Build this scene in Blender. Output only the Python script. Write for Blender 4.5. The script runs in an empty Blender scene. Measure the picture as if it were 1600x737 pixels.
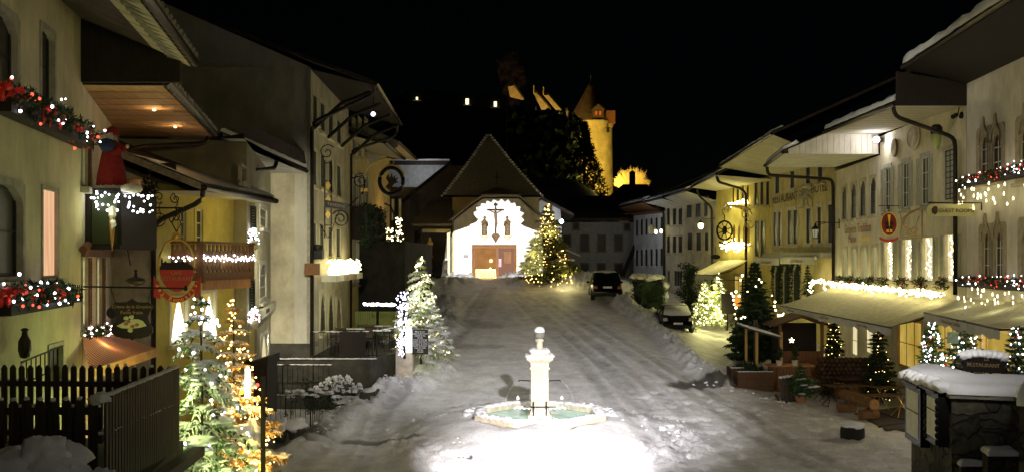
import bpy, math, random
from mathutils import Vector, noise, Matrix
R = math.radians
sc = bpy.context.scene
col = sc.collection
H, HZ, CX, F = 5.6, 405.0, 800.0, 1500.0
def W(px, py, d): return Vector(((px-CX)/F*d, d, H-(py-HZ)/F*d))
def sst(t):
    t = max(0.0, min(1.0, t)); return t*t*(3-2*t)
def G(x, y):
    """plain ground height of the street"""
    if y < 27: zc = 0
    elif y < 31: zc = .015*(y-27)**2
    elif y < 62: zc = .12*(y-29)
    elif y < 68: zc = 3.96+.12*(y-62)-.01*(y-62)**2
    else: zc = 4.32
    if y < 36: zr = .05
    elif y < 40: zr = .05+.00875*(y-36)**2
    elif y < 85: zr = .05+.07*(y-38)
    else: zr = 3.34
    w = sst((x-4)/9)
    return zc*(1-w)+zr*w
# ------------------------------------------------------------ materials
MATS = {}
def mat(name, color=(.5,.5,.5), rough=.7, metal=0, var=.15, scale=3, bump=.2, bscale=40, color2=None, emit=None, estr=0, spec=.4, streak=None, ramp=(.35,.65)):
    if name in MATS: return MATS[name]
    m = bpy.data.materials.new(name); m.use_nodes = True
    nt = m.node_tree; N = nt.nodes; L = nt.links
    b = N['Principled BSDF']
    b.inputs['Roughness'].default_value = rough
    b.inputs['Metallic'].default_value = metal
    b.inputs['Specular IOR Level'].default_value = spec
    tc = N.new('ShaderNodeTexCoord')
    src = tc.outputs['Object']
    if streak:
        mp = N.new('ShaderNodeMapping'); mp.inputs['Scale'].default_value = streak
        L.new(src, mp.inputs[0]); src = mp.outputs[0]
    if var or color2:
        nz = N.new('ShaderNodeTexNoise'); nz.inputs['Scale'].default_value = scale; nz.inputs['Detail'].default_value = 8
        nz.inputs['Roughness'].default_value = .65
        L.new(src, nz.inputs['Vector'])
        cr = N.new('ShaderNodeValToRGB')
        c2 = color2 or tuple(min(1, c*(1+var)) for c in color)
        c1 = color if color2 else tuple(c*(1-var) for c in color)
        cr.color_ramp.elements[0].position = ramp[0]; cr.color_ramp.elements[1].position = ramp[1]
        cr.color_ramp.elements[0].color = (*c1, 1); cr.color_ramp.elements[1].color = (*c2, 1)
        L.new(nz.outputs['Fac'], cr.inputs[0]); csrc = cr.outputs[0]
        if name.startswith('plaster') or name in ('stone_pale', 'concrete'):   # run-off streaks and worn patches
            ms = N.new('ShaderNodeMapping'); ms.inputs['Scale'].default_value = (1.6, 1.6, .5); L.new(tc.outputs['Object'], ms.inputs[0])
            ns = N.new('ShaderNodeTexNoise'); ns.inputs['Scale'].default_value = 1.3; ns.inputs['Detail'].default_value = 7; ns.inputs['Roughness'].default_value = .72; L.new(ms.outputs[0], ns.inputs['Vector'])
            rs_ = N.new('ShaderNodeValToRGB'); rs_.color_ramp.elements[0].position = .34; rs_.color_ramp.elements[1].position = .6; rs_.color_ramp.elements[0].color = (.5,.47,.4,1); rs_.color_ramp.elements[1].color = (1,1,1,1); L.new(ns.outputs['Fac'], rs_.inputs[0])
            mm = N.new('ShaderNodeMix'); mm.data_type = 'RGBA'; mm.blend_type = 'MULTIPLY'; mm.inputs[0].default_value = .38; L.new(csrc, mm.inputs[6]); L.new(rs_.outputs[0], mm.inputs[7]); csrc = mm.outputs[2]
        L.new(csrc, b.inputs['Base Color'])
    else:
        b.inputs['Base Color'].default_value = (*color, 1)
    if bump:
        n2 = N.new('ShaderNodeTexNoise'); n2.inputs['Scale'].default_value = bscale; n2.inputs['Detail'].default_value = 6
        L.new(src, n2.inputs['Vector'])
        bp = N.new('ShaderNodeBump'); bp.inputs['Strength'].default_value = bump; bp.inputs['Distance'].default_value = .05
        L.new(n2.outputs['Fac'], bp.inputs['Height']); L.new(bp.outputs[0], b.inputs['Normal'])
    if emit:
        b.inputs['Emission Color'].default_value = (*emit, 1); b.inputs['Emission Strength'].default_value = estr
        m.cycles.emission_sampling = 'NONE'
    MATS[name] = m
    return m
def emis(name, c, s, samp='NONE'):
    if name in MATS: return MATS[name]
    m = bpy.data.materials.new(name); m.use_nodes = True
    nt = m.node_tree; nt.nodes.clear()
    e = nt.nodes.new('ShaderNodeEmission'); o = nt.nodes.new('ShaderNodeOutputMaterial')
    e.inputs[0].default_value = (*c, 1); e.inputs[1].default_value = s
    nt.links.new(e.outputs[0], o.inputs[0]); m.cycles.emission_sampling = samp
    MATS[name] = m; return m
def curtain(name, c1, c2, s):
    """lit window: light showing through cloth, folds along the cloth"""
    m = bpy.data.materials.new(name); m.use_nodes = True
    nt = m.node_tree; N = nt.nodes; L = nt.links; N.clear()
    tc = N.new('ShaderNodeTexCoord'); mp = N.new('ShaderNodeMapping'); mp.inputs['Scale'].default_value = (9, 9, .8)
    nz = N.new('ShaderNodeTexNoise'); nz.inputs['Scale'].default_value = 1.0; nz.inputs['Detail'].default_value = 3
    cr = N.new('ShaderNodeValToRGB'); cr.color_ramp.elements[0].position = .35; cr.color_ramp.elements[1].position = .65
    cr.color_ramp.elements[0].color = (*c1, 1); cr.color_ramp.elements[1].color = (*c2, 1)
    e = N.new('ShaderNodeEmission'); e.inputs[1].default_value = s; o = N.new('ShaderNodeOutputMaterial')
    L.new(tc.outputs['Object'], mp.inputs[0]); L.new(mp.outputs[0], nz.inputs['Vector']); L.new(nz.outputs['Fac'], cr.inputs[0])
    L.new(cr.outputs[0], e.inputs[0]); L.new(e.outputs[0], o.inputs[0]); m.cycles.emission_sampling = 'NONE'
    MATS[name] = m; return m
mat('plaster', (.52,.47,.33), .9, var=.22, scale=1.1, bump=.35, bscale=18)
mat('plaster_cream', (.6,.54,.35), .9, var=.16, scale=.9, bump=.3, bscale=22)
mat('plaster_white', (.66,.61,.48), .9, var=.12, scale=.8, bump=.3, bscale=20)
mat('plaster_grey', (.42,.39,.33), .95, var=.2, scale=1.6, bump=.9, bscale=9)
mat('plaster_yellow', (.58,.48,.13), .9, var=.18, scale=1, bump=.25, bscale=20)
mat('plaster_chapel', (.76,.74,.7), .9, var=.1, scale=2, bump=.35, bscale=12)
mat('plaster_ochre', (.5,.42,.19), .9, var=.2, scale=1, bump=.25, bscale=20)
mat('plaster_brown', (.3,.2,.09), .9, var=.25, scale=1, bump=.3, bscale=15)
mat('plaster_dark', (.16,.145,.12), .9, var=.25, scale=.7, bump=.3, bscale=15)
mat('plaster_cold', (.62,.63,.64), .9, var=.14, scale=.9, bump=.3, bscale=18)
mat('stone_trim', (.33,.31,.24), .85, var=.2, scale=5, bump=.3)
mat('stone_pale', (.62,.55,.42), .8, var=.22, scale=4, bump=.25, bscale=30)
def rubble_mat():
    m = bpy.data.materials.new('rubble_stone'); m.use_nodes = True; nt = m.node_tree; N = nt.nodes; L = nt.links; b = N['Principled BSDF']; b.inputs['Roughness'].default_value = .9
    tc = N.new('ShaderNodeTexCoord'); nz = N.new('ShaderNodeTexNoise'); nz.inputs['Scale'].default_value = 3; L.new(tc.outputs['Object'], nz.inputs['Vector'])
    mp = N.new('ShaderNodeMapping'); mp.inputs['Scale'].default_value = (3.6,3.6,6.0); mx = N.new('ShaderNodeMix'); mx.data_type = 'VECTOR'; mx.inputs[0].default_value = .3; L.new(tc.outputs['Object'], mx.inputs[4]); L.new(nz.outputs['Color'], mx.inputs[5]); L.new(mx.outputs[1], mp.inputs[0])
    v = N.new('ShaderNodeTexVoronoi'); v.inputs['Scale'].default_value = 1; L.new(mp.outputs[0], v.inputs['Vector']); v2 = N.new('ShaderNodeTexVoronoi'); v2.feature = 'DISTANCE_TO_EDGE'; v2.inputs['Scale'].default_value = 1; L.new(mp.outputs[0], v2.inputs['Vector'])
    cr = N.new('ShaderNodeValToRGB'); cr.color_ramp.elements[0].color = (.025,.022,.017,1); cr.color_ramp.elements[1].color = (.11,.1,.07,1); sp = N.new('ShaderNodeSeparateColor'); L.new(v.outputs['Color'], sp.inputs[0]); L.new(sp.outputs[0], cr.inputs[0])
    c2 = N.new('ShaderNodeValToRGB'); c2.color_ramp.elements[0].position = .0; c2.color_ramp.elements[1].position = .09; c2.color_ramp.elements[0].color = (.5,.5,.5,1); L.new(v2.outputs['Distance'], c2.inputs[0])
    n3 = N.new('ShaderNodeTexNoise'); n3.inputs['Scale'].default_value = 11; n3.inputs['Detail'].default_value = 7; L.new(tc.outputs['Object'], n3.inputs['Vector']); c3 = N.new('ShaderNodeValToRGB'); c3.color_ramp.elements[0].position = .3; c3.color_ramp.elements[0].color = (.35,.35,.35,1); c3.color_ramp.elements[1].position = .7; L.new(n3.outputs['Fac'], c3.inputs[0])
    a = N.new('ShaderNodeMix'); a.data_type = 'RGBA'; a.blend_type = 'MULTIPLY'; a.inputs[0].default_value = 1; L.new(cr.outputs[0], a.inputs[6]); L.new(c2.outputs[0], a.inputs[7])
    a2 = N.new('ShaderNodeMix'); a2.data_type = 'RGBA'; a2.blend_type = 'MULTIPLY'; a2.inputs[0].default_value = .9; L.new(a.outputs[2], a2.inputs[6]); L.new(c3.outputs[0], a2.inputs[7]); L.new(a2.outputs[2], b.inputs['Base Color'])
    ad = N.new('ShaderNodeMath'); ad.operation = 'MULTIPLY_ADD'; L.new(n3.outputs['Fac'], ad.inputs[0]); ad.inputs[1].default_value = .4; L.new(c2.outputs[0], ad.inputs[2]); bp = N.new('ShaderNodeBump'); bp.inputs['Distance'].default_value = .06; bp.inputs['Strength'].default_value = .9; L.new(ad.outputs[0], bp.inputs['Height']); L.new(bp.outputs[0], b.inputs['Normal'])
    MATS['rubble'] = m
rubble_mat()
mat('concrete', (.2,.19,.16), .95, var=.35, scale=1.5, bump=.4, bscale=20)
mat('wood_brown', (.19,.085,.03), .7, var=.4, scale=3, bump=.3, streak=(12,12,.8))
mat('wood_orange', (.42,.19,.06), .6, var=.3, scale=3, bump=.25, streak=(10,10,.8))
mat('wood_soffit', (.46,.27,.12), .75, var=.22, scale=2, bump=.2, streak=(6,.6,6))
mat('picket_wood', (.05,.037,.024), .85, var=.5, scale=3, bump=.5, streak=(14,14,.7))
mat('wood_plank', (.1,.05,.022), .8, var=.4, scale=3, bump=.4, streak=(12,12,.8))
mat('log_dark', (.07,.035,.015), .9, var=.4, scale=5, bump=.7, bscale=12)
mat('trim_brown', (.36,.3,.2), .85, var=.2, scale=5, bump=.3)
mat('wood_dark', (.013,.008,.005), .8, var=.4, scale=4, bump=.3, streak=(8,8,.8))
mat('wood_grey', (.08,.062,.045), .85, var=.4, scale=3, bump=.5, streak=(14,14,.7))
mat('soffit_cream', (.5,.46,.32), .85, var=.2, scale=1.3, bump=.2, streak=(.5,8,1))
mat('soffit_white', (.6,.58,.5), .85, var=.15, scale=1.3, bump=.3)
mat('tile_dark', (.05,.035,.028), .85, var=.4, scale=3, bump=.6, bscale=12)
mat('tile_snowy', (.12,.105,.08), .9, color2=(.3,.28,.22), scale=9, bump=.4, bscale=16, ramp=(.3,.7))
mat('iron', (.012,.011,.01), .45, metal=.6, var=.2, bump=.1)
mat('gutter_metal', (.035,.028,.022), .45, metal=.7, var=.3, bump=.1)
mat('brass', (.75,.5,.12), .35, metal=.9, var=.2, bump=.1)
mat('gold_paint', (.8,.55,.12), .5, var=.15, bump=0)
mat('glass_dark', (.022,.022,.014), .4, var=0, bump=0, spec=.3)
mat('white_frame', (.6,.58,.45), .6, var=.1, bump=.1)
mat('shutter_grey', (.36,.36,.28), .7, var=.15, scale=6, bump=.15)
mat('shutter_dark', (.02,.022,.017), .7, var=.2, bump=.15)
mat('shutter_brown', (.13,.05,.02), .7, var=.3, bump=.2)
mat('shutter_orange', (.5,.2,.05), .6, var=.2, bump=.1)
mat('concrete_dark', (.055,.05,.038), .95, var=.4, scale=1.5, bump=.4, bscale=20)
mat('rubble_dark', (.01,.01,.008), .95, color2=(.035,.032,.024), scale=1.5, bump=1, bscale=3)
mat('plaster_olive', (.3,.27,.17), .9, var=.2, scale=1.2, bump=.3)
mat('tile_frosted', (.22,.2,.15), .9, color2=(.4,.38,.3), scale=7, bump=.4, bscale=14, ramp=(.3,.7))
mat('leaf_dark', (.015,.035,.01), .7, var=.5, scale=8, bump=0)
mat('leaf_olive', (.17,.17,.05), .65, var=.5, scale=6, bump=0)
mat('leaf_fir', (.05,.1,.028), .65, var=.5, scale=6, bump=0)
mat('leaf_frost', (.3,.36,.15), .65, var=.4, scale=6, bump=0)
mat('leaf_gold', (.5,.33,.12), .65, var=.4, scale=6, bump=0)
mat('bark', (.06,.045,.03), .9, var=.3, bump=.6)
mat('ribbon', (.75,.03,.02), .4, var=.2, bump=0, spec=.6)
mat('red_cloth', (.25,.012,.012), .8, var=.3, scale=15, bump=.6, bscale=60)
mat('blue_cloth', (.02,.04,.12), .8, var=.3, bump=.3)
mat('white_fur', (.75,.74,.72), .95, var=.1, bump=1, bscale=50)
mat('skin', (.5,.3,.2), .6, var=.1, bump=0)
mat('awning_cream', (.64,.61,.4), .8, var=.16, scale=2, bump=.25, streak=(3,3,3))
mat('awning_white', (.56,.55,.48), .8, var=.12, scale=2, bump=.2)
mat('sign_black', (.012,.009,.008), .4, var=0, bump=0)
mat('sign_red', (.42,.035,.02), .5, var=.1, bump=0)
mat('sign_cream', (.6,.56,.36), .6, var=.1, bump=0)
mat('letter_gold', (.95,.6,.06), .5, var=0, bump=0)
mat('letter_dark', (.04,.025,.015), .7, var=0, bump=0)
mat('letter_red', (.3,.13,.07), .7, var=0, bump=0)
mat('letter_white', (.85,.85,.8), .6, var=0, bump=0)
mat('letter_dim', (.33,.22,.1), .6, var=0, bump=0)
mat('chalk_board', (.02,.019,.012), .7, var=.2, bump=0)
mat('paper', (.9,.9,.88), .7, var=.1, scale=9, bump=0)
mat('crate_green', (.01,.11,.07), .45, var=.1, bump=0)
mat('pot_clay', (.35,.17,.08), .8, var=.2, bump=.2)
mat('pot_pale', (.62,.55,.42), .8, var=.2, bump=.2)
mat('car_dark', (.02,.017,.016), .25, metal=.4, var=.1, bump=0, spec=.6)
mat('car_grey', (.03,.03,.025), .3, metal=.5, var=.1, bump=0, spec=.6)
mat('car_glass', (.01,.011,.011), .08, var=0, bump=0, spec=.7)
mat('rubber', (.012,.012,.012), .85, var=.1, bump=.2)
mat('lamp_red', (.2,.01,.01), .2, var=0, bump=0)
mat('lamp_clear', (.5,.5,.45), .1, var=0, bump=0)
mat('log_bark', (.17,.085,.03), .9, var=.35, scale=5, bump=.7, bscale=12)
mat('log_end', (.32,.16,.055), .8, var=.25, scale=9, bump=.2)
mat('water', (.5,.85,.76), .12, var=.15, scale=2, bump=.15, bscale=4, spec=.3)
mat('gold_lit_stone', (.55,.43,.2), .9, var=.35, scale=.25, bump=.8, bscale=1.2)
mat('tower_tile', (.09,.055,.03), .85, var=.35, scale=1, bump=.8, bscale=3)
mat('painted_figure', (.06,.035,.02), .6, color2=(.2,.12,.05), scale=9, bump=.4)
mat('blue_grey_roof', (.12,.16,.18), .7, var=.2, bump=.2)
mat('hill_dark', (.012,.014,.01), 1, var=.5, scale=.1, bump=0)
mat('plastic_white', (.7,.7,.7), .5, var=0, bump=0)
emis('bulb_warm', (1,.86,.45), 9)
emis('bulb_white', (.93,.93,1), 10)
emis('bulb_blue', (.7,.68,1), 8)
emis('bulb_gold', (1,.66,.2), 8)
emis('bulb_red', (1,.1,.05), 2.5)
emis('lamp_cold', (.86,.85,1), 30)
emis('lamp_glow', (1,.9,.5), 7)
emis('candle', (1,.62,.18), 9)
emis('tree_shine', (1,.97,.75), 3.0)
curtain('lit_peach', (.78,.4,.2), (.95,.56,.32), .95)
curtain('lit_cream', (.6,.52,.24), (1,.85,.5), 1.0)
curtain('lit_cream_dim', (.3,.27,.11), (.5,.46,.22), .8)
curtain('lit_yellow', (.5,.33,.05), (.8,.56,.12), .7)
m_ = MATS['lit_yellow']; [setattr(n.inputs['Scale'], 'default_value', (1.2,1.2,.7)) for n in m_.node_tree.nodes if n.type == 'MAPPING']
curtain('lit_amber', (.35,.15,.02), (.75,.4,.06), .45)
curtain('lit_dim', (.2,.16,.05), (.3,.24,.09), .35)
curtain('lit_castle', (.9,.7,.3), (1,.9,.55), 2.5)
def snow_mat(name, c=(.84,.84,.86), c2=None, rough=.6, bump=.5, bs=9):
    m = mat(name, c2 or tuple(x*.9 for x in c), rough, color2=c, scale=2.5, bump=bump, bscale=bs, spec=.3)
    return m
snow_mat('snow')
snow_mat('snow_far', bump=.3, bs=3)
# plaster with wood board grooves etc. is modelled; awning stripes:
def stripes(name, c1, c2, sx, axis=0, wood=False):
    m = bpy.data.materials.new(name); m.use_nodes = True
    nt = m.node_tree; N = nt.nodes; L = nt.links; b = N['Principled BSDF']; b.inputs['Roughness'].default_value = .8
    uv = N.new('ShaderNodeUVMap'); mp = N.new('ShaderNodeMapping'); mp.inputs['Scale'].default_value = (sx, 1, 1)
    wv = N.new('ShaderNodeTexWave'); wv.inputs['Scale'].default_value = 1; wv.inputs['Distortion'].default_value = .3; wv.inputs['Detail'].default_value = 2
    cr = N.new('ShaderNodeValToRGB'); cr.color_ramp.elements[0].position = .45; cr.color_ramp.elements[1].position = .6
    cr.color_ramp.elements[0].color = (*c1, 1); cr.color_ramp.elements[1].color = (*c2, 1)
    L.new(uv.outputs[0], mp.inputs[0]); L.new(mp.outputs[0], wv.inputs['Vector']); L.new(wv.outputs['Fac'], cr.inputs[0]); L.new(cr.outputs[0], b.inputs['Base Color'])
    MATS[name] = m
stripes('awning_orange', (.42,.13,.06), (.75,.42,.25), 2.2)
# ------------------------------------------------------------ mesh builder
ORG = {}
def origin_of(o): return ORG.get(o.name, Vector((0,0,0)))
def tag(o, label=None, cat=None, group=None, kind=None):
    if label: o['label'] = label
    if cat: o['category'] = cat
    if group: o['group'] = group
    if kind: o['kind'] = kind
    return o
def empty(name, loc, label=None, cat=None, group=None):
    o = bpy.data.objects.new(name, None); o.location = loc; o.empty_display_size = .2
    col.objects.link(o); ORG[o.name] = Vector(loc); return tag(o, label, cat, group)
def children_of(o): return [c for c in KIDS.get(o.name, [])]
KIDS = {}
def adopt(o, p):
    if p is not None:
        o.parent = p; KIDS.setdefault(p.name, []).append(o)
def copy_tree(o, parent=None, loc=None, rz=None, scale=None, label=None, group=None):
    c = o.copy(); col.objects.link(c)
    if parent is not None: adopt(c, parent)
    if loc is not None: c.location = loc
    if rz is not None: c.rotation_euler = (0, 0, rz)
    if scale is not None: c.scale = (scale,)*3 if isinstance(scale, (int, float)) else scale
    if label: c['label'] = label
    if group: c['group'] = group
    for ch in list(KIDS.get(o.name, [])): copy_tree(ch, c)
    return c
class MB:
    def __init__(s): s.v = []; s.f = []; s.uv = {}
    def quad(s, *p):
        n = len(s.v); s.v += [Vector(q) for q in p]; s.f.append(tuple(range(n, n+len(p)))); return s
    def hexa(s, a, b):
        """two matching rings a and b joined to a closed block"""
        n = len(s.v); k = len(a); s.v += [Vector(q) for q in a]+[Vector(q) for q in b]
        s.f.append(tuple(range(n+k-1, n-1, -1))); s.f.append(tuple(range(n+k, n+2*k)))
        for i in range(k):
            j = (i+1) % k; s.f.append((n+i, n+j, n+k+j, n+k+i))
        return s
    def prism(s, poly, vec):
        vec = Vector(vec); a = [Vector(q) for q in poly]; return s.hexa(a, [q+vec for q in a])
    def box(s, c, size, rz=0, rx=0, ry=0):
        c = Vector(c); hx, hy, hz = [q/2 for q in size]
        M = Matrix.Rotation(rz, 3, 'Z') @ Matrix.Rotation(ry, 3, 'Y') @ Matrix.Rotation(rx, 3, 'X')
        a = [c+M@Vector(q) for q in ((-hx,-hy,-hz),(hx,-hy,-hz),(hx,hy,-hz),(-hx,hy,-hz))]
        b = [c+M@Vector(q) for q in ((-hx,-hy,hz),(hx,-hy,hz),(hx,hy,hz),(-hx,hy,hz))]
        return s.hexa(a, b)
    def tube(s, pts, r, n=6, cap=True):
        pts = [Vector(p) for p in pts]; k0 = len(s.v)
        rs = r if isinstance(r, (list, tuple)) else [r]*len(pts)
        for i, p in enumerate(pts):
            if i == 0: d = pts[1]-pts[0]
            elif i == len(pts)-1: d = pts[-1]-pts[-2]
            else: d = (pts[i+1]-pts[i]).normalized()+(pts[i]-pts[i-1]).normalized()
            if d.length < 1e-6: d = Vector((0,0,1))
            d.normalize(); ref = Vector((0,0,1)) if abs(d.z) < .9 else Vector((1,0,0))
            a = d.cross(ref).normalized(); b = d.cross(a)
            for j in range(n):
                t = 2*math.pi*j/n; s.v.append(p+(a*math.cos(t)+b*math.sin(t))*rs[i])
        for i in range(len(pts)-1):
            for j in range(n):
                j2 = (j+1) % n; s.f.append((k0+i*n+j, k0+i*n+j2, k0+(i+1)*n+j2, k0+(i+1)*n+j))
        if cap:
            s.f.append(tuple(k0+j for j in range(n))); s.f.append(tuple(k0+(len(pts)-1)*n+j for j in reversed(range(n))))
        return s
    def lathe(s, prof, c=(0,0,0), n=16, ang=0, sx=1, sy=1):
        c = Vector(c); k0 = len(s.v)
        for r, z in prof:
            for j in range(n):
                t = ang+2*math.pi*j/n; s.v.append(c+Vector((r*math.cos(t)*sx, r*math.sin(t)*sy, z)))
        for i in range(len(prof)-1):
            for j in range(n):
                j2 = (j+1) % n; s.f.append((k0+i*n+j, k0+i*n+j2, k0+(i+1)*n+j2, k0+(i+1)*n+j))
        s.f.append(tuple(k0+j for j in reversed(range(n)))); s.f.append(tuple(k0+(len(prof)-1)*n+j for j in range(n)))
        return s
    def blob(s, c, r, nz=.25, sub=6, seed=0, f=1.7):
        c = Vector(c); rx, ry, rz = (r, r, r) if isinstance(r, (int, float)) else r
        k0 = len(s.v); m = sub*2
        for i in range(sub+1):
            th = math.pi*i/sub
            for j in range(m):
                t = 2*math.pi*j/m
                d = Vector((math.sin(th)*math.cos(t), math.sin(th)*math.sin(t), math.cos(th)))
                k = 1+nz*noise.noise(d*f+Vector((seed*7.3, seed*1.7, 0))) if nz else 1
                s.v.append(c+Vector((d.x*rx, d.y*ry, d.z*rz))*k)
        for i in range(sub):
            for j in range(m):
                j2 = (j+1) % m; s.f.append((k0+i*m+j, k0+(i+1)*m+j, k0+(i+1)*m+j2, k0+i*m+j2))
        return s
    def build(s, name, m, parent=None, origin=None, smooth=False, label=None, cat=None, group=None, kind=None, uv=None):
        if origin is None: origin = origin_of(parent) if parent is not None else Vector((0,0,0))
        origin = Vector(origin)
        me = bpy.data.meshes.new(name); me.from_pydata([tuple(q-origin) for q in s.v], [], s.f); me.update()
        if isinstance(m, str): m = MATS[m]
        me.materials.append(m)
        if smooth: me.shade_smooth()
        o = bpy.data.objects.new(name, me); col.objects.link(o)
        if parent is not None: adopt(o, parent)
        else: o.location = origin
        ORG[o.name] = origin
        if uv:
            l = me.uv_layers.new(name='UVMap')
            for i, lp in enumerate(me.loops): l.data[i].uv = uv(me.vertices[lp.vertex_index].co+origin)
        return tag(o, label, cat, group, kind)
def bulb_mesh(matname, r, key):
    r = r*(.62,.85,1.0,1.2)[key]; k = ('bulbmesh', matname, r)
    if k in MATS: return MATS[k]
    b = MB().blob((0,0,0), r, 0, 3); me = bpy.data.meshes.new('bulb'); me.from_pydata([tuple(q) for q in b.v], [], b.f)
    me.materials.append(MATS[matname]); MATS[k] = me; return me
def bulbs(parent, pts, r, matname, cap=100, rnd=None):
    """each bulb of a string as its own part; past the cap the rest as one"""
    rnd = random.Random(len(pts)); og = origin_of(parent); pts = [Vector(p) for p in pts]
    # the nearest ones show largest
    pts.sort(key=lambda p: p.y)
    for p in pts[:cap]:
        o = bpy.data.objects.new('bulb', bulb_mesh(matname, r, rnd.choice((0,1,1,2,2,3)))); col.objects.link(o); o.location = p-og; adopt(o, parent)
    if len(pts) > cap:
        b = MB()
        for p in pts[cap:]: b.blob(p, r*rnd.choice((.62,.85,1.,1.2)), 0, 3)
        b.build('bulbs', matname, parent, kind='stuff')
def lamp(loc, power, color=(1,.86,.5), radius=.1, name='lamp', kind='POINT', target=None, cone=60, blend=.4):
    l = bpy.data.lights.new(name, kind); l.energy = power; l.color = color; l.shadow_soft_size = radius
    o = bpy.data.objects.new(name, l); o.location = loc; col.objects.link(o)
    if kind == 'SPOT':
        l.spot_size = R(cone); l.spot_blend = blend
        o.rotation_euler = (Vector(target)-Vector(loc)).to_track_quat('-Z', 'Y').to_euler()
    return o
def text(s, name, m, parent, P, u, v, size, ext=.01, align='CENTER', shear=0):
    """flat lettering whose line runs along u and whose letters stand along v, centre P"""
    cu = bpy.data.curves.new(name, 'FONT'); cu.body = s; cu.size = size; cu.extrude = ext; cu.align_x = align; cu.align_y = 'CENTER'; cu.shear = shear
    cu.materials.append(MATS[m]); o = bpy.data.objects.new(name, cu); col.objects.link(o)
    u = Vector(u).normalized(); v = Vector(v).normalized(); w = u.cross(v)
    M = Matrix((u, v, w)).transposed().to_4x4(); M.translation = Vector(P)-(origin_of(parent) if parent else Vector())
    if parent: adopt(o, parent)
    o.matrix_local = M
    return o
UP = Vector((0,0,1))
# ------------------------------------------------------------ facades
class Fac:
    def __init__(s, p0, p1):
        s.p0 = Vector((p0[0], p0[1], 0)); s.p1 = Vector((p1[0], p1[1], 0)); s.L = (s.p1-s.p0).length
        s.u = (s.p1-s.p0).normalized(); s.n = Vector((s.u.y, -s.u.x, 0))
        if s.n.dot(-s.p0) < 0: s.n = -s.n
        s.right = s.u if s.u.x*1+0 > 0 and abs(s.u.x) > abs(s.u.y) else None
        # reading direction: to the right when looking at the wall from outside
        s.read = UP.cross(s.n)
    def t(s, px):
        k = (px-CX)/F; return (k*s.p0.y-s.p0.x)/(s.u.x-k*s.u.y)
    def z(s, px, py):
        t = s.t(px); return H-(py-HZ)/F*(s.p0.y+s.u.y*t)
    def P(s, t, z, o=0):
        q = s.p0+s.u*t+s.n*o; return Vector((q.x, q.y, z))
    def at(s, px, py, o=0): return s.P(s.t(px), s.z(px, py), o)
    def block(s, b, t0, t1, z0, z1, o0, o1):
        return b.hexa([s.P(t0,z0,o0), s.P(t1,z0,o0), s.P(t1,z0,o1), s.P(t0,z0,o1)], [s.P(t0,z1,o0), s.P(t1,z1,o0), s.P(t1,z1,o1), s.P(t0,z1,o1)])
def arch_pts(a, b, z0, z1, kind):
    c = (a+b)/2; w = (b-a)/2; n = 12
    if kind == 'rect': return [(a,z0),(a,z1),(b,z1),(b,z0)]
    hgt = {'round': w, 'point': w*1.7, 'ogee': w*1.9, 'low': w*.4}[kind]
    zs = z1-hgt; pts = [(a, z0)]
    for i in range(n+1):
        t = i/n
        if kind in ('round', 'low'): x = c-w*math.cos(math.pi*t); z = zs+hgt*math.sin(math.pi*t)
        else:
            q = 1-abs(2*t-1); sgn = -1 if t < .5 else 1   # q 0 at springing, 1 at the tip
            if kind == 'point': x = c+sgn*w*(1-q**1.6); z = zs+hgt*(1-(1-q)**1.9)
            else:
                x = c+sgn*w*(1-q**1.3)**1.25; z = zs+hgt*(.5*(1-(1-q)**2)+.5*q**3)
        pts.append((x, z))
    pts.append((b, z0)); return pts
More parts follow.
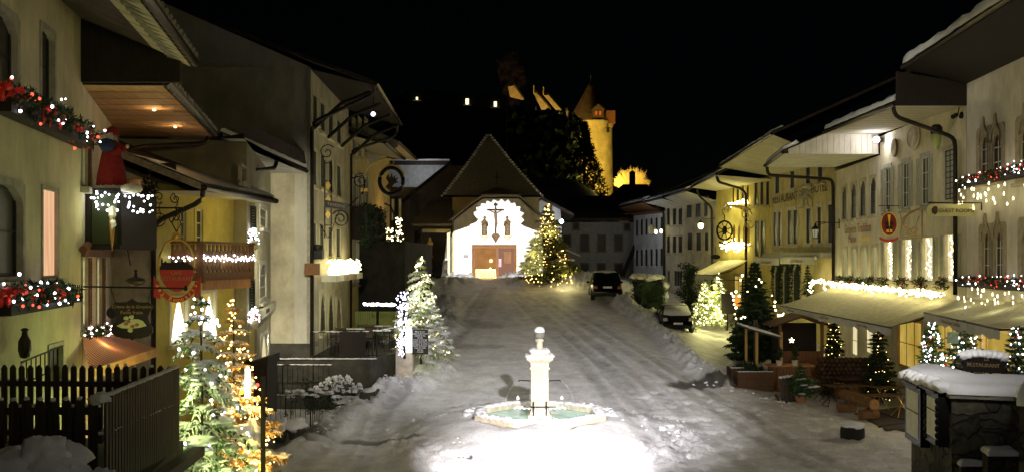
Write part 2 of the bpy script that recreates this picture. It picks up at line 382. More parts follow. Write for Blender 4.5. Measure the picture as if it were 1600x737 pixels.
class House:
    def __init__(s, name, label, fac, t0, t1, z0, z1, m, back=6, cat='house', group=None):
        s.f = fac; s.t0, s.t1, s.z0, s.z1, s.m, s.back = t0, t1, z0, z1, m, back
        s.o = empty(name, fac.P((t0+t1)/2, z0, 0), label, cat, group); s.op = []
    def win(s, l, r, top, bot, kind='dark', arch='rect', shut=0, shm='shutter_grey', fw=.1, trim='stone_trim', grid=(2,3), sill=True, sash='white_frame', name='window', proud=.02, px=True, shw=None, depth=.075):
        f = s.f
        if px:
            c = (l+r)/2; ta, tb = sorted((f.t(l), f.t(r))); z1 = f.z(c, top); z0 = f.z(c, bot)
        else: ta, tb, z0, z1 = l, r, bot, top
        s.op.append((ta-fw*.9, tb+fw*.9, z0-fw*.5, z1+fw*.9))
        inner = arch_pts(ta, tb, z0, z1, arch)
        A, B, C, D = ta-fw, tb+fw, z0-fw*.6, z1+fw
        b = MB(); n = len(inner)
        def outer(p, i):
            x, z = p
            if i == 0: return (A, C)
            if i == n-1: return (B, C)
            if arch == 'rect': return (A, D) if i == 1 else (B, D)
            q = (i-1)/(n-3)
            if q < .3: return (A, z1-(z1-inner[1][1])*(1-q/.3)+fw*(q/.3))
            if q > .7: return (B, z1-(z1-inner[1][1])*(1-(1-q)/.3)+fw*((1-q)/.3))
            return (A+(B-A)*(q-.3)/.4, D)
        out = [outer(p, i) for i, p in enumerate(inner)]
        for i in range(n):
            j = (i+1) % n
            b.quad(f.P(*out[i], proud), f.P(*out[j], proud), f.P(*inner[j], proud), f.P(*inner[i], proud))
            b.quad(f.P(*inner[i], proud), f.P(*inner[j], proud), f.P(*inner[j], -depth), f.P(*inner[i], -depth))
            b.quad(f.P(*out[i], proud), f.P(*out[j], proud), f.P(*out[j], -.02), f.P(*out[i], -.02))
        w = b.build(name, trim, s.o)
        pm = {'dark': 'glass_dark'}.get(kind, kind)
        MB().quad(f.P(ta,z0,-depth+.03), f.P(tb,z0,-depth+.03), f.P(tb,z1,-depth+.03), f.P(ta,z1,-depth+.03)).build('pane', pm, w)
        if sash:
            b = MB(); o0, o1 = -depth+.035, -depth+.05; bw = .04
            for k in range(grid[0]+1):
                c = ta+(tb-ta)*k/grid[0]; e = bw if 0 < k < grid[0] else bw*1.2
                a0 = max(ta, c-e/2) if k else ta; a1 = min(tb, c+e/2) if k < grid[0] else tb
                if k == 0: a1 = ta+e
                if k == grid[0]: a0 = tb-e
                f.block(b, a0, a1, z0, z1, o0, o1)
            for k in range(grid[1]+1):
                c = z0+(z1-z0)*k/grid[1]; e = .03 if 0 < k < grid[1] else .05
                a0 = z0 if k == 0 else (z1-e if k == grid[1] else c-e/2)
                f.block(b, ta+.002, tb-.002, a0, a0+e, o0+.002, o1-.003)
            b.build('sash', sash, w)
        if sill:
            b = MB(); f.block(b, A-.05, B+.05, C-.1, C-.002, -.05, .13); b.build('sill', trim, w)
        if shut:
            sw = shw or (tb-ta)/2
            for side in ((-1, 1) if shut == 2 else ((1,) if shut == 1 else (-1,))):
                c0 = (ta-fw*.4-sw) if side < 0 else tb+fw*.4
                b = MB(); o0 = proud+.004
                f.block(b, c0, c0+.05, z0, z1, o0, o0+.03); f.block(b, c0+sw-.05, c0+sw, z0, z1, o0, o0+.03)
                for zz in (z0, (z0+z1)/2-.03, z1-.06): f.block(b, c0+.05, c0+sw-.05, zz, zz+.06, o0+.003, o0+.027)
                q = z0+.09
                while q < z1-.09:
                    b.hexa([f.P(c0+.05,q,o0+.022), f.P(c0+sw-.05,q,o0+.022), f.P(c0+sw-.05,q+.045,o0+.004), f.P(c0+.05,q+.045,o0+.004)],
                           [f.P(c0+.05,q+.008,o0+.025), f.P(c0+sw-.05,q+.008,o0+.025), f.P(c0+sw-.05,q+.053,o0+.007), f.P(c0+.05,q+.053,o0+.007)])
                    q += .075
                b.build('shutter', shm, w)
        return w
    def finish(s, name='wall'):
        f = s.f; ts = sorted(set([s.t0, s.t1]+[x for o in s.op for x in o[:2] if s.t0 < x < s.t1]))
        zs = sorted(set([s.z0, s.z1]+[x for o in s.op for x in o[2:] if s.z0 < x < s.z1]))
        b = MB()
        for i in range(len(ts)-1):
            j = 0
            while j < len(zs)-1:
                tm = (ts[i]+ts[i+1])/2
                ins = lambda k: any(o[0] < tm < o[1] and o[2] < (zs[k]+zs[k+1])/2 < o[3] for o in s.op)
                if ins(j): j += 1; continue
                k = j
                while k < len(zs)-1 and not ins(k): k += 1
                b.quad(f.P(ts[i],zs[j]), f.P(ts[i+1],zs[j]), f.P(ts[i+1],zs[k]), f.P(ts[i],zs[k])); j = k
        for o in s.op:
            a, c, z0, z1 = max(o[0], s.t0), min(o[1], s.t1), max(o[2], s.z0), min(o[3], s.z1); D = -.3
            if z1 > z0 and c > a:
                b.quad(f.P(a,z0), f.P(c,z0), f.P(c,z0,D), f.P(a,z0,D)); b.quad(f.P(a,z1), f.P(c,z1), f.P(c,z1,D), f.P(a,z1,D))
                b.quad(f.P(a,z0), f.P(a,z1), f.P(a,z1,D), f.P(a,z0,D)); b.quad(f.P(c,z0), f.P(c,z1), f.P(c,z1,D), f.P(c,z0,D))
                b.quad(f.P(a,z0,D), f.P(c,z0,D), f.P(c,z1,D), f.P(a,z1,D))
        K = -s.back
        b.quad(f.P(s.t0,s.z0), f.P(s.t0,s.z1), f.P(s.t0,s.z1,K), f.P(s.t0,s.z0,K))
        b.quad(f.P(s.t1,s.z0), f.P(s.t1,s.z1), f.P(s.t1,s.z1,K), f.P(s.t1,s.z0,K))
        b.quad(f.P(s.t0,s.z0,K), f.P(s.t1,s.z0,K), f.P(s.t1,s.z1,K), f.P(s.t0,s.z1,K))
        b.quad(f.P(s.t0,s.z1), f.P(s.t1,s.z1), f.P(s.t1,s.z1,K), f.P(s.t0,s.z1,K))
        return b.build(name, s.m, s.o)
def roof(house, E0, E1, W0, W1, slope, run, soffit='wood_dark', tile='tile_dark', snow=0, gable=None, flat=True, gutter=True, thick=.16, ribs=False, snow_in=2.0, nbump=1):
    """eave line E0-E1 (underside), wall line W0-W1, tiles climbing from the eave by `slope` over `run` metres"""
    p = house.o if isinstance(house, House) else house
    E0, E1 = Vector(E0), Vector(E1); W0, W1 = Vector(W0), Vector(W1)
    o0 = (W0-E0); o0.z = 0; o0.normalize(); o1 = (W1-E1); o1.z = 0; o1.normalize()
    o0 = o1 = (o0+o1).normalized()
    R0 = E0+o0*run+UP*slope*run; R1 = E1+o1*run+UP*slope*run
    up = UP*thick
    MB().hexa([E0, E1, R1, R0], [E0+up, E1+up, R1+up, R0+up]).build('roof', tile, p)
    rf = children_of(p)[-1]
    zz = (E0.z+E1.z)/2 if flat else None
    S0 = Vector((W0.x, W0.y, E0.z if flat else W0.z))-UP*.02; S1 = Vector((W1.x, W1.y, E1.z if flat else W1.z))-UP*.02
    MB().quad(E0-UP*.02, E1-UP*.02, S1, S0).build('soffit', soffit, p)
    # board joints across the soffit
    b = MB(); L = (E1-E0).length; n = max(3, int(L/.7))
    if ribs:
        for i in range(1, n):
            t = i/n; a = E0.lerp(E1, t)-UP*.024; c = S0.lerp(S1, t)-UP*.004; d = (E1-E0).normalized()*.02
            b.quad(a-d, a+d, c+d, c-d)
        b.build('soffit_joint', 'wood_dark', p)
    if gable:
        MB().hexa([E0-UP*.02, S0, Vector((W0.x,W0.y,E0.z+slope*(Vector((W0.x-E0.x,W0.y-E0.y)).length))), E0+UP*.01],
                  [q+(E1-E0).normalized()*.06 for q in (E0-UP*.02, S0, Vector((W0.x,W0.y,E0.z+slope*(Vector((W0.x-E0.x,W0.y-E0.y)).length))), E0+UP*.01)]).build('gable_panel', gable, p)
    if gutter:
        d = -o0*.07; b = MB().tube([E0+d+UP*.05, E1+d+UP*.05], .075, 8); b.build('gutter', 'gutter_metal', p, smooth=True)
    if snow:
        b = MB(); n = max(8, int(L/.25)); k0 = 0; m = 5; w = snow_in
        random.seed(int(L*100)); verts = []
        for i in range(n+1):
            t = i/n; e = E0.lerp(E1, t)+up
            for j in range(m+1):
                q = j/m; pos = e+o0*(q*w-.05+.05*noise.noise(Vector((i*.4, j, L))))+UP*(slope*(q*w))
                hh = snow*(.75+.5*noise.noise(Vector((i*.35, j*.7, L*3))))
                if j in (0, m): hh *= .0
                if j == 1: pos -= o0*(w/m*.75); pos.z -= slope*(w/m*.75)
                verts.append(pos+UP*(hh+.006))
        b.v = verts
        for i in range(n):
            for j in range(m):
                a = i*(m+1)+j; b.f.append((a, a+1, a+m+2, a+m+1))
        for i in (0, n): 
            b.f.append(tuple(i*(m+1)+j for j in range(m+1)))
        b.build('snow', 'snow', p, smooth=True)
    return p
def pipe(house, pts, r=.055, name='downpipe'):
    p = house.o if isinstance(house, House) else house
    # round the elbows
    pts = [Vector(q) for q in pts]; out = [pts[0]]
    for i in range(1, len(pts)-1):
        a = pts[i]+(pts[i-1]-pts[i]).normalized()*min(.18, (pts[i-1]-pts[i]).length/2.1); c = pts[i]+(pts[i+1]-pts[i]).normalized()*min(.18, (pts[i+1]-pts[i]).length/2.1)
        out += [a, a.lerp(c, .5).lerp(pts[i], .4), c]
    out.append(pts[-1])
    MB().tube(out, r, 8).build(name, 'gutter_metal', p, smooth=True)
# ------------------------------------------------------------ greenery
def leafclump(b, c, rad, n, size, rnd, up=.0):
    for _ in range(n):
        d = Vector((rnd.gauss(0,1), rnd.gauss(0,1), rnd.gauss(0,1))).normalized()*(rnd.random()**.4)
        p = c+Vector((d.x*rad[0], d.y*rad[1], d.z*rad[2])); a = Vector((rnd.uniform(-1,1), rnd.uniform(-1,1), rnd.uniform(-.6,1)+up)).normalized()
        s_ = a.cross(Vector((rnd.uniform(-1,1), rnd.uniform(-1,1), rnd.uniform(-1,1)))).normalized()*size*.22; L = size*rnd.uniform(.6,1.3)
        b.quad(p-s_, p+s_, p+a*L)
def garland(name, label, cat, path, rad, mats='leaf_dark', dens=90, leaf=.09, nb=40, bmat='bulb_white', br=.02, bows=0, rnd=None, group=None, hang=0, bulbspread=1.0, red=0, cap=100, light=0, lcol=(1,.9,.6)):
    rnd = rnd or random.Random(len(label)*7+int(path[0][0]*10))
    path = [Vector(p) for p in path]; o = empty(name, path[0], label, cat, group)
    Ls = [(path[i+1]-path[i]).length for i in range(len(path)-1)]; T = sum(Ls)
    def pt(t):
        t *= T
        for i, l in enumerate(Ls):
            if t <= l or i == len(Ls)-1: return path[i].lerp(path[i+1], min(1, t/l))
            t -= l
    if dens:
        b = MB()
        for k in range(max(3, int(T/.12))):
            leafclump(b, pt(rnd.random()), (rad, rad, rad), max(4, int(dens*.12)), leaf, rnd)
        b.tube([pt(i/12) for i in range(13)], rad*.25, 5)
        b.build('foliage', mats, o)
    pts = []
    for k in range(nb):
        p = pt(rnd.random()); d = Vector((rnd.gauss(0,.5), rnd.gauss(0,.5), rnd.gauss(0,.5)))*rad*bulbspread*1.3
        pts.append(p+d-UP*hang*rnd.random())
    if red: bulbs(o, pts[:red], br*1.1, 'bulb_red', cap); pts = pts[red:]; cap = max(1, cap-red)
    if nb: bulbs(o, pts, br, bmat, cap)
    for k in range(bows):
        p = pt((k+.5+rnd.uniform(-.2,.2))/bows)+Vector((rnd.uniform(-.3,.3)*rad, -rad*.9, rnd.uniform(-.4,.4)*rad)); b = MB(); q = rad*.8
        for sx in (-1, 1):
            b.blob(p+Vector((sx*q*.45, 0, q*.2)), (q*.42, q*.3, q*.3), 1.0, 8, k+sx, 2.2)
            tl = p+Vector((sx*q*rnd.uniform(.2,.5), -.03, -q*rnd.uniform(.5,.9))); b.blob(p.lerp(tl, .7), (q*.2, q*.14, q*.5), 1.0, 8, k+sx*3, 2.4)
        b.blob(p, q*.2, 0, 6); b.build('bow', 'ribbon', o, smooth=True)
    if light:
        n = max(1, int(T/1.2))
        for i in range(n):
            lamp(pt((i+.5)/n)+Vector((-.25 if path[0].x > 0 else .25, -.2, .05)), light/n, lcol, .15, 'string_light_glow')
    return o
def conifer(name, label, cat, base, h, r, seed=1, leaf='leaf_fir', snow=.5, whorls=None, per=9, dens=1.0, needle=.12, droop=.35, group=None, open_=0.0, trunk_r=.06, z0=.08, sleeves=0):
    rnd = random.Random(seed); base = Vector(base); o = empty(name, base, label, cat, group)
    MB().tube([base-UP*.1, base+Vector((.02,0,h*.5)), base+UP*h*.99], [trunk_r, trunk_r*.6, .008], 7).build('trunk', 'bark', o)
    b = MB(); sn = MB(); br = MB(); whorls = whorls or int(h/.27); tips = []
    for w in range(whorls):
        q = (w+.5)/whorls; zz = h*(z0+(1-z0)*q**.92); L0 = r*(1-q)**.8*(.9+.2*rnd.random())+.04
        n = max(4, int(per*(1-q*.45)))
        for k in range(n):
            if rnd.random() < open_: continue
            a = 2*math.pi*(k+rnd.random()*.7)/n+w*1.3; zz = h*(z0+(1-z0)*(max(.02,(w+.5+rnd.uniform(-.5,.5)*(1-q)))/whorls)**.92); L = L0*rnd.uniform(.55,1.2)
            d = Vector((math.cos(a), math.sin(a), 0)); side = Vector((-d.y, d.x, 0)); pts = []
            m = 5
            for i in range(m+1):
                t = i/m; pts.append(base+UP*zz+d*L*t+UP*(L*(.22*t-droop*2.0*t*t)*(1-q*.5)+.0))
            br.tube(pts, [.012*(1-i/m)+.003 for i in range(m+1)], 4, False)
            tips.append(pts[-1]); tips.append(pts[3])
            steps = max(4, int(L/.07*dens))
            for i in range(steps):
                t = (i+.4)/steps; f = t*m; ii = min(m-1, int(f)); p = pts[ii].lerp(pts[ii+1], f-ii); dr = (pts[ii+1]-pts[ii]).normalized()
                tw = L*.5*(1-t*.72)*rnd.uniform(.6,1.1)
                for sg in (-1, 1):
                    e = p+(side*sg*.8+dr*.75).normalized()*tw-UP*tw*rnd.uniform(.1,.45)
                    nn = max(2, int(tw/.05*dens))
                    if sleeves and rnd.random() < sleeves: md = p.lerp(e, .5)+UP*tw*.1; e2 = e-UP*tw*rnd.uniform(.15,.5); s3 = rnd.uniform(.012,.026)*(1.2-.5*t); sn.tube([p+UP*.012, md+UP*.014, e2], [s3*.8, s3*1.15, s3*.35], 5)
                    for j in range(nn):
                        c = p.lerp(e, (j+rnd.random())/nn); ax = ((e-p).normalized()+Vector((rnd.uniform(-.7,.7), rnd.uniform(-.7,.7), rnd.uniform(-.5,.6)))).normalized()
                        s_ = ax.cross(Vector((rnd.uniform(-1,1), rnd.uniform(-1,1), rnd.uniform(-1,1)))).normalized()*needle*.24
                        b.quad(c-s_, c+s_, c+ax*needle*rnd.uniform(.7,1.3))
            if snow and rnd.random() < snow:
                for i in range(2, m+1):
                    p = pts[i]; s2 = L*.23*rnd.uniform(.7,1.25)*(1.15-.12*i)
                    sn.blob(p+UP*(.015+s2*.1)-d*.03, (s2*1.0, s2*1.0, s2*.34), .9, 8, rnd.random()*99, 2.6)
    leafclump(b, base+UP*h*.97, (.03,.03,.1), 30, needle, rnd, .8)
    br.build('branches', 'bark', o); b.build('crown', leaf, o)
    if sn.v: sn.build('snow', 'snow', o, smooth=True)
    return o, tips
def hang_lights(label, o_base, h, r, n, seed, bmat, br, turns=None, group=None, light=0, lcol=(1,.85,.5), cat='string lights', z0=.08, cap=100, jit=1.0):
    """a string wound up a conifer"""
    rnd = random.Random(seed); base = Vector(o_base); o = empty('string_lights', base, label, cat, group); pts = []; wire = []
    turns = turns or 8
    for i in range(n):
        q = (i+.5)/n; q = q**1.35; zz = h*(z0+(1-z0)*q); rr = r*(1-q)**.8*rnd.uniform(.7,1.0)+.03; a = 2*math.pi*turns*(i/n)+rnd.gauss(0,.45)*jit; zz += rnd.gauss(0,.045)*h*jit
        p = base+Vector((math.cos(a)*rr, math.sin(a)*rr, zz-.25*rr*rnd.random()+rr*.0)); pts.append(p)
    MB().tube([base+Vector((math.cos(turns*.393*i)*r*(1-i/16)**.8*.8, math.sin(turns*.393*i)*r*(1-i/16)**.8*.8, h*(z0+(1-z0)*i/16))) for i in range(16)], .005, 3, False).build('wire', 'iron', o)
    bulbs(o, pts, br, bmat, cap)
    if light:
        for q in (.15, .4, .68):
            a = -1.57+rnd.uniform(-.8,.8); rr = r*(1-q)**.8*1.15+.25
            lamp(base+Vector((math.cos(a)*rr, math.sin(a)*rr, h*q)), light/3, lcol, .2, 'string_light_glow')
    return o
# ------------------------------------------------------------ camera, world
cam = bpy.data.cameras.new('Camera'); co = bpy.data.objects.new('Camera', cam); col.objects.link(co); sc.camera = co
co.location = (0, 0, H); co.rotation_euler = (R(90), 0, 0); cam.sensor_width = 36; cam.lens = 36*F/1600; cam.shift_y = (HZ-368.5)/1600
cam.clip_end = 3000; cam.clip_start = .2
w = bpy.data.worlds.new('World'); sc.world = w; w.use_nodes = True
nt = w.node_tree; sky = nt.nodes.new('ShaderNodeTexSky'); sky.sky_type = 'NISHITA'; sky.sun_disc = False; sky.sun_elevation = R(35); sky.sun_rotation = R(200)
nt.links.new(sky.outputs[0], nt.nodes['Background'].inputs[0]); nt.nodes['Background'].inputs[1].default_value = .00012
sun = bpy.data.lights.new('moon', 'SUN'); sun.energy = .0015; sun.angle = R(.5); so = bpy.data.objects.new('moon', sun); col.objects.link(so); so.rotation_euler = (R(55), 0, R(-20))
sc.view_settings.view_transform = 'Standard'; sc.view_settings.look = 'None'; sc.view_settings.gamma = 1; sc.view_settings.exposure = 0
sc.cycles.use_denoising = True; sc.cycles.denoiser = 'OPENIMAGEDENOISE'; sc.cycles.max_bounces = 5; sc.cycles.diffuse_bounces = 3; sc.cycles.glossy_bounces = 3
sc.cycles.sample_clamp_indirect = 3; sc.cycles.use_light_tree = True; sc.cycles.caustics_reflective = False; sc.cycles.caustics_refractive = False
# ------------------------------------------------------------ ground
def Gp(px, py, dz=0):
    d = 8
    while d < 400:
        X = (px-CX)/F*d
        if H-(py-HZ)/F*d <= G(X, d)+dz: break
        d += .05
    return Vector((X, d, G(X, d)+dz))
FC = Vector((.86, 30, 0))
def seg(p, a, b):
    ab = b-a; t = max(0, min(1, (p-a).dot(ab)/ab.dot(ab))); return (p-a-ab*t).length, t
def path2(pts): return [Vector(Gp(*q)[:2]) for q in pts]
BANKS = [  # path, half width, height
    (path2([(968,478),(1000,500),(1040,530),(1075,565),(1120,598)]), .6, .5),
    (path2([(1110,600),(1180,618),(1240,634),(1300,668),(1380,700),(1440,730)]), .6, .07),
    (path2([(1060,498),(1010,494),(985,484)]), 1.0, .35),
    (path2([(672,560),(690,585),(655,598),(612,612),(565,634),(520,664),(478,698)]), .6, .33),
    (path2([(640,604),(600,612)]), .5, .2),
    (path2([(700,437),(725,440),(690,447),(640,452)]), 1.2, .5),
    (path2([(815,440),(860,444),(910,446),(990,452)]), 1.8, .6),
    (path2([(1150,515),(1165,560),(1140,585)]), .35, .25),
    (path2([(700,470),(690,520)]), .8, .45),
    (path2([(1260,660),(1330,700),(1450,735)]), 1.6, .05),
]
DARK_PATCHES = [(path2([(1060,602),(1130,600)]), .55, .9), (path2([(545,690),(640,693)]), .28, .75), (path2([(700,502),(760,508)]), .9, .4), (path2([(705,540),(770,541)]), .5, .35),  # bare ground and other dark patches: path, half width, strength
        (path2([(420,690),(470,686)]), 1.0, .8), (path2([(1405,628),(1320,600)]), 1.4, .5), (path2([(980,650),(1110,690)]), .4, .12), (path2([(1335,690),(1300,690)]), .35, .5),(path2([(600,600),(480,600)]), .3, .6)]
TRK = [path2([(1290,737),(1120,640),(990,555),(900,500),(840,462)]), path2([(1330,737),(1160,640),(1020,560),(930,505),(860,465)]), path2([(1090,737),(1000,640),(930,560),(860,500),(810,460),(790,440)]), path2([(1180,737),(1060,640),(960,560),(880,500),(822,460),(800,440)]),
       path2([(1040,737),(965,640),(905,560),(840,500),(800,460)]), path2([(560,737),(600,640),(690,560),(740,500),(770,450)]), path2([(470,737),(540,640),(660,560),(722,500),(760,450)]), path2([(1010,640),(985,600),(880,520),(830,480)])]
def near(pt, pa):
    return min(seg(pt, pa[i], pa[i+1])[0] for i in range(len(pa)-1))
def detail(x, y):
    p = Vector((x, y)); n1 = noise.noise(Vector((x*.9, y*.9, 0))); n2 = noise.noise(Vector((x*3.1, y*3.1, 4))); n3 = noise.noise(Vector((x*7, y*7, 9)))
    h = .02*n1+.009*n2+.003*n3; dirt = .0
    for pa, wd, hh in BANKS:
        if min(q.y for q in pa)-3 < y < max(q.y for q in pa)+3:
            d = near(p, pa)/wd*(1+.35*n1)
            if d < 1.6: h += hh*sst(1.25-d*.85)*(.75+.55*n2+.45*n3+.4*abs(n1))
    if x > 3.5 and y < 36:   # trodden snow
        q = noise.noise(Vector((x*2.6, y*1.9, 20))); h -= .09*sst((q-.22)*5)*(1 if x > 5 else (x-3.5)/1.5); h += .015*noise.noise(Vector((x*4.3+2, y*2.3, 31)))
    r = (Vector((x, y))-Vector((FC.x, FC.y))); rd = r.length; ang = math.atan2(r.y, r.x)
    if rd < 6.5:
        front = .5-.5*math.sin(ang)           # 1 in front, 0 behind
        R0 = 3.2+1.7*front+.3*math.sin(ang*3+1)+1.0*abs(math.cos(ang))*(.4+.6*front)
        q = (rd-1.9)/(R0-1.9)
        top = .46+.26*front
        if q < 1.15:
            m = sst(1.05-max(0, q)*.95)*top
            if rd < 2.0: m *= .3
            rough = sst((q-.35)*2)*sst((1.2-q)*3)
            h += m*(1+.2*n1)+(rd > 2)*rough*.75*(.3*max(0, n2)+.22*n3+.22*abs(n1)+.06*noise.noise(Vector((x*12,y*12,3))))*(.9-.75*front*max(0,1-abs(x-1)/3.2))
    for pa, wd, k in DARK_PATCHES:
        if min(q.y for q in pa)-3 < y < max(q.y for q in pa)+3:
            d = near(p, pa)/wd+.5*n2+.3*n1
            if d < 1.2: s = sst((1.2-d)/.5)*k; dirt = max(dirt, s); h -= .04*s
    for i, pa in enumerate(TRK):
        d = near(p, pa)
        if d < .5:
            s = sst((.34-d)/.2); dirt = max(dirt, .42*s*(1+.7*n1)*(.6+.4*n2)); h += .025*sst((d-.3)/.1)*(d < .46); h -= .02*s
    dirt += max(0, .12*n1+.12*n2)+max(0, .5*noise.noise(Vector((x*1.3+y*.5, y*.22, 7)))-.12)*.5*(1 if y > 31 else .3)
    return h, min(1, max(0, dirt))
def lines(spec):
    out = []
    for a, b, st in spec:
        q = a
        while q < b-1e-6: out.append(q); q += st
    out.append(spec[-1][1]); return out
xs = lines([(-600,-120,60),(-120,-30,10),(-30,-14,2),(-14,-9,.3),(-9,12.5,.105),(12.5,20,.4),(20,60,5),(60,600,60)])
ys = lines([(-40,14,6),(14,24,1),(24,36,.1),(36,48,.16),(48,72,.3),(72,100,2),(100,240,8),(240,900,60)])
def far_ground(x, y):
    g = G(x, y) if y < 100 else 4.3
    if y > 78:
        hx = math.exp(-((x+8)/48)**4)
        up = sst((y-78)/110)*17*hx
        g = g*(1-0)+up*sst((30-x)/20)
        if y > 240: g -= sst((y-240)/200)*30
    if abs(x) > 60: g -= sst((abs(x)-60)/150)*12
    return g
verts = []; ground_darks = []
for y in ys:
    for x in xs:
        z = far_ground(x, y); dd = 0
        if -14 < x < 20 and 23 < y < 72:
            a, dd = detail(x, y); z += a
        verts.append((x, y, z)); ground_darks.append(dd)
nx = len(xs); faces = [(j*nx+i, j*nx+i+1, (j+1)*nx+i+1, (j+1)*nx+i) for j in range(len(ys)-1) for i in range(nx-1)]
me = bpy.data.meshes.new('snowy_ground'); me.from_pydata(verts, [], faces); me.update(); me.shade_smooth()
at = me.attributes.new('dirt', 'FLOAT', 'POINT'); at.data.foreach_set('value', ground_darks)  # tyre dirt and darker patches, blended into the snow colour
m = bpy.data.materials.new('ground_snow'); m.use_nodes = True; nt = m.node_tree; N = nt.nodes; L = nt.links; b = N['Principled BSDF']
b.inputs['Roughness'].default_value = .55; b.inputs['Specular IOR Level'].default_value = .35
tc = N.new('ShaderNodeTexCoord'); A = N.new('ShaderNodeAttribute'); A.attribute_name = 'dirt'
n1 = N.new('ShaderNodeTexNoise'); n1.inputs['Scale'].default_value = 1.6; n1.inputs['Detail'].default_value = 9; n1.inputs['Roughness'].default_value = .7; L.new(tc.outputs['Object'], n1.inputs['Vector'])
n2 = N.new('ShaderNodeTexNoise'); n2.inputs['Scale'].default_value = 20; n2.inputs['Detail'].default_value = 5; L.new(tc.outputs['Object'], n2.inputs['Vector'])
cr = N.new('ShaderNodeValToRGB'); cr.color_ramp.elements[0].position = .3; cr.color_ramp.elements[1].position = .62; cr.color_ramp.elements[0].color = (.56,.54,.53,1); cr.color_ramp.elements[1].color = (.87,.87,.89,1); L.new(n1.outputs['Fac'], cr.inputs[0])
cr3 = N.new('ShaderNodeValToRGB'); cr3.color_ramp.elements[0].position = .33; cr3.color_ramp.elements[1].position = .46; cr3.color_ramp.elements[0].color = (.45,.43,.4,1); cr3.color_ramp.elements[1].color = (1,1,1,1); L.new(n2.outputs['Fac'], cr3.inputs[0])
mu = N.new('ShaderNodeMix'); mu.data_type = 'RGBA'; mu.blend_type = 'MULTIPLY'; mu.inputs[0].default_value = .55; L.new(cr.outputs[0], mu.inputs[6]); L.new(cr3.outputs[0], mu.inputs[7])
mx = N.new('ShaderNodeMix'); mx.data_type = 'RGBA'; L.new(A.outputs['Fac'], mx.inputs[0]); L.new(mu.outputs[2], mx.inputs[6]); mx.inputs[7].default_value = (.055,.048,.04,1)
L.new(mx.outputs[2], b.inputs['Base Color'])
n4 = N.new('ShaderNodeTexNoise'); n4.inputs['Scale'].default_value = 7; n4.inputs['Detail'].default_value = 8; n4.inputs['Roughness'].default_value = .7; L.new(tc.outputs['Object'], n4.inputs['Vector'])
bp = N.new('ShaderNodeBump'); bp.inputs['Strength'].default_value = .45; bp.inputs['Distance'].default_value = .07; L.new(n4.outputs['Fac'], bp.inputs['Height']); L.new(bp.outputs[0], b.inputs['Normal'])
me.materials.append(m); go = bpy.data.objects.new('ground', me); col.objects.link(go); tag(go, kind='structure')
# loose snow clods along the banks
rnd = random.Random(5); b = MB()
def clod(x, y, s): 
    z = G(x, y)+detail(x, y)[0]; b.blob((x, y, z+s*.05), (s*rnd.uniform(.8,1.6), s*rnd.uniform(.8,1.3), s*.6), 1.0, 6, rnd.random()*50, 1.3)
for pa, wd, hh in BANKS[:6]:
    for _ in range(60):
        i = rnd.randrange(len(pa)-1); q = pa[i].lerp(pa[i+1], rnd.random())+Vector((rnd.gauss(0,.55), rnd.gauss(0,.55)))*wd
        clod(q.x, q.y, rnd.uniform(.02,.07))
for _ in range(70):
    a = rnd.uniform(math.pi*.85, math.pi*2.12); rr = rnd.gauss(3.9, .55); clod(FC.x+math.cos(a)*rr*1.05, FC.y+math.sin(a)*rr, rnd.choice((.03,.04,.05,.06,.11)))
for _ in range(60):
    a = rnd.uniform(0, math.pi); clod(FC.x+math.cos(a)*2.3, FC.y+math.sin(a)*2.3, rnd.uniform(.04,.13))
b.build('snow', 'snow', smooth=True, kind='stuff', label='loose clods of shovelled snow along the banks and round the fountain')
# ------------------------------------------------------------ fountain
fo = empty('fountain', (FC.x, FC.y, 0), 'octagonal stone fountain with square column, stone ball on top and snow around it', 'fountain')
oc = [(math.cos(R(22.5+45*k)), math.sin(R(22.5+45*k))) for k in range(8)]
def ring(b, r0, r1, z0, z1):
    for k in range(8):
        a, c = oc[k], oc[(k+1) % 8]
        P = lambda q, r, z: (FC.x+q[0]*r, FC.y+q[1]*r, z)
        b.hexa([P(a,r0,z0), P(c,r0,z0), P(c,r1,z0), P(a,r1,z0)], [P(a,r0,z1), P(c,r0,z1), P(c,r1,z1), P(a,r1,z1)])
b = MB(); ring(b, 1.84, 2.06, -.3, .7); ring(b, 1.8, 2.16, .7, .86); ring(b, 1.86, 2.11, .64, .7); b.build('basin', 'stone_pale', fo)
b = MB()
for k in range(8):
    a, c = oc[k], oc[(k+1) % 8]; n = 10
    for i in range(n):
        if rnd.random() < .0: continue
        t0, t1 = i/n, (i+1)/n; q = Vector((a[0]+(c[0]-a[0])*(t0+t1)/2, a[1]+(c[1]-a[1])*(t0+t1)/2))
        b.blob((FC.x+q.x*1.99, FC.y+q.y*1.99, .865), (.17, .17, .05+.03*rnd.random()), .5, 5, rnd.random()*30)
b.build('rim_snow', 'snow', fo, smooth=True)
b = MB(); b.v = [Vector((FC.x+q[0]*1.845, FC.y+q[1]*1.845, .69)) for q in oc]; b.f = [tuple(range(8))]; b.build('water', 'water', fo)
cb = MB()
def sq(b, hw, z0, z1, hw2=None):
    h2 = hw2 or hw; x, y = FC.x, FC.y
    b.hexa([(x-hw,y-hw,z0),(x+hw,y-hw,z0),(x+hw,y+hw,z0),(x-hw,y+hw,z0)], [(x-h2,y-h2,z1),(x+h2,y-h2,z1),(x+h2,y+h2,z1),(x-h2,y+h2,z1)])
sq(cb, .36, 0, .78); sq(cb, .32, .78, .9, .28); sq(cb, .27, .9, 2.2); sq(cb, .31, 2.2, 2.26); sq(cb, .28, 2.26, 2.42); sq(cb, .31, 2.42, 2.5, .38); sq(cb, .41, 2.5, 2.58, .4); sq(cb, .36, 2.58, 2.66, .3); sq(cb, .3, 2.66, 2.8, .14)
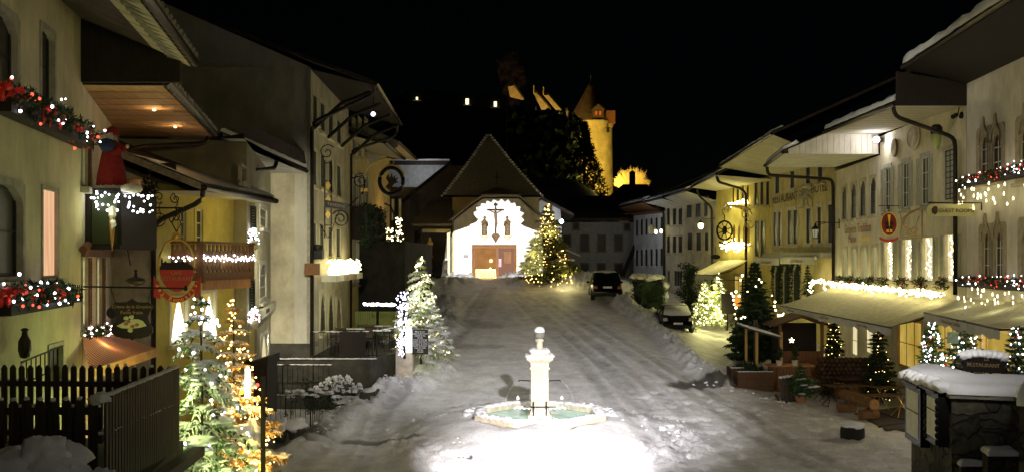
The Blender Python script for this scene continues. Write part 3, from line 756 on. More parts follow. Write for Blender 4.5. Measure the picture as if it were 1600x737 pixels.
cb.lathe([(.12,2.78),(.12,2.84),(.1,2.86),(.095,3.0),(.13,3.05),(.15,3.08),(.1,3.13)], (FC.x, FC.y, 0), 20)
cb.build('column', 'stone_pale', fo)
MB().blob((FC.x, FC.y, 3.27), .165, 0, 14).build('ball', 'concrete', fo, smooth=True)
b = MB(); b.lathe([(.165,3.33),(.168,3.37),(.15,3.44),(.1,3.49),(.02,3.51)], (FC.x, FC.y, 0), 18)
for i in range(26):
    a = 2*math.pi*i/26; rr = .36/max(abs(math.cos(a)), abs(math.sin(a))); b.blob((FC.x+math.cos(a)*rr, FC.y+math.sin(a)*rr, 2.6), (.1,.1,.055), .3, 5, i)
for i in range(20):
    a = 2*math.pi*i/20; rr = .22/max(abs(math.cos(a)), abs(math.sin(a))); b.blob((FC.x+math.cos(a)*rr, FC.y+math.sin(a)*rr, 2.75), (.11,.11,.07), .3, 5, i)
b.build('snow_cap', 'snow', fo, smooth=True)
for s in (-1, 1):
    b = MB().tube([(FC.x+s*.27, FC.y-.05, 1.82), (FC.x+s*.62, FC.y-.05, 1.84), (FC.x+s*.66, FC.y-.05, 1.8)], .018, 6); b.build('spout', 'iron', fo)
    pts = [(FC.x+s*(.66+.55*t), FC.y-.05-.1*t, 1.8-1.1*t*t) for t in [i/10 for i in range(11)]]
    MB().tube(pts, [.0025+.0012*math.sin(i*2.1) for i in range(11)], 5).build('water_jet', 'lamp_clear', fo)
    b = MB()
    for i in range(7): b.blob((FC.x+s*(.34+.07*i), FC.y-.3, 1.0+.04*(i % 2)), (.06,.05,.03), .8, 5, i+s)
    b.blob((FC.x+s*.68, FC.y-.3, 1.32), (.05,.04,.06), 1, 5, 3)
    b.build('ice', 'snow', fo, smooth=True)
    b = MB()
    x = FC.x+s*.2; b.tube([(x, FC.y-.34, .72), (x, FC.y-.34, 1.22)], .022, 6); b.build('railing_post', 'iron', fo)
MB().tube([(FC.x-.5, FC.y-.34, 1.05), (FC.x+.5, FC.y-.34, 1.05)], .02, 6).build('railing_bar', 'iron', fo)
b = MB()
for i in range(40):
    x = FC.x+rnd.uniform(-.25,.25); z = rnd.uniform(.74,1.04); b.blob((x, FC.y-.33, z), (.02,.02,.02), .5, 3, i)
b.build('ice_beads', 'snow', fo)
def text_into(b, s, P, u, v, size, align='CENTER'):
    """lettering turned into faces and put on the builder"""
    cu = bpy.data.curves.new('t', 'FONT'); cu.body = s; cu.size = size; cu.extrude = .004; cu.align_x = align; cu.align_y = 'CENTER'; cu.resolution_u = 3
    o = bpy.data.objects.new('t', cu); col.objects.link(o); dg = bpy.context.evaluated_depsgraph_get(); me = o.evaluated_get(dg).to_mesh()
    u = Vector(u).normalized(); v = Vector(v).normalized(); w = u.cross(v); P = Vector(P); n = len(b.v)
    b.v += [P+u*q.co.x+v*q.co.y+w*q.co.z for q in me.vertices]; b.f += [tuple(n+i for i in p.vertices) for p in me.polygons]
    o.evaluated_get(dg).to_mesh_clear(); bpy.data.objects.remove(o); bpy.data.curves.remove(cu)
def spiral(c, u, v, r0, turns, sgn=1, a0=0, n=26):
    return [c+(u*math.cos(a0+sgn*2*math.pi*turns*i/n)+v*math.sin(a0+sgn*2*math.pi*turns*i/n))*r0*(1-.86*i/n) for i in range(n+1)]
def scrollwork(name, label, cat, c0, c1, hh, m='iron', seed=1, cols=5, r=.012, parent=None, rosettes=0, u=None):
    """wrought iron bracket filling the panel between c0 and c1"""
    rnd = random.Random(seed); c0 = Vector(c0); c1 = Vector(c1); u = (c1-c0).normalized(); L = (c1-c0).length
    o = parent or empty(name, c0, label, cat); b = MB(); b.tube([c0, c1], r*1.6, 6); 
    for k in range(cols):
        x = (k+.5)/cols; sc_ = hh*(1-.45*x); c = c0+u*(L*x)
        for sg in (-1, 1):
            q = c+UP*sg*sc_*.45; pts = spiral(q, u, UP, sc_*rnd.uniform(.26,.4), rnd.choice((1.4,1.8)), sg*(1 if k % 2 else -1), rnd.uniform(0,6)); b.tube(pts, r, 5, False)
            b.tube([c, q.lerp(c,.4)+u*.05, pts[0]], r*.9, 5, False)
    b.build('scrolls', m, o)
    return o
def icicle_points(path, n, rnd, hang): 
    out = []
    for i in range(n):
        t = rnd.random()*(len(path)-1); k = min(len(path)-2, int(t)); p = Vector(path[k]).lerp(Vector(path[k+1]), t-k); out.append(p-UP*hang*rnd.random()**1.5)
    return out
# ---- L1 the nearest cream house
f1 = Fac((-4.5-.18*8.5, 8.5), (-4.5-.18*16.8, 16.8))
h1 = House('corner_house', 'nearest cream plastered house on the left with deep tiled eave and two flower boxes', f1, 0, f1.L, 0, 9.95, 'plaster_cream', 7)
h1.win(66, 89, 298, 430, 'lit_peach', 'rect', grid=(1,1), sash=None, fw=.07, depth=.07)
h1.win(-22, 34, 287, 432, 'dark', 'low', grid=(2,2), fw=.1, sash='shutter_dark', depth=.12)
h1.win(64, 84, 48, 158, 'dark', 'low', grid=(1,2), fw=.08, sash='shutter_dark', depth=.12)
h1.win(-30, 26, 14, 140, 'dark', 'low', grid=(2,2), fw=.1, sash='shutter_dark', depth=.12)
h1.win(76, 97, 541, 600, 'dark', 'rect', grid=(1,1), fw=.06, sash=None, sill=False)
h1.finish()
E0 = W(0, 0, 8.0); 
e1, e0 = Vector((-5.65, 16.9, 9.0)), Vector((-5.65+.18*8.4, 8.5, 9.0))
roof(h1, e0, e1, f1.P(0, 9.85), f1.P(f1.L, 9.85), .42, 7, 'soffit_cream', 'tile_dark', snow=.1, flat=False, ribs=True, snow_in=.5)
b = MB(); rnd = random.Random(2)
for i in range(26):  # the round tile ends over the gutter
    p = e0.lerp(e1, (i+.5)/26); b.tube([p+Vector((.1,0,.1)), p+Vector((-.35,0,.22))], .13, 8)
b.build('tile_ends', 'tile_snowy', h1.o, smooth=True)
def ledge_shelf():
    o = empty('wall_shelf', f1.at(25, 560, .1), 'iron shelf with a jug on the nearest cream wall, above the picket fence', 'shelf'); b = MB()
    a, c = f1.at(-5, 566, .3), f1.at(56, 543, .3); b.tube([a, c], .014, 5); b.tube([a-UP*.3, c-UP*.3], .014, 5)
    for k in range(9):
        p = a.lerp(c, k/8); b.tube([p, p-UP*.3], .009, 4)
    b.build('rack', 'iron', o)
    b = MB(); b.lathe([(.02,0),(.06,.02),(.085,.12),(.08,.24),(.04,.32),(.035,.37),(.055,.4),(.02,.42)], f1.at(14, 560, .2), 14); b.build('jug', 'gutter_metal', o, smooth=True)
ledge_shelf()
for py0, py1, x0, x1, lab, hh, sd in ((158, 212, -22, 118, 'red-bowed fir garland with white bulbs below the upper windows of the nearest house', .2, 3), (455, 455, -22, 84, 'red-bowed fir garland with white bulbs in the lower flower box of the nearest house', .17, 4)):
    bx = MB(); a, c = f1.t(x0), f1.t(x1); zt = f1.z((x0+x1)/2, (py0+py1)/2)
    zt = f1.z(x1, py1)
    f1.block(bx, a, c, zt-.22, zt-.02, .06, .3); bo = bx.build('flower_box', 'wood_dark', label='dark flower box on the nearest cream house, '+('under its upper windows' if sd == 3 else 'under its lower lit window'), cat='flower box', origin=f1.P(a, zt-.22, .06))
    g = garland('garland', lab, 'garland', [f1.P(a, zt+.0, .24), f1.P((a+c)/2, zt+.03, .24), f1.P(c, zt-.03, .24)], hh, dens=420, leaf=.11, nb=62, bmat='bulb_white', br=.021, bows=26, red=14, light=3, lcol=(1,.9,.8))
    hang = MB()
b = MB()
for k in range(7):
    p = f1.at(96+k*3.3, 452, .12); b.tube(spiral(p-UP*.12, f1.u, UP, .09, 1.3, 1, k), .008, 4, False); b.tube([p-UP*.2, p+UP*.08], .008, 4)
q0, q1 = f1.at(92, 453, .12), f1.at(118, 452, .12); b.tube([q0-UP*.2, q1-UP*.2], .012, 4); b.tube([q0, q1], .012, 4)
b.build('flower_basket', 'iron', label='empty curled iron flower holder at the end of the lower flower box', cat='flower holder', origin=q0)
# ---- L2 with the balcony figure
f2 = Fac((-7.53, 16.83), (-9.17, 22))
h2 = House('inn_house', 'white house with wide brown board soffit and a small balcony carrying a red figure', f2, 0, f2.L+1.8, 0, 8.7, 'plaster_white', 5)
h2.win(128.5, 135.5, 402, 510, 'lit_cream', 'rect', shut=1, shm='shutter_brown', grid=(1,3), fw=.08)
h2.win(151, 157.5, 402, 510, 'lit_cream', 'rect', shut=1, shm='shutter_brown', grid=(1,3), fw=.08)
h2.win(128.5, 135, 218, 290, 'lit_cream_dim', 'rect', shut=1, shm='shutter_brown', grid=(1,2), fw=.08)
b = MB(); f2.block(b, f2.t(124), f2.t(171), f2.z(150, 401), f2.z(150, 388), .03, .09); b.tube([f2.at(124,390,.06), f2.at(135,380,.06), f2.at(150,385,.06), f2.at(160,380,.06), f2.at(170,392,.06)], .07, 6); b.build('carved_lintel', 'shutter_brown', h2.o)
h2.finish()
E0, E1 = W(250, 130, 16.8), Vector((-7.5, 24, 8.68)); E0 = Vector((-6.16, 16.9, 8.68))
roof(h2, E0, E1, f2.P(0, 8.68), Vector((-9.8, 24, 8.68)), .45, 6, 'wood_soffit', 'tile_dark', snow=.12, gable='wood_dark', flat=True, ribs=True, snow_in=.45)
b = MB()
for i in range(22):
    p = E0.lerp(E1, (i+.5)/22); b.tube([p+Vector((.12,0,.08)), p+Vector((-.3,0,.2))], .12, 8)
b.build('tile_ends', 'tile_snowy', h2.o, smooth=True)
b = MB(); a = Vector((-7.9, 16.9, 8.66)); MBt = b.quad(E0.lerp(f2.P(0,8.68), .6)+Vector((0,2.9,-.045)), E0.lerp(f2.P(0,8.68), .0)+Vector((-.5,2.9,-.045)), E0+Vector((-.5,3,-.045)), E0.lerp(f2.P(0,8.68), .6)+Vector((0,3,-.045))); b.build('soffit_batten', 'wood_dark', h2.o)
for p, k in ((W(241, 183, 19.5), 0), (W(274, 207, 22.0), 1)):
    p = Vector((p.x, p.y, 8.64)); MB().lathe([(.03,0),(.035,-.02),(.02,-.03)], p, 10).build('downlight', 'lamp_glow', h2.o); lamp(p-UP*.15, 5, (1,.6,.25), .05, 'soffit_light')
pipe(h2, [E1+Vector((-.05,-.1,.05)), E1+Vector((-.1,-.1,-.2)), Vector((-8.6,22.2,8.2)), Vector((-9.0,21.95,8.0))])
# gable board of the neighbouring attic hanging below the first roof
b = MB(); b.hexa([(-7.5,16.7,8.68),(-5.78,16.7,8.68),(-5.78,16.7,9.05),(-7.5,16.7,9.95)], [(-7.5,16.8,8.68),(-5.78,16.8,8.68),(-5.78,16.8,9.05),(-7.5,16.8,9.95)]); b.build('attic_boards', 'wood_dark', h2.o)
# balcony box, its near side towards the street end
y0, y1 = 17.2, 18.9; xi, xo = -7.78, -7.02; zb, zt = 5.82, 6.83
bo = empty('balcony', (-7.4, 17.2, zb), 'small dark wooden balcony box on the white house carrying the red figure', 'balcony')
b = MB(); n = 9
for k in range(n):
    x = xi+(xo-xi)*k/n; b.box((x+(xo-xi)/n/2, y0, (zb+zt)/2), ((xo-xi)/n-.012, .05, zt-zb))
b.box(((xi+xo)/2, y0-.01, zt), (xo-xi+.06, .12, .07)); b.box(((xi+xo)/2, y0-.01, zb), (xo-xi+.04, .1, .07)); b.box((xo, (y0+y1)/2, (zb+zt)/2), (.05, y1-y0, zt-zb)); b.box(((xi+xo)/2-.1, (y0+y1)/2, zb), (xo-xi+.2, y1-y0, .08)); b.box(((xi+xo)/2-.1, (y0+y1)/2, zt-.02), (xo-xi+.2, y1-y0, .05))
b.build('panelling', 'wood_dark', bo); MB().box((-7.28, y0-.04, 6.32), (.45, .02, .9)).build('green_panel', mat('panel_green', (.02,.03,.008), .5, bump=0), bo)
o = empty('string_lights', (-7.4, 17.1, zt), 'short icicle light string along the rim of the figure balcony', 'string lights'); MB().tube([(-7.95,17.12,6.9),(-7.4,17.1,6.84),(-6.85,17.1,6.78)], .008, 4).build('wire', 'iron', o)
bulbs(o, icicle_points([(-7.95,17.1,6.9),(-7.4,17.1,6.84)], 11, random.Random(4), .22)+icicle_points([(-7.4,17.08,6.8),(-6.85,17.08,6.76),(-6.8,18.2,6.8)], 46, random.Random(5), .34), .022, 'bulb_white'); lamp((-7.1, 16.75, 6.5), 5, (.95,1,.55), .15, 'string_light_glow')
b = MB(); b.blob((-6.85, 17.25, 6.86), (.18,.2,.09), .5, 6, 3); b.build('snow_patch', 'snow', bo, smooth=True)
b = MB(); b.lathe([(.004,5.75),(.03,5.95),(.05,6.25),(.04,6.42),(.015,6.5)], (-7.1,17.05,0), 12); co_ = b.build('hanging_cone', 'wood_orange', label='orange carrot-shaped cone hanging in front of the balcony boards', cat='decoration', origin=(-7.1,17.05,6.5), smooth=True); b = MB(); b.blob((-7.09,17.02,6.42), (.07,.05,.1), .8, 8, 2); b.blob((-7.06,17.0,6.22), (.045,.03,.08), .8, 8, 5); b.build('snow', 'snow', co_, smooth=True)
# robed figure: one continuous body, robe
fg = empty('robed_figure', (-7.25, 17.5, 6.86), 'robed figure in red with white fur hem standing on the small balcony', 'figure')
b = MB(); b.lathe([(.27,0),(.28,.05),(.25,.3),(.19,.6),(.15,.78),(.13,.86),(.075,.93),(.06,.96)], (-7.3,17.5,6.84), 20, sx=1, sy=.8)
b.tube([(-7.38,17.5,7.64),(-7.2,17.42,7.52),(-7.05,17.4,7.6)], [.075,.07,.055], 10); b.tube([(-7.22,17.5,7.66),(-7.08,17.45,7.6),(-6.99,17.4,7.62)], [.075,.065,.05], 10); b.build('robe', 'red_cloth', fg, smooth=True)
b = MB(); b.blob((-7.28,17.48,7.88), (.085,.095,.11), .05, 10); b.tube([(-7.28,17.49,7.7),(-7.28,17.48,7.84)], [.06,.05], 10); b.blob((-6.96,17.38,7.64), (.035,.035,.04), .2, 6); b.build('body', 'skin', fg, smooth=True)
MB().lathe([(.1,7.84),(.11,7.9),(.1,7.96),(.06,8.0),(.02,8.02)], (-7.28,17.49,0), 14).build('hood', 'red_cloth', fg, smooth=True)
b = MB(); b.blob((-7.28,17.4,7.8), (.07,.05,.09), .4, 6); 
for k in range(22): a = 2*math.pi*k/22; b.blob((-7.3+math.cos(a)*.275, 17.5+math.sin(a)*.22, 6.89), (.05,.05,.045), .5, 5, k)
b.build('fur_trim', 'white_fur', fg, smooth=True); b = MB(); b.blob((-7.33,17.36,7.66), (.15,.09,.12), .3, 8, 2); b.build('sack', 'blue_cloth', fg, smooth=True)
for (x, k) in ((-6.92, 'brown flower pot with yellow stems beside the red figure on the balcony'),):
    MB().lathe([(.08,0),(.12,.2),(.13,.22),(.1,.22)], (x,17.6,6.85), 12).build('flower_pot', 'pot_clay', label=k, cat='flower pot', origin=(x,17.6,6.85), smooth=True)
garland('garland', 'pinkish lit garland along the first floor window sill of the white inn house', 'garland', [f2.at(116,520,.2)-Vector((0,.0,0)), f2.at(140,518,.25), f2.at(172,512,.25)], .09, dens=300, leaf=.07, nb=80, bmat=('bulb_pink' if emis('bulb_pink', (1,.72,.72), 8) else ''), br=.018, bows=0, light=3, lcol=(1,.75,.6))
# orange awning
ao = empty('orange_awning', (-8, 17, 4.2), 'striped orange awning with a pale wooden front beam behind the picket fence', 'awning')
A0, A1, B0, B1 = Vector((-7.6,16.95,4.32)), Vector((-8.75,20.3,4.28)), Vector((-6.95,15.8,3.8)), Vector((-7.3,19.6,3.8))
b = MB(); n = 10
for i in range(n):
    for j in range(4):
        q = lambda s, t: A0.lerp(A1, s).lerp(B0.lerp(B1, s), t)-UP*.05*math.sin(math.pi*t)
        b.quad(q(i/n,j/4), q((i+1)/n,j/4), q((i+1)/n,(j+1)/4), q(i/n,(j+1)/4))
dirA = (B1-B0).normalized(); b.build('cloth', 'awning_orange', ao, smooth=True, uv=lambda p: ((p-B0).dot(dirA)*1.0, p.x*.3))
mp = None
b = MB(); b.prism([B0, B0-UP*.17, B1-UP*.17, B1], (.07,.02,0)); b.build('front_beam', mat('beam_yellow', (.55,.34,.1), .7, bump=.2), ao)
lamp((-7.6, 18.0, 4.05), 9, (1,.6,.2), .15, 'awning_light'); lamp((-7.9, 17.3, 4.75), 5, (1,.5,.25), .1, 'awning_top_light')
# ---- iron pole with disc lamp and black dairy sign
p0, p1 = W(118, 447, 17.3), W(290, 450, 17.3)
b = MB().tube([p0, p1], .018, 6); b.lathe([(.03,-.04),(.04,0),(.01,.06)], p1, 8); po = b.build('sign_pole', 'iron', label='long thin iron pole reaching out from the white inn house', cat='pole', origin=p0)
dl = empty('disc_lamp', W(212, 438, 17.3), 'round dark disc lamp standing on the iron pole', 'lamp'); c = W(212, 438, 17.25)
b = MB(); b.lathe([(.01,-.1),(.12,-.07),(.17,-.02),(.18,.01),(.13,.04),(.03,.07),(.02,.16),(.035,.18),(.01,.2)], c, 18); b.build('shade', 'gutter_metal', dl, smooth=True)
MB().lathe([(.15,-.045),(.15,-.05)], c+Vector((0,-.06,.02)), 18, sy=.6).build('diffuser', mat('milk_glass', (.3,.36,.12), .4, bump=0), dl)
def shield(c, w, h, m, name='board', parent=None, th=.03):
    pr = [(-.36,.5),(-.5,.44),(-.62,.36)] 
    pts = [(0,.5),(.12,.42),(.3,.41),(.38,.42),(.5,.31),(.42,.2),(.37,.05),(.4,-.08),(.48,-.2),(.48,-.32),(.38,-.42),(.2,-.47),(.05,-.48),(0,-.52)]
    full = pts+[(-x, z) for x, z in reversed(pts[1:-1])]
    return MB().prism([c+Vector((x*w, 0, z*h)) for x, z in full], (0, th, 0)).build(name, m, parent)
sc_ = W(206, 498, 17.3); so_ = empty('shop_sign', sc_, 'black shield-shaped dairy sign with a painted dish of cream and berries', 'sign'); shield(sc_, .78, .74, 'sign_black', parent=so_)
b = MB(); f_ = (sc_+Vector((0,-.012,0)))
text_into(b, 'Crème de la Gruyère', f_+Vector((0,0,.225)), (1,0,0), UP, .082); text_into(b, 'et', f_+Vector((-.05,0,.17)), (1,0,0), UP, .06); text_into(b, 'Petits fruits', f_+Vector((0,0,.12)), (1,0,0), UP, .088); b.build('lettering', 'letter_dim', so_)
b = MB()
pl = [(-.27,-.12),(-.1,-.03),(0,.0),(.12,0),(.2,-.03),(.27,-.12),(.15,-.15),(0,-.17),(-.18,-.16)]
b.prism([f_+Vector((x,0,z)) for x, z in pl], (0,.008,0))
for x, z in ((-.1,.02),(0,.04),(-.02,-.2)): b.blob(f_+Vector((x,0,z)), (.05,.01,.035), .3, 6, x)
b.build('painted_cream', mat('cream_paint', (.5,.5,.25), .6, bump=0), so_)
b = MB(); 
for x, z in ((.1,-.1),(.02,-.13),(-.1,-.08),(-.05,-.04)): b.blob(f_+Vector((x,-.008,z)), (.04,.008,.03), .3, 6, x)
b.build('painted_berries', 'letter_red', so_)
b = MB()
for x in (-.3, .28): b.tube([sc_+Vector((x,.01,.3)), Vector((sc_.x+x*1.3, 17.3, p0.z-.0))], .006, 4)
b.build('chain', 'iron', so_)
# small dark medallion beside it
MB().lathe([(.01,-.015),(.1,-.012),(.1,.012),(.01,.015)], (0,0,0), 14).build('tmp', 'iron')
tmp = bpy.data.objects['tmp']; tmp.rotation_euler = (R(90),0,0); tmp.location = W(175, 488, 17.4); tmp.name = 'medallion'; tag(tmp, 'small dark round medallion at the left shoulder of the black shield sign', 'medallion')
# ---- scroll bracket carrying the oval sign
bk = scrollwork('sign_bracket', 'curled wrought iron bracket above the oval restaurant sign', 'sign bracket', W(183, 325, 20.5), W(287, 325, 20.5), .72, seed=3, cols=4)
b = MB(); rnd = random.Random(9); cc = W(232, 296, 20.5)
for k in range(14): a = rnd.uniform(0, 6.3); b.tube([cc, cc+Vector((math.cos(a)*.1,0,math.sin(a)*.12)), cc+Vector((math.cos(a+.5)*.24,rnd.uniform(-.05,.05),math.sin(a+.5)*.26))], [.03,.02,.006], 5)
leafclump(b, cc, (.22,.08,.3), 120, .1, rnd); b.tube([W(204,415,20.5), W(196,375,20.5), W(190,330,20.5)], .012, 5); b.build('iron_foliage', 'iron', bk)
oc_ = W(276, 415, 20.4); ov = empty('restaurant_sign', oc_, 'oval hanging restaurant sign, gold ring over a red half with gold lettering and red ribbon', 'sign')
rx, rz = .385, .57
def ell(k, a): return oc_+Vector((math.cos(a)*rx*k, 0, math.sin(a)*rz*k))
b = MB(); b.tube([ell(1, R(-200+10*i)) for i in range(23)], .022, 8, False) if 0 else b.tube([ell(1, R(10*i-10)) for i in range(21)], .026, 8); b.build('gold_ring', 'brass', ov, smooth=True)
b = MB(); b.prism([ell(.97, R(188+8.2*i)) for i in range(21)], (0,.03,0)); b.build('red_panel', 'sign_red', ov)
b = MB(); base = oc_+Vector((0,.0,-.02)); sk = [(-.37,-.06),(-.35,.02),(-.33,.02),(-.33,.15),(-.315,.19),(-.3,.15),(-.3,.09),(-.27,.09),(-.24,.13),(-.21,.09),(-.12,.09),(-.1,.13),(-.07,.09),(0,.1),(.02,.15),(.06,.1),(.1,.1),(.12,.14),(.16,.09),(.22,.09),(.24,.12),(.26,.06),(.3,.05),(.36,-.02),(.37,-.06)]
b.prism([base+Vector((x,-.005,z)) for x, z in sk], (0,.03,0)); b.build('town_silhouette', 'sign_black', ov)
b = MB(); text_into(b, 'CAFE', oc_+Vector((0,-.015,-.15)), (1,0,0), UP, .1); text_into(b, 'RESTAURANT', oc_+Vector((0,-.015,-.27)), (1,0,0), UP, .115); b.build('lettering', 'letter_dim', ov)
b = MB(); k0 = 1.17; q = [ell(k0, R(208+6.2*i)) for i in range(21)]; q2 = [ell(k0+.2, R(208+6.2*i)) for i in range(21)]
for i in range(20): b.hexa([q[i], q[i+1], q2[i+1], q2[i]], [p+Vector((0,.02,0)) for p in (q[i], q[i+1], q2[i+1], q2[i])])
for s in (-1, 1): b.prism([oc_+Vector((s*.38,.03,-.42)), oc_+Vector((s*.5,.03,-.2)), oc_+Vector((s*.5,.03,-.66)), oc_+Vector((s*.36,.03,-.7))], (0,.015,0))
b.build('ribbon', 'sign_red', ov)
b = MB(); s = 'des Remparts'
for i, ch in enumerate(s):
    a = R(215+10.0*i); p = ell(k0+.1, a)+Vector((0,-.012,0)); tg = Vector((-math.sin(a)*rx, 0, math.cos(a)*rz)).normalized(); text_into(b, ch, p, tg, Vector((-tg.z, 0, tg.x)), .13)
b.build('ribbon_lettering', 'letter_gold', ov)
b = MB(); cm = oc_+Vector((0,0,rz+.05)); b.blob(cm, (.06,.05,.06), 0, 8); b.tube([cm+Vector((math.cos(R(30*i))*.09,0,math.sin(R(30*i))*.09)) for i in range(13)], .016, 6); b.build('medallion', 'brass', ov, smooth=True)
b = MB(); b.tube([cm+UP*.1, cm+Vector((-.1,0,.28)), cm+Vector((0,0,.45)), cm+Vector((.1,0,.28)), cm+UP*.1], .014, 5); b.tube([cm+UP*.45, Vector((cm.x, cm.y, W(276,325,20.4).z))], .014, 5); b.build('hanger', 'iron', ov)
# ---- L3 restaurant
f3 = Fac((-8.2, 22), (-7.16, 26.7))
h3 = House('restaurant_house', 'yellow restaurant house with carved brown balcony and lit cone trees in its windows', f3, 0, f3.L, 0, 7.35, 'plaster_yellow', 6)
h3.win(281, 290, 325, 392, 'dark', grid=(1,3), fw=.1, trim='plaster_yellow'); h3.win(306.5, 316.5, 327, 392, 'dark', grid=(1,3), fw=.1, trim='plaster_yellow')
h3.win(375, 389.5, 321, 384, 'shutter_orange', grid=(1,1), sash=None, shut=2, shm='shutter_dark', fw=.03, shw=.3)
h3.win(267, 293, 466, 533, 'lit_yellow', grid=(1,1), fw=.08, trim='white_frame', depth=.12, name='window'); h3.win(315, 336, 456, 524, 'lit_yellow', grid=(1,1), fw=.08, trim='white_frame', depth=.12)
h3.win(374, 388, 436, 490, 'shutter_orange', grid=(1,1), sash=None, shut=2, shm='shutter_dark', fw=.03, shw=.28)
h3.finish()
MB().quad(f3.P(-.004,0,-.0), f3.P(-.004,0,-3), f3.P(-.004,7.9,-3), f3.P(-.004,7.35,0)).build('side_wall', 'plaster_grey', h3.o)
b = MB(); b.hexa([f3.P(0,7.35,0), f3.P(0,7.35,-6), f3.P(0,9.6,-6)], [f3.P(f3.L,7.35,0), f3.P(f3.L,7.35,-6), f3.P(f3.L,9.6,-6)]); b.build('attic', 'plaster_grey', h3.o)
roof(h3, (-6.97,21.5,7.15), (-6.77,27.3,7.2), f3.P(-.5,7.3), f3.P(f3.L+.6,7.25), .4, 7, 'soffit_cream', 'tile_snowy', flat=True, snow=.05, snow_in=1.6)
pipe(h3, [(-6.95,21.6,7.15), (-6.98,21.6,6.9), (-8.05,21.7,6.45), (-8.12,21.75,6.2), (-8.12,21.75,2)], .06)
MB().box(W(250,262,21.6)+Vector((.05,0,.0)), (.6,.1,.2)).build('eave_board', 'wood_dark', h3.o)
for k, (a, c, lab) in enumerate((((280,466),(280,532),'illuminated white cone tree in the left restaurant window'), ((327.5,463),(327.5,524),'illuminated white cone tree in the right restaurant window'))):
    t = f3.t(a[0]); zt_, zb_ = f3.z(a[0], a[1]), f3.z(c[0], c[1]); p = f3.P(t, zb_, -.02); hh = zt_-zb_
    MB().lathe([(.2,0),(.12,hh*.45),(.012,hh)], p, 12).build('cone_tree', 'tree_shine', label=lab, cat='lit cone', origin=p, group='cone trees in restaurant windows')
    lamp(p+f3.n*.5+UP*.4, 4, (1,.95,.5), .2, 'cone_glow')
for k, (px, py, lab) in enumerate(((386, 372, 'lit wreath under the upper orange shuttered window'), (387, 496, 'lit wreath on the sill of the lower orange shuttered window'))):
    c = f3.at(px, py, .18); pts = [c+(f3.u*math.cos(a)+UP*math.sin(a))*.2 for a in [R(-30+20*i) for i in range(13)]]
    garland('wreath', lab, 'wreath', pts, .06, dens=250, leaf=.07, nb=90, bmat='bulb_white', br=.021, bows=2, group='lit wreaths on the restaurant', light=3, lcol=(1,1,.85))
    b = MB(); b.lathe([(.11,-.3),(.15,-.08),(.15,-.06)], c, 12); b.build('flower_pot', 'pot_pale', label='pale pot on the sill behind the '+('upper' if k == 0 else 'lower')+' lit wreath', cat='flower pot', origin=c-UP*.3, smooth=True)
# balcony
bl = empty('balcony', (-7.5, 23.5, 5.18), 'carved brown wooden balcony with cut-out hearts and a white light string', 'balcony')
c0 = Vector((-7.28, 22.5, 0)); u3 = f3.u; pr = .82; Lb = 2.5; zb, zt = 5.2, 5.97
def bal(b, s0, s1, z0, z1, o0, o1):
    P = lambda s, z, o: Vector((c0.x, c0.y, z))+u3*s+f3.n*o
    return b.hexa([P(s0,z0,o0), P(s1,z0,o0), P(s1,z0,o1), P(s0,z0,o1)], [P(s0,z1,o0), P(s1,z1,o0), P(s1,z1,o1), P(s0,z1,o1)])
b = MB(); bal(b, 0, Lb, zb-.1, zb, -pr, 0); bal(b, -.04, Lb+.04, zt, zt+.06, -.06, .06); bal(b, -.05, .03, zt, zt+.06, -pr, -.06); bal(b, 0, Lb, zb-.02, zb+.1, -.02, .03); bal(b, 0, .04, zb, zb+.1, -pr, 0)
bal(b, 0, .1, zb-.15, zt, -.06, .04); bal(b, Lb-.1, Lb, zb-.15, zt, -.06, .04); b.build('rail', 'wood_brown', bl)
b = MB(); n = 13
for i in range(n):   # turned boards with gaps between them
    s = .14+(Lb-.28)*i/(n-1); P = lambda ds, z: Vector((c0.x, c0.y, z))+u3*(s+ds)
    pf = [(.03,0),(.07,.08),(.07,.14),(.035,.24),(.035,.3),(.075,.38),(.075,.46),(.03,.56),(.05,.66)]
    pl = [P(x, zb+.1+z) for x, z in pf]+[P(-x, zb+.1+z) for x, z in reversed(pf)]; b.prism(pl, f3.n*.03)
n = 6
for i in range(n):
    o_ = -.1-(pr-.15)*i/(n-1); P = lambda do, z: Vector((c0.x, c0.y, z))+f3.n*(o_+do)
    b.prism([P(x, zb+.1+z) for x, z in pf]+[P(-x, zb+.1+z) for x, z in reversed(pf)], u3*.03)
b.build('balusters', 'wood_brown', bl)
b = MB(); bal(b, .1, Lb-.1, zb-.32, zb-.1, -.03, 0); b.build('scalloped_skirt', 'wood_orange', bl)
o = empty('string_lights', c0+Vector((0,0,5.75)), 'wavy white light string along the carved brown balcony', 'string lights'); rnd = random.Random(8)
pp = [Vector((c0.x, c0.y, 5.72))+f3.n*(.07)+u3*(Lb*i/30) for i in range(31)]; MB().tube(pp, .006, 3).build('wire', 'iron', o)
bulbs(o, [p-UP*(.08*abs(math.sin(i*1.3))+rnd.random()*.09) for i, p in enumerate(pp) for _ in range(2)]+[Vector((c0.x-.1-rnd.random()*.7, c0.y-.08, 5.68-rnd.random()*.12)) for _ in range(16)], .02, 'bulb_white'); lamp(c0+Vector((.25,.9,5.6)), 4, (1,.95,.8), .2, 'string_light_glow')
lamp(f3.P(2.5, 6.4, .9), 14, (1,.8,.25), .3, 'balcony_ceiling_light')
lamp(f3.P(3.0, 4.4, 1.2), 10, (1,.8,.3), .3, 'porch_light')
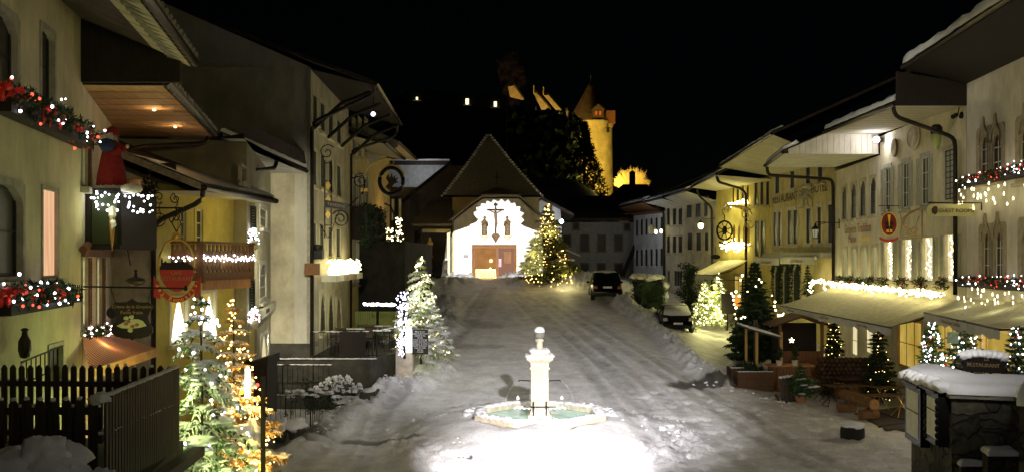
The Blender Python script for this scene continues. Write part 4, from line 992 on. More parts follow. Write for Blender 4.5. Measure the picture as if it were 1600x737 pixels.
# ---- L4
f4 = Fac((-7.3, 26.8), (-8.8, 35))
h4 = House('narrow_house', 'narrow grey house between the restaurant and the tall white side wall', f4, -1.2, f4.L, 0, 8.75, 'plaster_olive', 5)
h4.win(377, 384, 262, 285, 'shutter_brown', grid=(1,1), sash=None, fw=.06); h4.win(406, 417, 325, 355, 'dark', grid=(1,2), fw=.12); h4.win(405.5, 416, 412, 466, 'dark', grid=(1,3), fw=.12, arch='low'); h4.win(407, 418, 520, 575, 'lit_cream', grid=(1,1), sash=None, fw=.08, arch='round')
h4.finish()
roof(h4, (-7.55,24.9,8.75), (-7.47,35,8.75), f4.P(-1.9,8.7), f4.P(f4.L,8.7), .2, 3, 'soffit_white', 'tile_dark', snow=.06, snow_in=.5, gable='wood_dark')
pipe(h4, [(-7.5,30.6,8.75),(-7.55,30.6,8.5),(-7.75,27.2,8.05),(-7.85,26.6,7.9),(-7.9,26.5,7.4)], .07)
b = MB(); f4.block(b, f4.t(398), f4.t(420)+.9, f4.z(410,490), f4.z(410,478), .05, .2); cn = b.build('canopy', 'white_frame', label='white shop fascia over the lit doorway of the narrow house', cat='shop fascia', origin=f4.at(410,490,.3))
b = MB(); text_into(b, 'CAFE DU BOURG', f4.P(f4.t(408), f4.z(410,483.5), .21), f4.u, UP, .2); 
cn2 = b.build('lettering', 'letter_dark', cn)
lamp(W(425,533,33.6), 26, (1,.95,.8), .05, 'doorway_light')
# ---- L5 tall house: side wall towards us, restaurant front to the street
f5 = Fac((-7.35, 35), (-7.60, 44.6))
h5 = House('tall_house', 'tall house with plain white gable wall and a restaurant front with pointed arches', f5, 0, f5.L, 0, 12.6, 'plaster', 14)
rows = [((492,503.5,516.5,529.5), (150,162,176,190), (190,204,214,224)), ((491.5,504,516.8,529.4), (236,243.5,252,259.5), (288,292,299,306)), ((491,503,516,528.5), (349,351,355,358), (399,399,400,401))]
for cs, tp, bt in rows:
    for c, t_, b_ in zip(cs, tp, bt): h5.win(c-3.2, c+3.2, t_, b_, 'dark', grid=(2,3), fw=.14, sash='shutter_dark', trim='plaster_cream')
for c, k in ((504.5,'dark'),(517.5,'dark'),(529.8,'lit_dim')): h5.win(c-4, c+4, 460, 516, k, 'point', grid=(2,3), fw=.22, trim='plaster_cream', sash='shutter_dark', name='window')
h5.finish()
b = MB(); S = lambda y, x, z: Vector((x, y, z)); y5 = 34.985
MB().quad(S(y5,-7.36,0), S(y5,-22,0), S(y5,-22,19), S(y5,-7.36,12.6)).build('side_wall', mat('plaster_gable', (.56,.53,.44), .9, var=.12, scale=.5, bump=.3, bscale=14), h5.o)
MB().box((-7.4,34.96,6.3), (.14,.05,12.6)).build('quoin', 'stone_trim', h5.o)
b = MB(); b.box((-12,34.93,1.1), (9.3,.06,2.9)); b.build('dark_plinth', 'concrete_dark', h5.o)
roof(h5, (-4.9,34.1,11.8), (-5.2,44.6,11.8), f5.P(0,12.55), f5.P(f5.L,12.55), .39, 11, 'wood_dark', 'tile_dark', flat=False, snow=0)
b = MB()
for yy in (35.3, 38, 41, 44): MB().tube([(-7.3,yy,10.4),(-6.3,yy,11.3),(-5.2,yy,11.75)], .07, 6).build('brace', 'wood_dark', h5.o)
pass
pipe(h5, [(-4.92,34.3,11.8),(-4.95,34.3,11.5),(-7.1,34.75,10.6),(-7.25,34.8,10.4),(-7.25,34.8,2.1)], .07)
pipe(h5, [(-5.3,44.4,11.8),(-5.35,44.4,11.3),(-7.4,44.2,10.6),(-7.4,44.1,2.1)], .06)
lo = empty('floodlight', (-4.95,34.2,10.85), 'small bluish white floodlight under the eave of the tall house', 'lamp'); c = W(583, 178.5, 34.2)
MB().box(c+Vector((0,.12,0)), (.16,.16,.14)).build('lamp_housing', 'iron', lo); MB().blob(c, (.075,.05,.075), 0, 8).build('lens', emis('lamp_violet', (.72,.66,1), 12), lo)
MB().box(c+Vector((0,.12,.35)), (.03,.03,.6)).build('bracket', 'iron', lo)
# lit light box and fascia over the arches
fs = empty('fascia', f5.at(520,432,.6), 'white written fascia board below the blazing light strip of the tall house', 'shop fascia')
b = MB(); f5.block(b, f5.t(494), f5.t(541), f5.z(524,436), f5.z(524,427), .2, .75); b.build('board', 'white_frame', fs); 
b = MB(); text_into(b, 'LE CHALET RESTAURANT', f5.P((f5.t(494)+f5.t(541))/2, f5.z(524,431.5), .76), f5.u, UP, .34); b.build('lettering', 'letter_dim', fs)
MB().box(W(488,420,34.6), (.45,.5,.42)).build('planter_box', 'wood_brown', label='brown box at the near end of the blazing light strip on the tall house', cat='box', origin=W(488,424,34.6))
rnd = random.Random(33); o = empty('string_lights', f5.at(500,415,.6), 'blazing dense white light strip over the pointed arches of the tall house', 'string lights'); a, c = f5.t(494), f5.t(541); pts = []
for _ in range(420): t_ = a+(c-a)*rnd.random(); pts.append(f5.P(t_, f5.z(520,426)+rnd.random()*.5+.08*math.sin(t_*5), .35+rnd.random()*.35))
MB().tube([f5.P(a, f5.z(520,414), .5), f5.P(c, f5.z(520,414), .5)], .01, 4).build('wire', 'iron', o); bulbs(o, pts, .042, 'bulb_warm'); 
for q in (.2,.5,.8): lamp(f5.P(a+(c-a)*q, f5.z(520,416), 1.1), 9, (1,.95,.6), .2, 'string_light_glow')
# iron sign with gold diamonds
sg = empty('hanging_sign', W(512,330,35.5), 'tall iron bracket with three gold diamonds and a small black name board', 'sign'); b = MB()
for px in (507.5, 517.5): b.tube([W(px,250,35.6), W(px,372,35.6)], .022, 5)
for py in (255, 283, 308, 332, 352): b.tube([W(507,py,35.6), W(518,py,35.6)], .018, 5)
b.tube(spiral(W(532,342,35.6), Vector((1,0,0)), UP, .34, 2, -1, 2.6, 40), .024, 5, False); b.tube([W(518,360,35.6), W(530,330,35.6), W(545,322,35.6), W(560,308,35.6)], .02, 5); b.tube([W(500,350,35.6), W(512,372,35.6), W(519,360,35.6)], .02, 5)
b.tube(spiral(W(511,238,35.6), Vector((1,0,0)), UP, .3, 1.4, 1, .6, 30), .02, 5, False); b.build('scrolls', 'iron', sg)
b = MB()
for py in (290, 312, 335): c = W(512.5,py,35.5); b.prism([c+Vector((-.1,0,0)), c+Vector((0,0,-.18)), c+Vector((.1,0,0)), c+Vector((0,0,.18))], (0,.03,0))
b.build('gold_diamonds', 'gold_paint', sg)
MB().box(W(522,321,35.45)+Vector((.08,0,0)), (.85,.04,.26), rx=0, ry=.16).build('name_board', 'sign_black', sg)
b = MB(); text_into(b, 'TAVERNE', W(522,321,35.42)+Vector((.08,0,0)), (1,0,-.16), UP, .16); b.build('lettering', 'letter_dim', sg)
b = MB(); b.box(W(494,397,35.2), (.5,.4,.35)); b.lathe([(.05,0),(.2,.06),(.22,.2),(.05,.24)], W(496,392,35.1), 12); b.build('floodlight_box', 'iron', label='black projector box on the wall above the blazing light strip', cat='lamp', origin=W(494,397,35.2))
# ---- L6, L7 behind
f6 = Fac((-7.62, 44.7), (-7.75, 52))
h6 = House('shuttered_house', 'dim ochre house beyond the tall house with long pale shutters', f6, 0, f6.L, 0, 11.5, 'plaster_ochre', 10)
for c in (553, 562, 572): h6.win(c-2, c+2, 275, 330, 'dark', grid=(1,2), fw=.2, shut=2, shm='white_frame', shw=.3); h6.win(c-2, c+2, 375, 440, 'dark', grid=(1,2), fw=.2, shut=2, shm='white_frame', shw=.3); h6.win(c-2, c+2, 190, 240, 'dark', grid=(1,2), fw=.2)
h6.finish(); roof(h6, (-6.0,44.8,11.0), (-5.9,52.2,11.0), f6.P(0,11.4), f6.P(f6.L,11.4), .4, 9, 'soffit_cream', 'tile_dark', flat=False)
b = MB(); f6.block(b, f6.t(547), f6.t(580), f6.z(562,375), f6.z(562,328), .05, .7); b.build('hanging_greenery_base', 'wood_dark', h6.o)
gg = MB(); rr = random.Random(3)
for _ in range(60): leafclump(gg, f6.P(f6.t(546)+rr.random()*(f6.t(580)-f6.t(546)), f6.z(562,352)+rr.uniform(-.9,.9), .65), (.3,.3,.3), 30, .2, rr)
gg.build('window_greenery', 'leaf_dark', label='dark unlit mass of fir branches between two rows of pale shutters', cat='greenery', origin=f6.at(562,375,.6))
f7 = Fac((-7.8, 52.2), (-7.9, 62))
h7 = House('orange_house', 'orange lit house front in the side lane above the dark stone wall', f7, 0, f7.L, 4, 12, 'plaster_ochre', 8)
h7.win(588, 591, 345, 372, 'dark', grid=(1,2), fw=.15, sash=None); h7.win(600, 603, 330, 372, 'dark', grid=(1,2), fw=.15, sash=None); h7.finish()
roof(h7, (-6.3,52.4,12), (-6.2,62,12), f7.P(0,12.2), f7.P(f7.L,12.2), .4, 8, 'soffit_cream', 'tile_dark', flat=False)
MB().hexa([(-7.9,52.1,10.6),(-6.2,52.1,11.7),(-6.2,52.1,12),(-7.9,52.1,12.8)],[(-7.9,52.3,10.6),(-6.2,52.3,11.7),(-6.2,52.3,12),(-7.9,52.3,12.8)]).build('cove', 'soffit_white', h7.o)
lamp((-6.8, 57, 7.5), 90, (1,.5,.12), .3, 'lane_light')
# far house in the lane
f8 = Fac((-9.6, 72), (-6.2, 72)); h8 = House('lane_house', 'far narrow house with lit twigs seen through the side lane', f8, 0, f8.L, 4, 11, 'plaster_ochre', 5)
h8.win(611, 617, 310, 345, 'lit_dim', grid=(1,2), fw=.15); h8.win(622, 628, 310, 345, 'lit_dim', grid=(1,2), fw=.15); h8.finish()
# oval hanging sign with the crest (crane) in white oval: generic emblem
os_ = empty('hanging_sign', W(611,283,36), 'round open ironwork hanging sign with gilding and a crane emblem', 'sign'); c = W(611.5,283,36)
b = MB(); b.tube([c+Vector((math.cos(R(15*i))*.44,0,math.sin(R(15*i))*.5)) for i in range(25)], .075, 8); b.build('ring', 'iron', os_, smooth=True)

b = MB(); crn = [(-.22,-.22),(-.1,-.08),(-.2,.1),(-.12,.28),(-.06,.12),(.02,.3),(.06,.12),(.16,.24),(.14,.08),(.28,.14),(.18,0),(.28,-.04),(.12,-.1),(.02,-.22),(.08,-.34),(-.04,-.26),(-.1,-.34)]
b.prism([c+Vector((x,-.01,z)) for x, z in crn], (0,.02,0)); b.build('emblem', 'letter_dark', os_)
b = MB(); rr = random.Random(2)
for i in range(14): a = R(20+140*i/13); b.blob(c+Vector((math.cos(a)*.5,-.02,math.sin(a)*.58)), (.05,.04,.05), .5, 5, i)
b.tube([c+Vector((.06,0,.55)), c+Vector((.1,0,.8)), c+Vector((-.1,0,.85)), c+Vector((-.5,0,.78)), c+Vector((-.85,0,.55)), c+Vector((-1.05,0,.2))], .03, 6)
b.build('gilding', 'gold_paint', os_, smooth=True)
b = MB(); b.tube([c+Vector((-1.5,0,.1)), c+Vector((-1.05,0,.2)), c+Vector((-1.0,0,-.2)), c+Vector((-1.1,0,-.5))], .03, 5); b.tube(spiral(c+Vector((-1.15,0,.0)), Vector((1,0,0)), UP, .3, 1.6, 1, 1), .02, 5, False); b.build('bracket', 'iron', os_)
MB().box(W(569.5,297,36), (.26,.04,.13)).build('price_plate', 'gold_paint', label='small gold plate hanging left of the round crane sign', cat='plate', origin=W(569.5,297,36))
# ---- near terrace and picket fences
b = MB(); ring0 = [(-14,4,0),(-2.9,4,0),(-3.84,9,0),(-4.45,13,0),(-7.6,13.4,0),(-14,13.4,0)]
b.prism([Vector(q)+UP*-1 for q in ring0], (0,0,4.15)); tr = b.build('terrace', 'concrete_dark', label='raised dark masonry terrace carrying the picket fences', cat='terrace', origin=(-6,10,0))
def picket(o, p, w, h, th, dirv, m):
    pass
def fence(label, a, c, n, w, h0, h1, zb0, zb1, rails, th=.022, m='wood_grey', snow=True, group='picket fences on the terrace', caps=False):
    a, c = Vector(a), Vector(c); u = (c-a); u.z = 0; L = u.length; u.normalize(); nn = Vector((u.y, -u.x, 0)); 
    o = empty('picket_fence', a, label, 'fence', group); sn = MB(); rnd = random.Random(int(L*100)); me = None
    for i in range(n):
        t = (i+.5)/n; p = a.lerp(c, t); zb = zb0+(zb1-zb0)*t; zt = h0+(h1-h0)*t+rnd.uniform(-.008,.008); q = Vector((p.x, p.y, 0)); k = u*w/2; pw = rnd.uniform(-.006,.006)
        pl = [q-k+UP*zb, q+k+UP*zb, q+k+UP*(zt-w*.55), q+u*w*.12+UP*zt, q-u*w*.12+UP*zt, q-k+UP*(zt-w*.55)]
        MB().prism(pl, nn*th).build('picket', m, o)
        if snow and (caps or rnd.random() < .5): sn.blob(q+UP*(zt-.0)+nn*th/2, (w*.3, w*.3, 0.02), .4, 5, i)
    for r in rails:
        b = MB(); za, zc = zb0+(h0-zb0)*r, zb1+(h1-zb1)*r; A = Vector((a.x,a.y,za))-nn*.035; C = Vector((c.x,c.y,zc))-nn*.035
        b.hexa([A, A+nn*.03, A+nn*.03+UP*.07, A+UP*.07], [C, C+nn*.03, C+nn*.03+UP*.07, C+UP*.07]); b.build('rail', m, o)
        m_ = int(L/.11)
        for i in range(m_):
            if rnd.random() < .7: p = A.lerp(C, (i+.5)/m_); sn.blob(p+UP*.08+nn*0, (.06,.03,.018), .4, 5, i)
    if sn.v: sn.build('snow', 'snow', o, smooth=True)
    return o
y = 12.55
fence('far picket fence of weathered grey boards in front of the cream house wall', (-6.8,y,0), (-4.42,y,0), 21, .075, 5.6-163*y/1500, 5.6-166*y/1500, 3.2, 3.2, (.1,.72), caps=False, m='picket_wood')
y = 9.0
fence('near dark picket fence with snow-tipped boards along the terrace edge', (-5.35,y,0), (-3.86,y,0), 12, .085, 5.6-218*y/1500, 5.6-217*y/1500, 3.2, 3.2, (.2,.86), caps=True, m='picket_wood')
fence('slanting picket fence of close narrow boards running back from the terrace corner', (-3.84,9.02,0), (-4.42,12.7,0), 31, .078, 5.6-214*9.0/1500, 5.6-166*12.7/1500, 3.45, 3.08, (.5,), caps=False)
b = MB(); A, C = Vector((-3.84,9.0,5.6-213*.006)), Vector((-4.42,12.7,5.6-165.5*12.7/1500)); rnd = random.Random(8)
for i in range(60): rnd.random() < .75 and b.blob(A.lerp(C, i/59)+Vector((.01,0,-.005)), (.03,.06,.018), .8, 5, i)
b.blob((-3.86,8.97,4.3), (.1,.06,.05), .8, 8, 3); b.build('fence_snow', 'snow', smooth=True, label='strip of snow lying along the top of the slanting picket fence', cat='snow', origin=A)
b = MB(); b.hexa([(-3.7,9,3.28),(-3.52,9,3.28),(-3.52,9,3.4),(-3.7,9,3.4)],[(-4.32,13,2.95),(-4.16,13,2.95),(-4.16,13,3.07),(-4.32,13,3.07)]); b.build('coping_beam', 'wood_grey', label='heavy wooden coping beam at the foot of the slanting fence', cat='beam', origin=(-3.7,9,3.3))
b = MB(); rnd = random.Random(7)
for i in range(60):
    p = Vector((-3.62+rnd.gauss(0,.24), 7+rnd.gauss(0,.2), 3.98+rnd.gauss(0,.07))); b.blob(p, (rnd.uniform(.06,.16),)*3, .5, 12, i, 2.2)
b.blob((-3.62,7,3.9), (.42,.36,.3), .35, 24, 4, 2.5); b.build('snow_heap', 'snow', smooth=True, label='lumpy snow-covered bush in the bottom left corner before the fence', cat='snow heap', origin=(-3.6,7,3.6))
b = MB(); b.box((-3.62,7,3.2), (.8,.6,1.3)); b.build('shrub', 'leaf_dark', label='dark clipped shrub under the snow heap in the bottom left corner', cat='shrub', origin=(-3.62,7,2.6))
# ---- two decorated firs near the fence
t1, tips = conifer('fir_tree', 'large snow-laden green fir with white lights beside the slanting fence', 'tree', (-5.38,16.6,0), 5.0, 1.35, 11, 'leaf_fir', .8, whorls=17, per=8, dens=.9, needle=.1, droop=.5, z0=.05, sleeves=.85, group='decorated firs')
hang_lights('white light string winding through the large snow-laden fir', (-5.38,16.6,0), 4.9, 1.25, 120, 5, 'bulb_white', .024, 8, light=150, lcol=(.8,1,.3), z0=.22)
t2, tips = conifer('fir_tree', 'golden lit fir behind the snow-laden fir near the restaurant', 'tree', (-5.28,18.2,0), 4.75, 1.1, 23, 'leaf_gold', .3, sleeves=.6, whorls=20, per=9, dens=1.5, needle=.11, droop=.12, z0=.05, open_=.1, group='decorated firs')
hang_lights('warm gold light string winding through the golden fir', (-5.28,18.2,0), 4.7, 1.0, 240, 6, 'bulb_gold', .02, 14, light=260, lcol=(1,.6,.15), z0=.25)
for k, (a, c, lab) in enumerate((((396,470,18.4),(407,448,18.4),0), )): pass
# post and board fence right of the firs
b = MB(); b.box(W(411,650,17)+Vector((0,0,-.6)), (.07,.07,2.6)); b.build('gate_post', 'wood_dark', label='thin dark post with snowy top right of the snow-laden fir', cat='post', origin=Vector((-4.4,17,0)))
b = MB(); b.blob(W(388,600,17.5), (.12,.12,.1), .8, 9, 2); b.blob(W(390,680,17.5), (.2,.18,.25), .8, 12, 5, 3); b.build('snowy_shrub', 'snow', smooth=True, label='low snow-covered shrub between the firs and the dark post', cat='shrub', origin=W(388,700,17.5))
ln = empty('lantern', W(384,606,17.2), 'brightly glowing white lantern hanging beside the golden fir', 'lantern')
c = W(387,592,17.4); MB().lathe([(.04,-.34),(.055,-.3),(.05,.18),(.015,.24)], c, 8).build('glass', 'tree_shine', ln); MB().lathe([(.09,.28),(.02,.36)], c, 8).build('cap', 'iron', ln); lamp(c+Vector((.1,-.3,0)), 10, (1,.9,.45), .1, 'lantern_glow')
# dark stall
st = empty('market_stall', Vector((-6.3,24,0)), 'dark wooden stall with small coloured baubles right of the golden fir', 'stall')
MB().box((-6.28,24.3,2.35), (.42,1.0,1.3)).build('counter', 'wood_dark', st); MB().hexa([(-6.55,23.7,3.0),(-6.03,23.7,3.0),(-6.03,24.9,3.0),(-6.55,24.9,3.0)],[(-6.55,23.7,3.05),(-6.03,23.7,3.2),(-6.03,24.9,3.2),(-6.55,24.9,3.05)]).build('roof', 'wood_dark', st)
MB().box((-6.45,23.78,2.3), (.1,.04,1.0)).build('front_board', 'wood_orange', st)
b = MB(); b.blob((-6.3,23.74,2.5), .05, 0, 6); b.build('bauble', 'bulb_red', st); lamp((-6.6,23.3,2.0), 4, (1,.6,.15), .1)
# ---- terrace of the tall house: wall, railings, furniture
tw = MB(); tw.hexa([(-12,34.6,0),(-5.1,34.6,0),(-4.35,37.2,0),(-4.35,46,0),(-12,46,0)],[(-12,34.6,2.02),(-5.1,34.6,2.02),(-4.35,37.2,2.02),(-4.35,46,2.02),(-12,46,2.02)]); 
to = tw.build('terrace', 'concrete_dark', label='restaurant terrace with dark concrete retaining wall in front of the tall house', cat='terrace', origin=(-8,36,0))
b = MB()
for i in range(30): b.blob(Vector((-12,34.62,2.03)).lerp(Vector((-5.1,34.62,2.03)), i/29), (.2,.12,.025), .6, 5, i)
b.build('snow', 'snow', to, smooth=True)
def railing(label, pts, h, n_per=7, m='iron', r=.012, group='iron railings', deco=True, snow=True):
    pts = [Vector(p) for p in pts]; o = empty('railing', pts[0], label, 'railing', group)
    for a, c in zip(pts, pts[1:]):
        b = MB(); L = (c-a).length; u = (c-a).normalized(); n = max(2, int(L*n_per)); b.tube([a+UP*h, c+UP*h], r*1.6, 6); b.tube([a+UP*.1, c+UP*.1], r*1.3, 6)
        for i in range(n+1):
            p = a.lerp(c, i/n); b.tube([p+UP*.02, p+UP*h], r*(1.8 if i % 6 == 0 else .8), 5)
            if deco and i % 3 == 1: b.tube(spiral(p+UP*h*.55+u*.07, u, UP, .09, 1.2, 1 if i % 2 else -1, i, 14), r*.7, 4, False)
        b.build('bars', m, o)
        if snow:
            b = MB()
            for i in range(int(L*5)+1):
                if random.Random(i).random() < .75: b.blob(a.lerp(c, i/(int(L*5)+.01))+UP*(h+.02), (.13,.035,.02), .5, 5, i)
            b.build('snow', 'snow', o, smooth=True)
    return o
railing('black iron railing along the front of the restaurant terrace', [(-7.3,34.75,2.02),(-5.6,34.75,2.02)], .95, 7, group=None)
railing('black iron railing at the street corner of the restaurant terrace', [(-5.5,34.85,2.02),(-4.95,35.1,2.02),(-4.45,37.2,2.02)], .95, 8, group=None)
b = MB(); b.box(W(551,538,34.7), (.95,.06,.95)); b.build('banner', 'wood_dark', label='dark panel fixed to the middle of the terrace railing', cat='panel', origin=W(551,560,34.7))
railing('low snow-topped iron railing below the plain white gable wall', [(-9.0,33.2,.9),(-6.35,33.2,.9)], 1.05, 6, group=None)
railing('black iron fence of the small garden left of the stone planter', [(-8.0,30.0,.15),(-6.3,30.0,.15),(-6.15,30.6,.15)], 1.2, 7, group=None)
b = MB(); b.box((-9,33.5,.2), (5.4,1.2,1.4)); b.build('retaining_wall', 'concrete_dark', label='low dark retaining wall under the snow-topped railing', cat='wall', origin=(-9,33.5,0))
# tables and chairs on the terrace
def table(loc, w, d, h, m='wood_brown', legm='iron', rz=0, label='', group=None, snow=True, fold=False):
    o = empty('table', loc, label, 'table', group); loc = Vector(loc); Mx = Matrix.Rotation(rz, 3, 'Z'); b = MB()
    for k in range(5): c = loc+Mx@Vector((0,-d/2+d*(k+.5)/5,h)); b.box(c, (w, d/5-.01, .03), rz)
    b.build('tabletop', m, o)
    for sx in (-1, 1):
        b = MB(); A = lambda x, y, z: loc+Mx@Vector((x, y, z)); x = sx*w*.38
        if fold: b.tube([A(x-.22,-d*.4,0), A(x+.22,d*.4,h)], .016, 5); b.tube([A(x-.22,d*.4,0), A(x+.22,-d*.4,h)], .016, 5); b.tube([A(x+.22,-d*.4,0), A(x-.22,-d*.4,h)], .016, 5); b.tube([A(x-.22,-d*.4,.0), A(x-.22,d*.4,.0)], .014, 5)
        else: b.box(A(x,0,h/2), (.06,.06,h), rz); b.box(A(x,0,.02), (.06,d*.8,.04), rz)
        b.build('leg', legm, o)
    if snow:
        b = MB(); b.blob(loc+UP*(h+.02), (w*.42, d*.4, .035), .5, 8, loc.x); b.build('snow', 'snow', o, smooth=True)
    return o
def chair(loc, rz, label, group, m='wood_brown', legm='iron'):
    o = empty('chair', loc, label, 'chair', group); loc = Vector(loc); Mx = Matrix.Rotation(rz, 3, 'Z'); A = lambda x, y, z: loc+Mx@Vector((x, y, z))
    b = MB()
    for k in range(4): b.box(A(0,-.18+.12*k,.45), (.42,.1,.02), rz)
    b.build('seat', m, o); b = MB()
    for k in range(3): b.box(A(0,.22,.6+.12*k), (.42,.02,.09), rz)
    b.build('backrest', m, o)
    for sx in (-1, 1):
        for (y0_, y1_, z1_) in ((-.22,.22,.9),(.22,-.2,.45)): MB().tube([A(sx*.2,y0_,0), A(sx*.2,y1_,z1_)], .014, 5).build('leg', legm, o)
    return o
places = [(-6.2,36.2,'nearest table on the terrace of the tall house, beside the railing'),(-5.3,38.0,'terrace table of the tall house next to the street side railing'),(-6.5,39.0,'terrace table of the tall house standing under its pointed arches'),(-5.6,40.6,'farthest table on the terrace of the tall house')]
for i, (x, y_, l) in enumerate(places): 
    table((x,y_,2.02), 1.2, .7, .74, m='wood_dark', rz=.1*i, label=l, group='tables on the restaurant terrace')
    for k, sx in enumerate((-1, 1)): chair((x+sx*.3, y_+sx*.65, 2.02), math.pi*(sx < 0), ('near' if sx < 0 else 'far')+' chair of the '+l, 'chairs on the restaurant terrace', m='wood_grey')
pl_ = [(555,588),(592,622)]
for i, (a, c) in enumerate(pl_):
    A, C = W(a, 470, 41), W(c, 470, 41); o = empty('wind_screen', (A.x, 41, 2.02), ('left' if i == 0 else 'right')+' yellow-green slatted screen behind the terrace tables', 'screen', 'slatted screens'); b = MB()
    n = 12
    for k in range(n): x = A.x+(C.x-A.x)*(k+.5)/n; b.box((x,41,2.85), ((C.x-A.x)/n*.8,.04,1.0))
    b.box(((A.x+C.x)/2,41.03,3.36), (C.x-A.x,.05,.05)); b.build('slats', mat('screen_green', (.16,.19,.05), .8, bump=.1), o)
o = empty('string_lights', W(568,475,38), 'white light chain lying along a dark beam above the terrace', 'string lights'); rnd = random.Random(3)
MB().box((W(568,476,38)+W(618,476,38))/2, (1.35,.06,.05)).build('beam', 'wood_dark', o); bulbs(o, [W(568,475,37.9).lerp(W(618,476,37.9), rnd.random())+UP*rnd.uniform(-.03,.05) for _ in range(130)], .032, 'bulb_white'); lamp(W(595,485,37.2), 4, (1,1,.8), .3)
# lit corner post with hanging light curtain
o = empty('string_lights', W(630,480,35.2), 'curtain of white and blue lights wrapped around the terrace corner post', 'string lights'); pts = []; 
for _ in range(170): q = rnd.random(); pts.append(W(630+rnd.gauss(0,3.5+3*(1-q)), 456+100*q, 35.1+rnd.uniform(-.2,.2)))
MB().tube([W(631,455,35.2), W(632,560,35.2)], .05, 7).build('post', 'iron', o); bulbs(o, pts, .03, 'bulb_blue'); lamp(W(636,520,34.6), 16, (.95,.95,1), .2)
b = MB(); b.box(W(638,530,35.5), (.28,.06,.95)); b.build('light_panel', emis('panel_glow', (1,1,.9), 2.2), label='blazing white lit panel between the light curtain and the menu board', cat='lit panel', origin=W(638,560,35.5))
# stone pier with menu board
b = MB(); b.box((-4.0,35.9,1.5), (.62,.6,1.4)); pr_ = b.build('stone_pier', 'stone_pale', label='short snow-topped stone pier below the menu board at the terrace corner', cat='pier', origin=(-4,35.9,1)); b = MB(); b.blob((-4,35.9,2.22), (.33,.32,.08), .2, 8); b.build('snow', 'snow', pr_, smooth=True)
mb = empty('menu_board', W(656,560,35.3), 'dark menu board with white handwriting at the terrace corner', 'menu board'); A, C = W(644,514,35.4), W(669,553,35.4)
MB().box((A+C)/2, (C.x-A.x, .04, A.z-C.z)).build('board', 'chalk_board', mb); b = MB()
lines_ = [('Menu du jour',.05,.5),('fondue moitie moitie',.05,1),('raclette au feu',.05,.9),('de bois',.05,.6),('croute au fromage',.05,.95),('jambon de la borne',.05,1.1),('meringues et creme',.05,.8),('double de Gruyere',.05,.95),('soupe du chalet',.05,.8),('cafe the',.05,.4),('chocolat',.05,.2)]
for i, (s, sz, ww) in enumerate(lines_): text_into(b, s, Vector(((A.x+C.x)/2, 35.37, A.z-.08-.074*i)), (1,0,0), UP, .068)
b.build('lettering', 'letter_white', mb); b = MB(); b.tube([A+Vector((-.25,0,.06)), Vector((C.x+.05,A.y,A.z+.06))], .02, 5); b.tube([Vector((C.x,A.y,A.z+.06)), Vector((C.x,A.y,A.z))], .012, 4); b.tube([A+UP*.06, A], .012, 4); b.build('hanging_rail', 'iron', mb)
# snowy lit fir at the terrace corner
t3, tips = conifer('fir_tree', 'snowy white-lit fir rising beside the menu board at the terrace corner', 'tree', (-3.72,39.2,1.0), 4.7, 1.42, 31, 'leaf_frost', .9, whorls=14, per=8, dens=.8, needle=.15, droop=.36, z0=.2, sleeves=.7, open_=.1, group='decorated firs')
hang_lights('dense white light chain on the snowy fir at the terrace corner', (-3.72,39.2,1.0), 4.7, 1.2, 330, 6, 'bulb_warm', .026, 6, jit=.25, light=130, lcol=(.95,1,.6), z0=.2)
# stone planter with bare snowy bush, bench, pots
b = MB(); b.box((-5.85,33.6,.2), (.8,1.6,.95)); po = b.build('stone_planter', 'concrete_dark', label='square concrete planter holding a bare snowy bush', cat='planter', origin=(-5.6,31.2,0)); b = MB(); b.blob((-5.85,33.6,.69), (.42,.82,.09), .3, 10); b.build('snow', 'snow', po, smooth=True)
bo = empty('bare_bush', (-6.0,33.1,.65), 'bare bush with every twig coated in snow, in the concrete planter', 'bush'); b = MB(); s_ = MB(); rnd = random.Random(4)
def twig(p, d, L, r, k):
    q = p+d*L; b.tube([p, p.lerp(q,.5)+Vector((rnd.gauss(0,.02),rnd.gauss(0,.02),0)), q], [r, r*.8, r*.6], 4, False); s_.blob(p.lerp(q,.6)+UP*r, (L*.28,L*.28,.022), .8, 4, rnd.random()*9)
    if k: 
        for _ in range(3): twig(q, (d+Vector((rnd.gauss(0,.6),rnd.gauss(0,.6),rnd.gauss(.1,.35)))).normalized(), L*.72, r*.65, k-1)
    else: s_.blob(q, (.04,.04,.035), .8, 4, rnd.random()*9)
for k in range(6): twig(Vector((-6.0,33.1,.65)), Vector((rnd.gauss(0,.5),rnd.gauss(0,.4),1)).normalized(), .4, .02, 3)
b.build('branches', 'bark', bo); s_.build('snow', 'snow', bo, smooth=True)
bn = empty('stone_bench', (-5.1,34.0,.5), 'small stone bench with snow on it against the terrace wall', 'bench'); b = MB(); b.box((-5.0,33.7,.95), (.55,1.1,.1)); b.build('seat', 'concrete_dark', bn); MB().box((-5.1,34.0,.6), (.35,.2,.7)).build('leg', 'concrete_dark', bn); MB().box((-5.1,33.3,.5), (.35,.2,.9)).build('leg', 'concrete_dark', bn); MB().blob((-5.0,33.7,1.02), (.26,.52,.05), .2, 8).build('snow', 'snow', bn, smooth=True)
for i, (px, py, rr_, l) in enumerate(((438,678,.24,'left one of the two snow-filled tubs behind the garden fence'),(463,676,.3,'right larger one of the two snow-filled tubs behind the garden fence'))):
    g = Gp(px, py+10); o = empty('plant_tub', g, l, 'plant tub', 'snow-filled tubs'); MB().lathe([(rr_*.7,0),(rr_,.34),(rr_*.95,.36)], g, 12).build('tub', 'concrete_dark', o); b = MB(); b.blob(g+UP*.42, (rr_*1.15,rr_*1.1,.18), .5, 9, i); b.blob(g+Vector((.1,0,.58)), (rr_*.5,rr_*.5,.12), .5, 7, i+3); b.build('snow', 'snow', o, smooth=True)
b = MB(); rnd = random.Random(17)
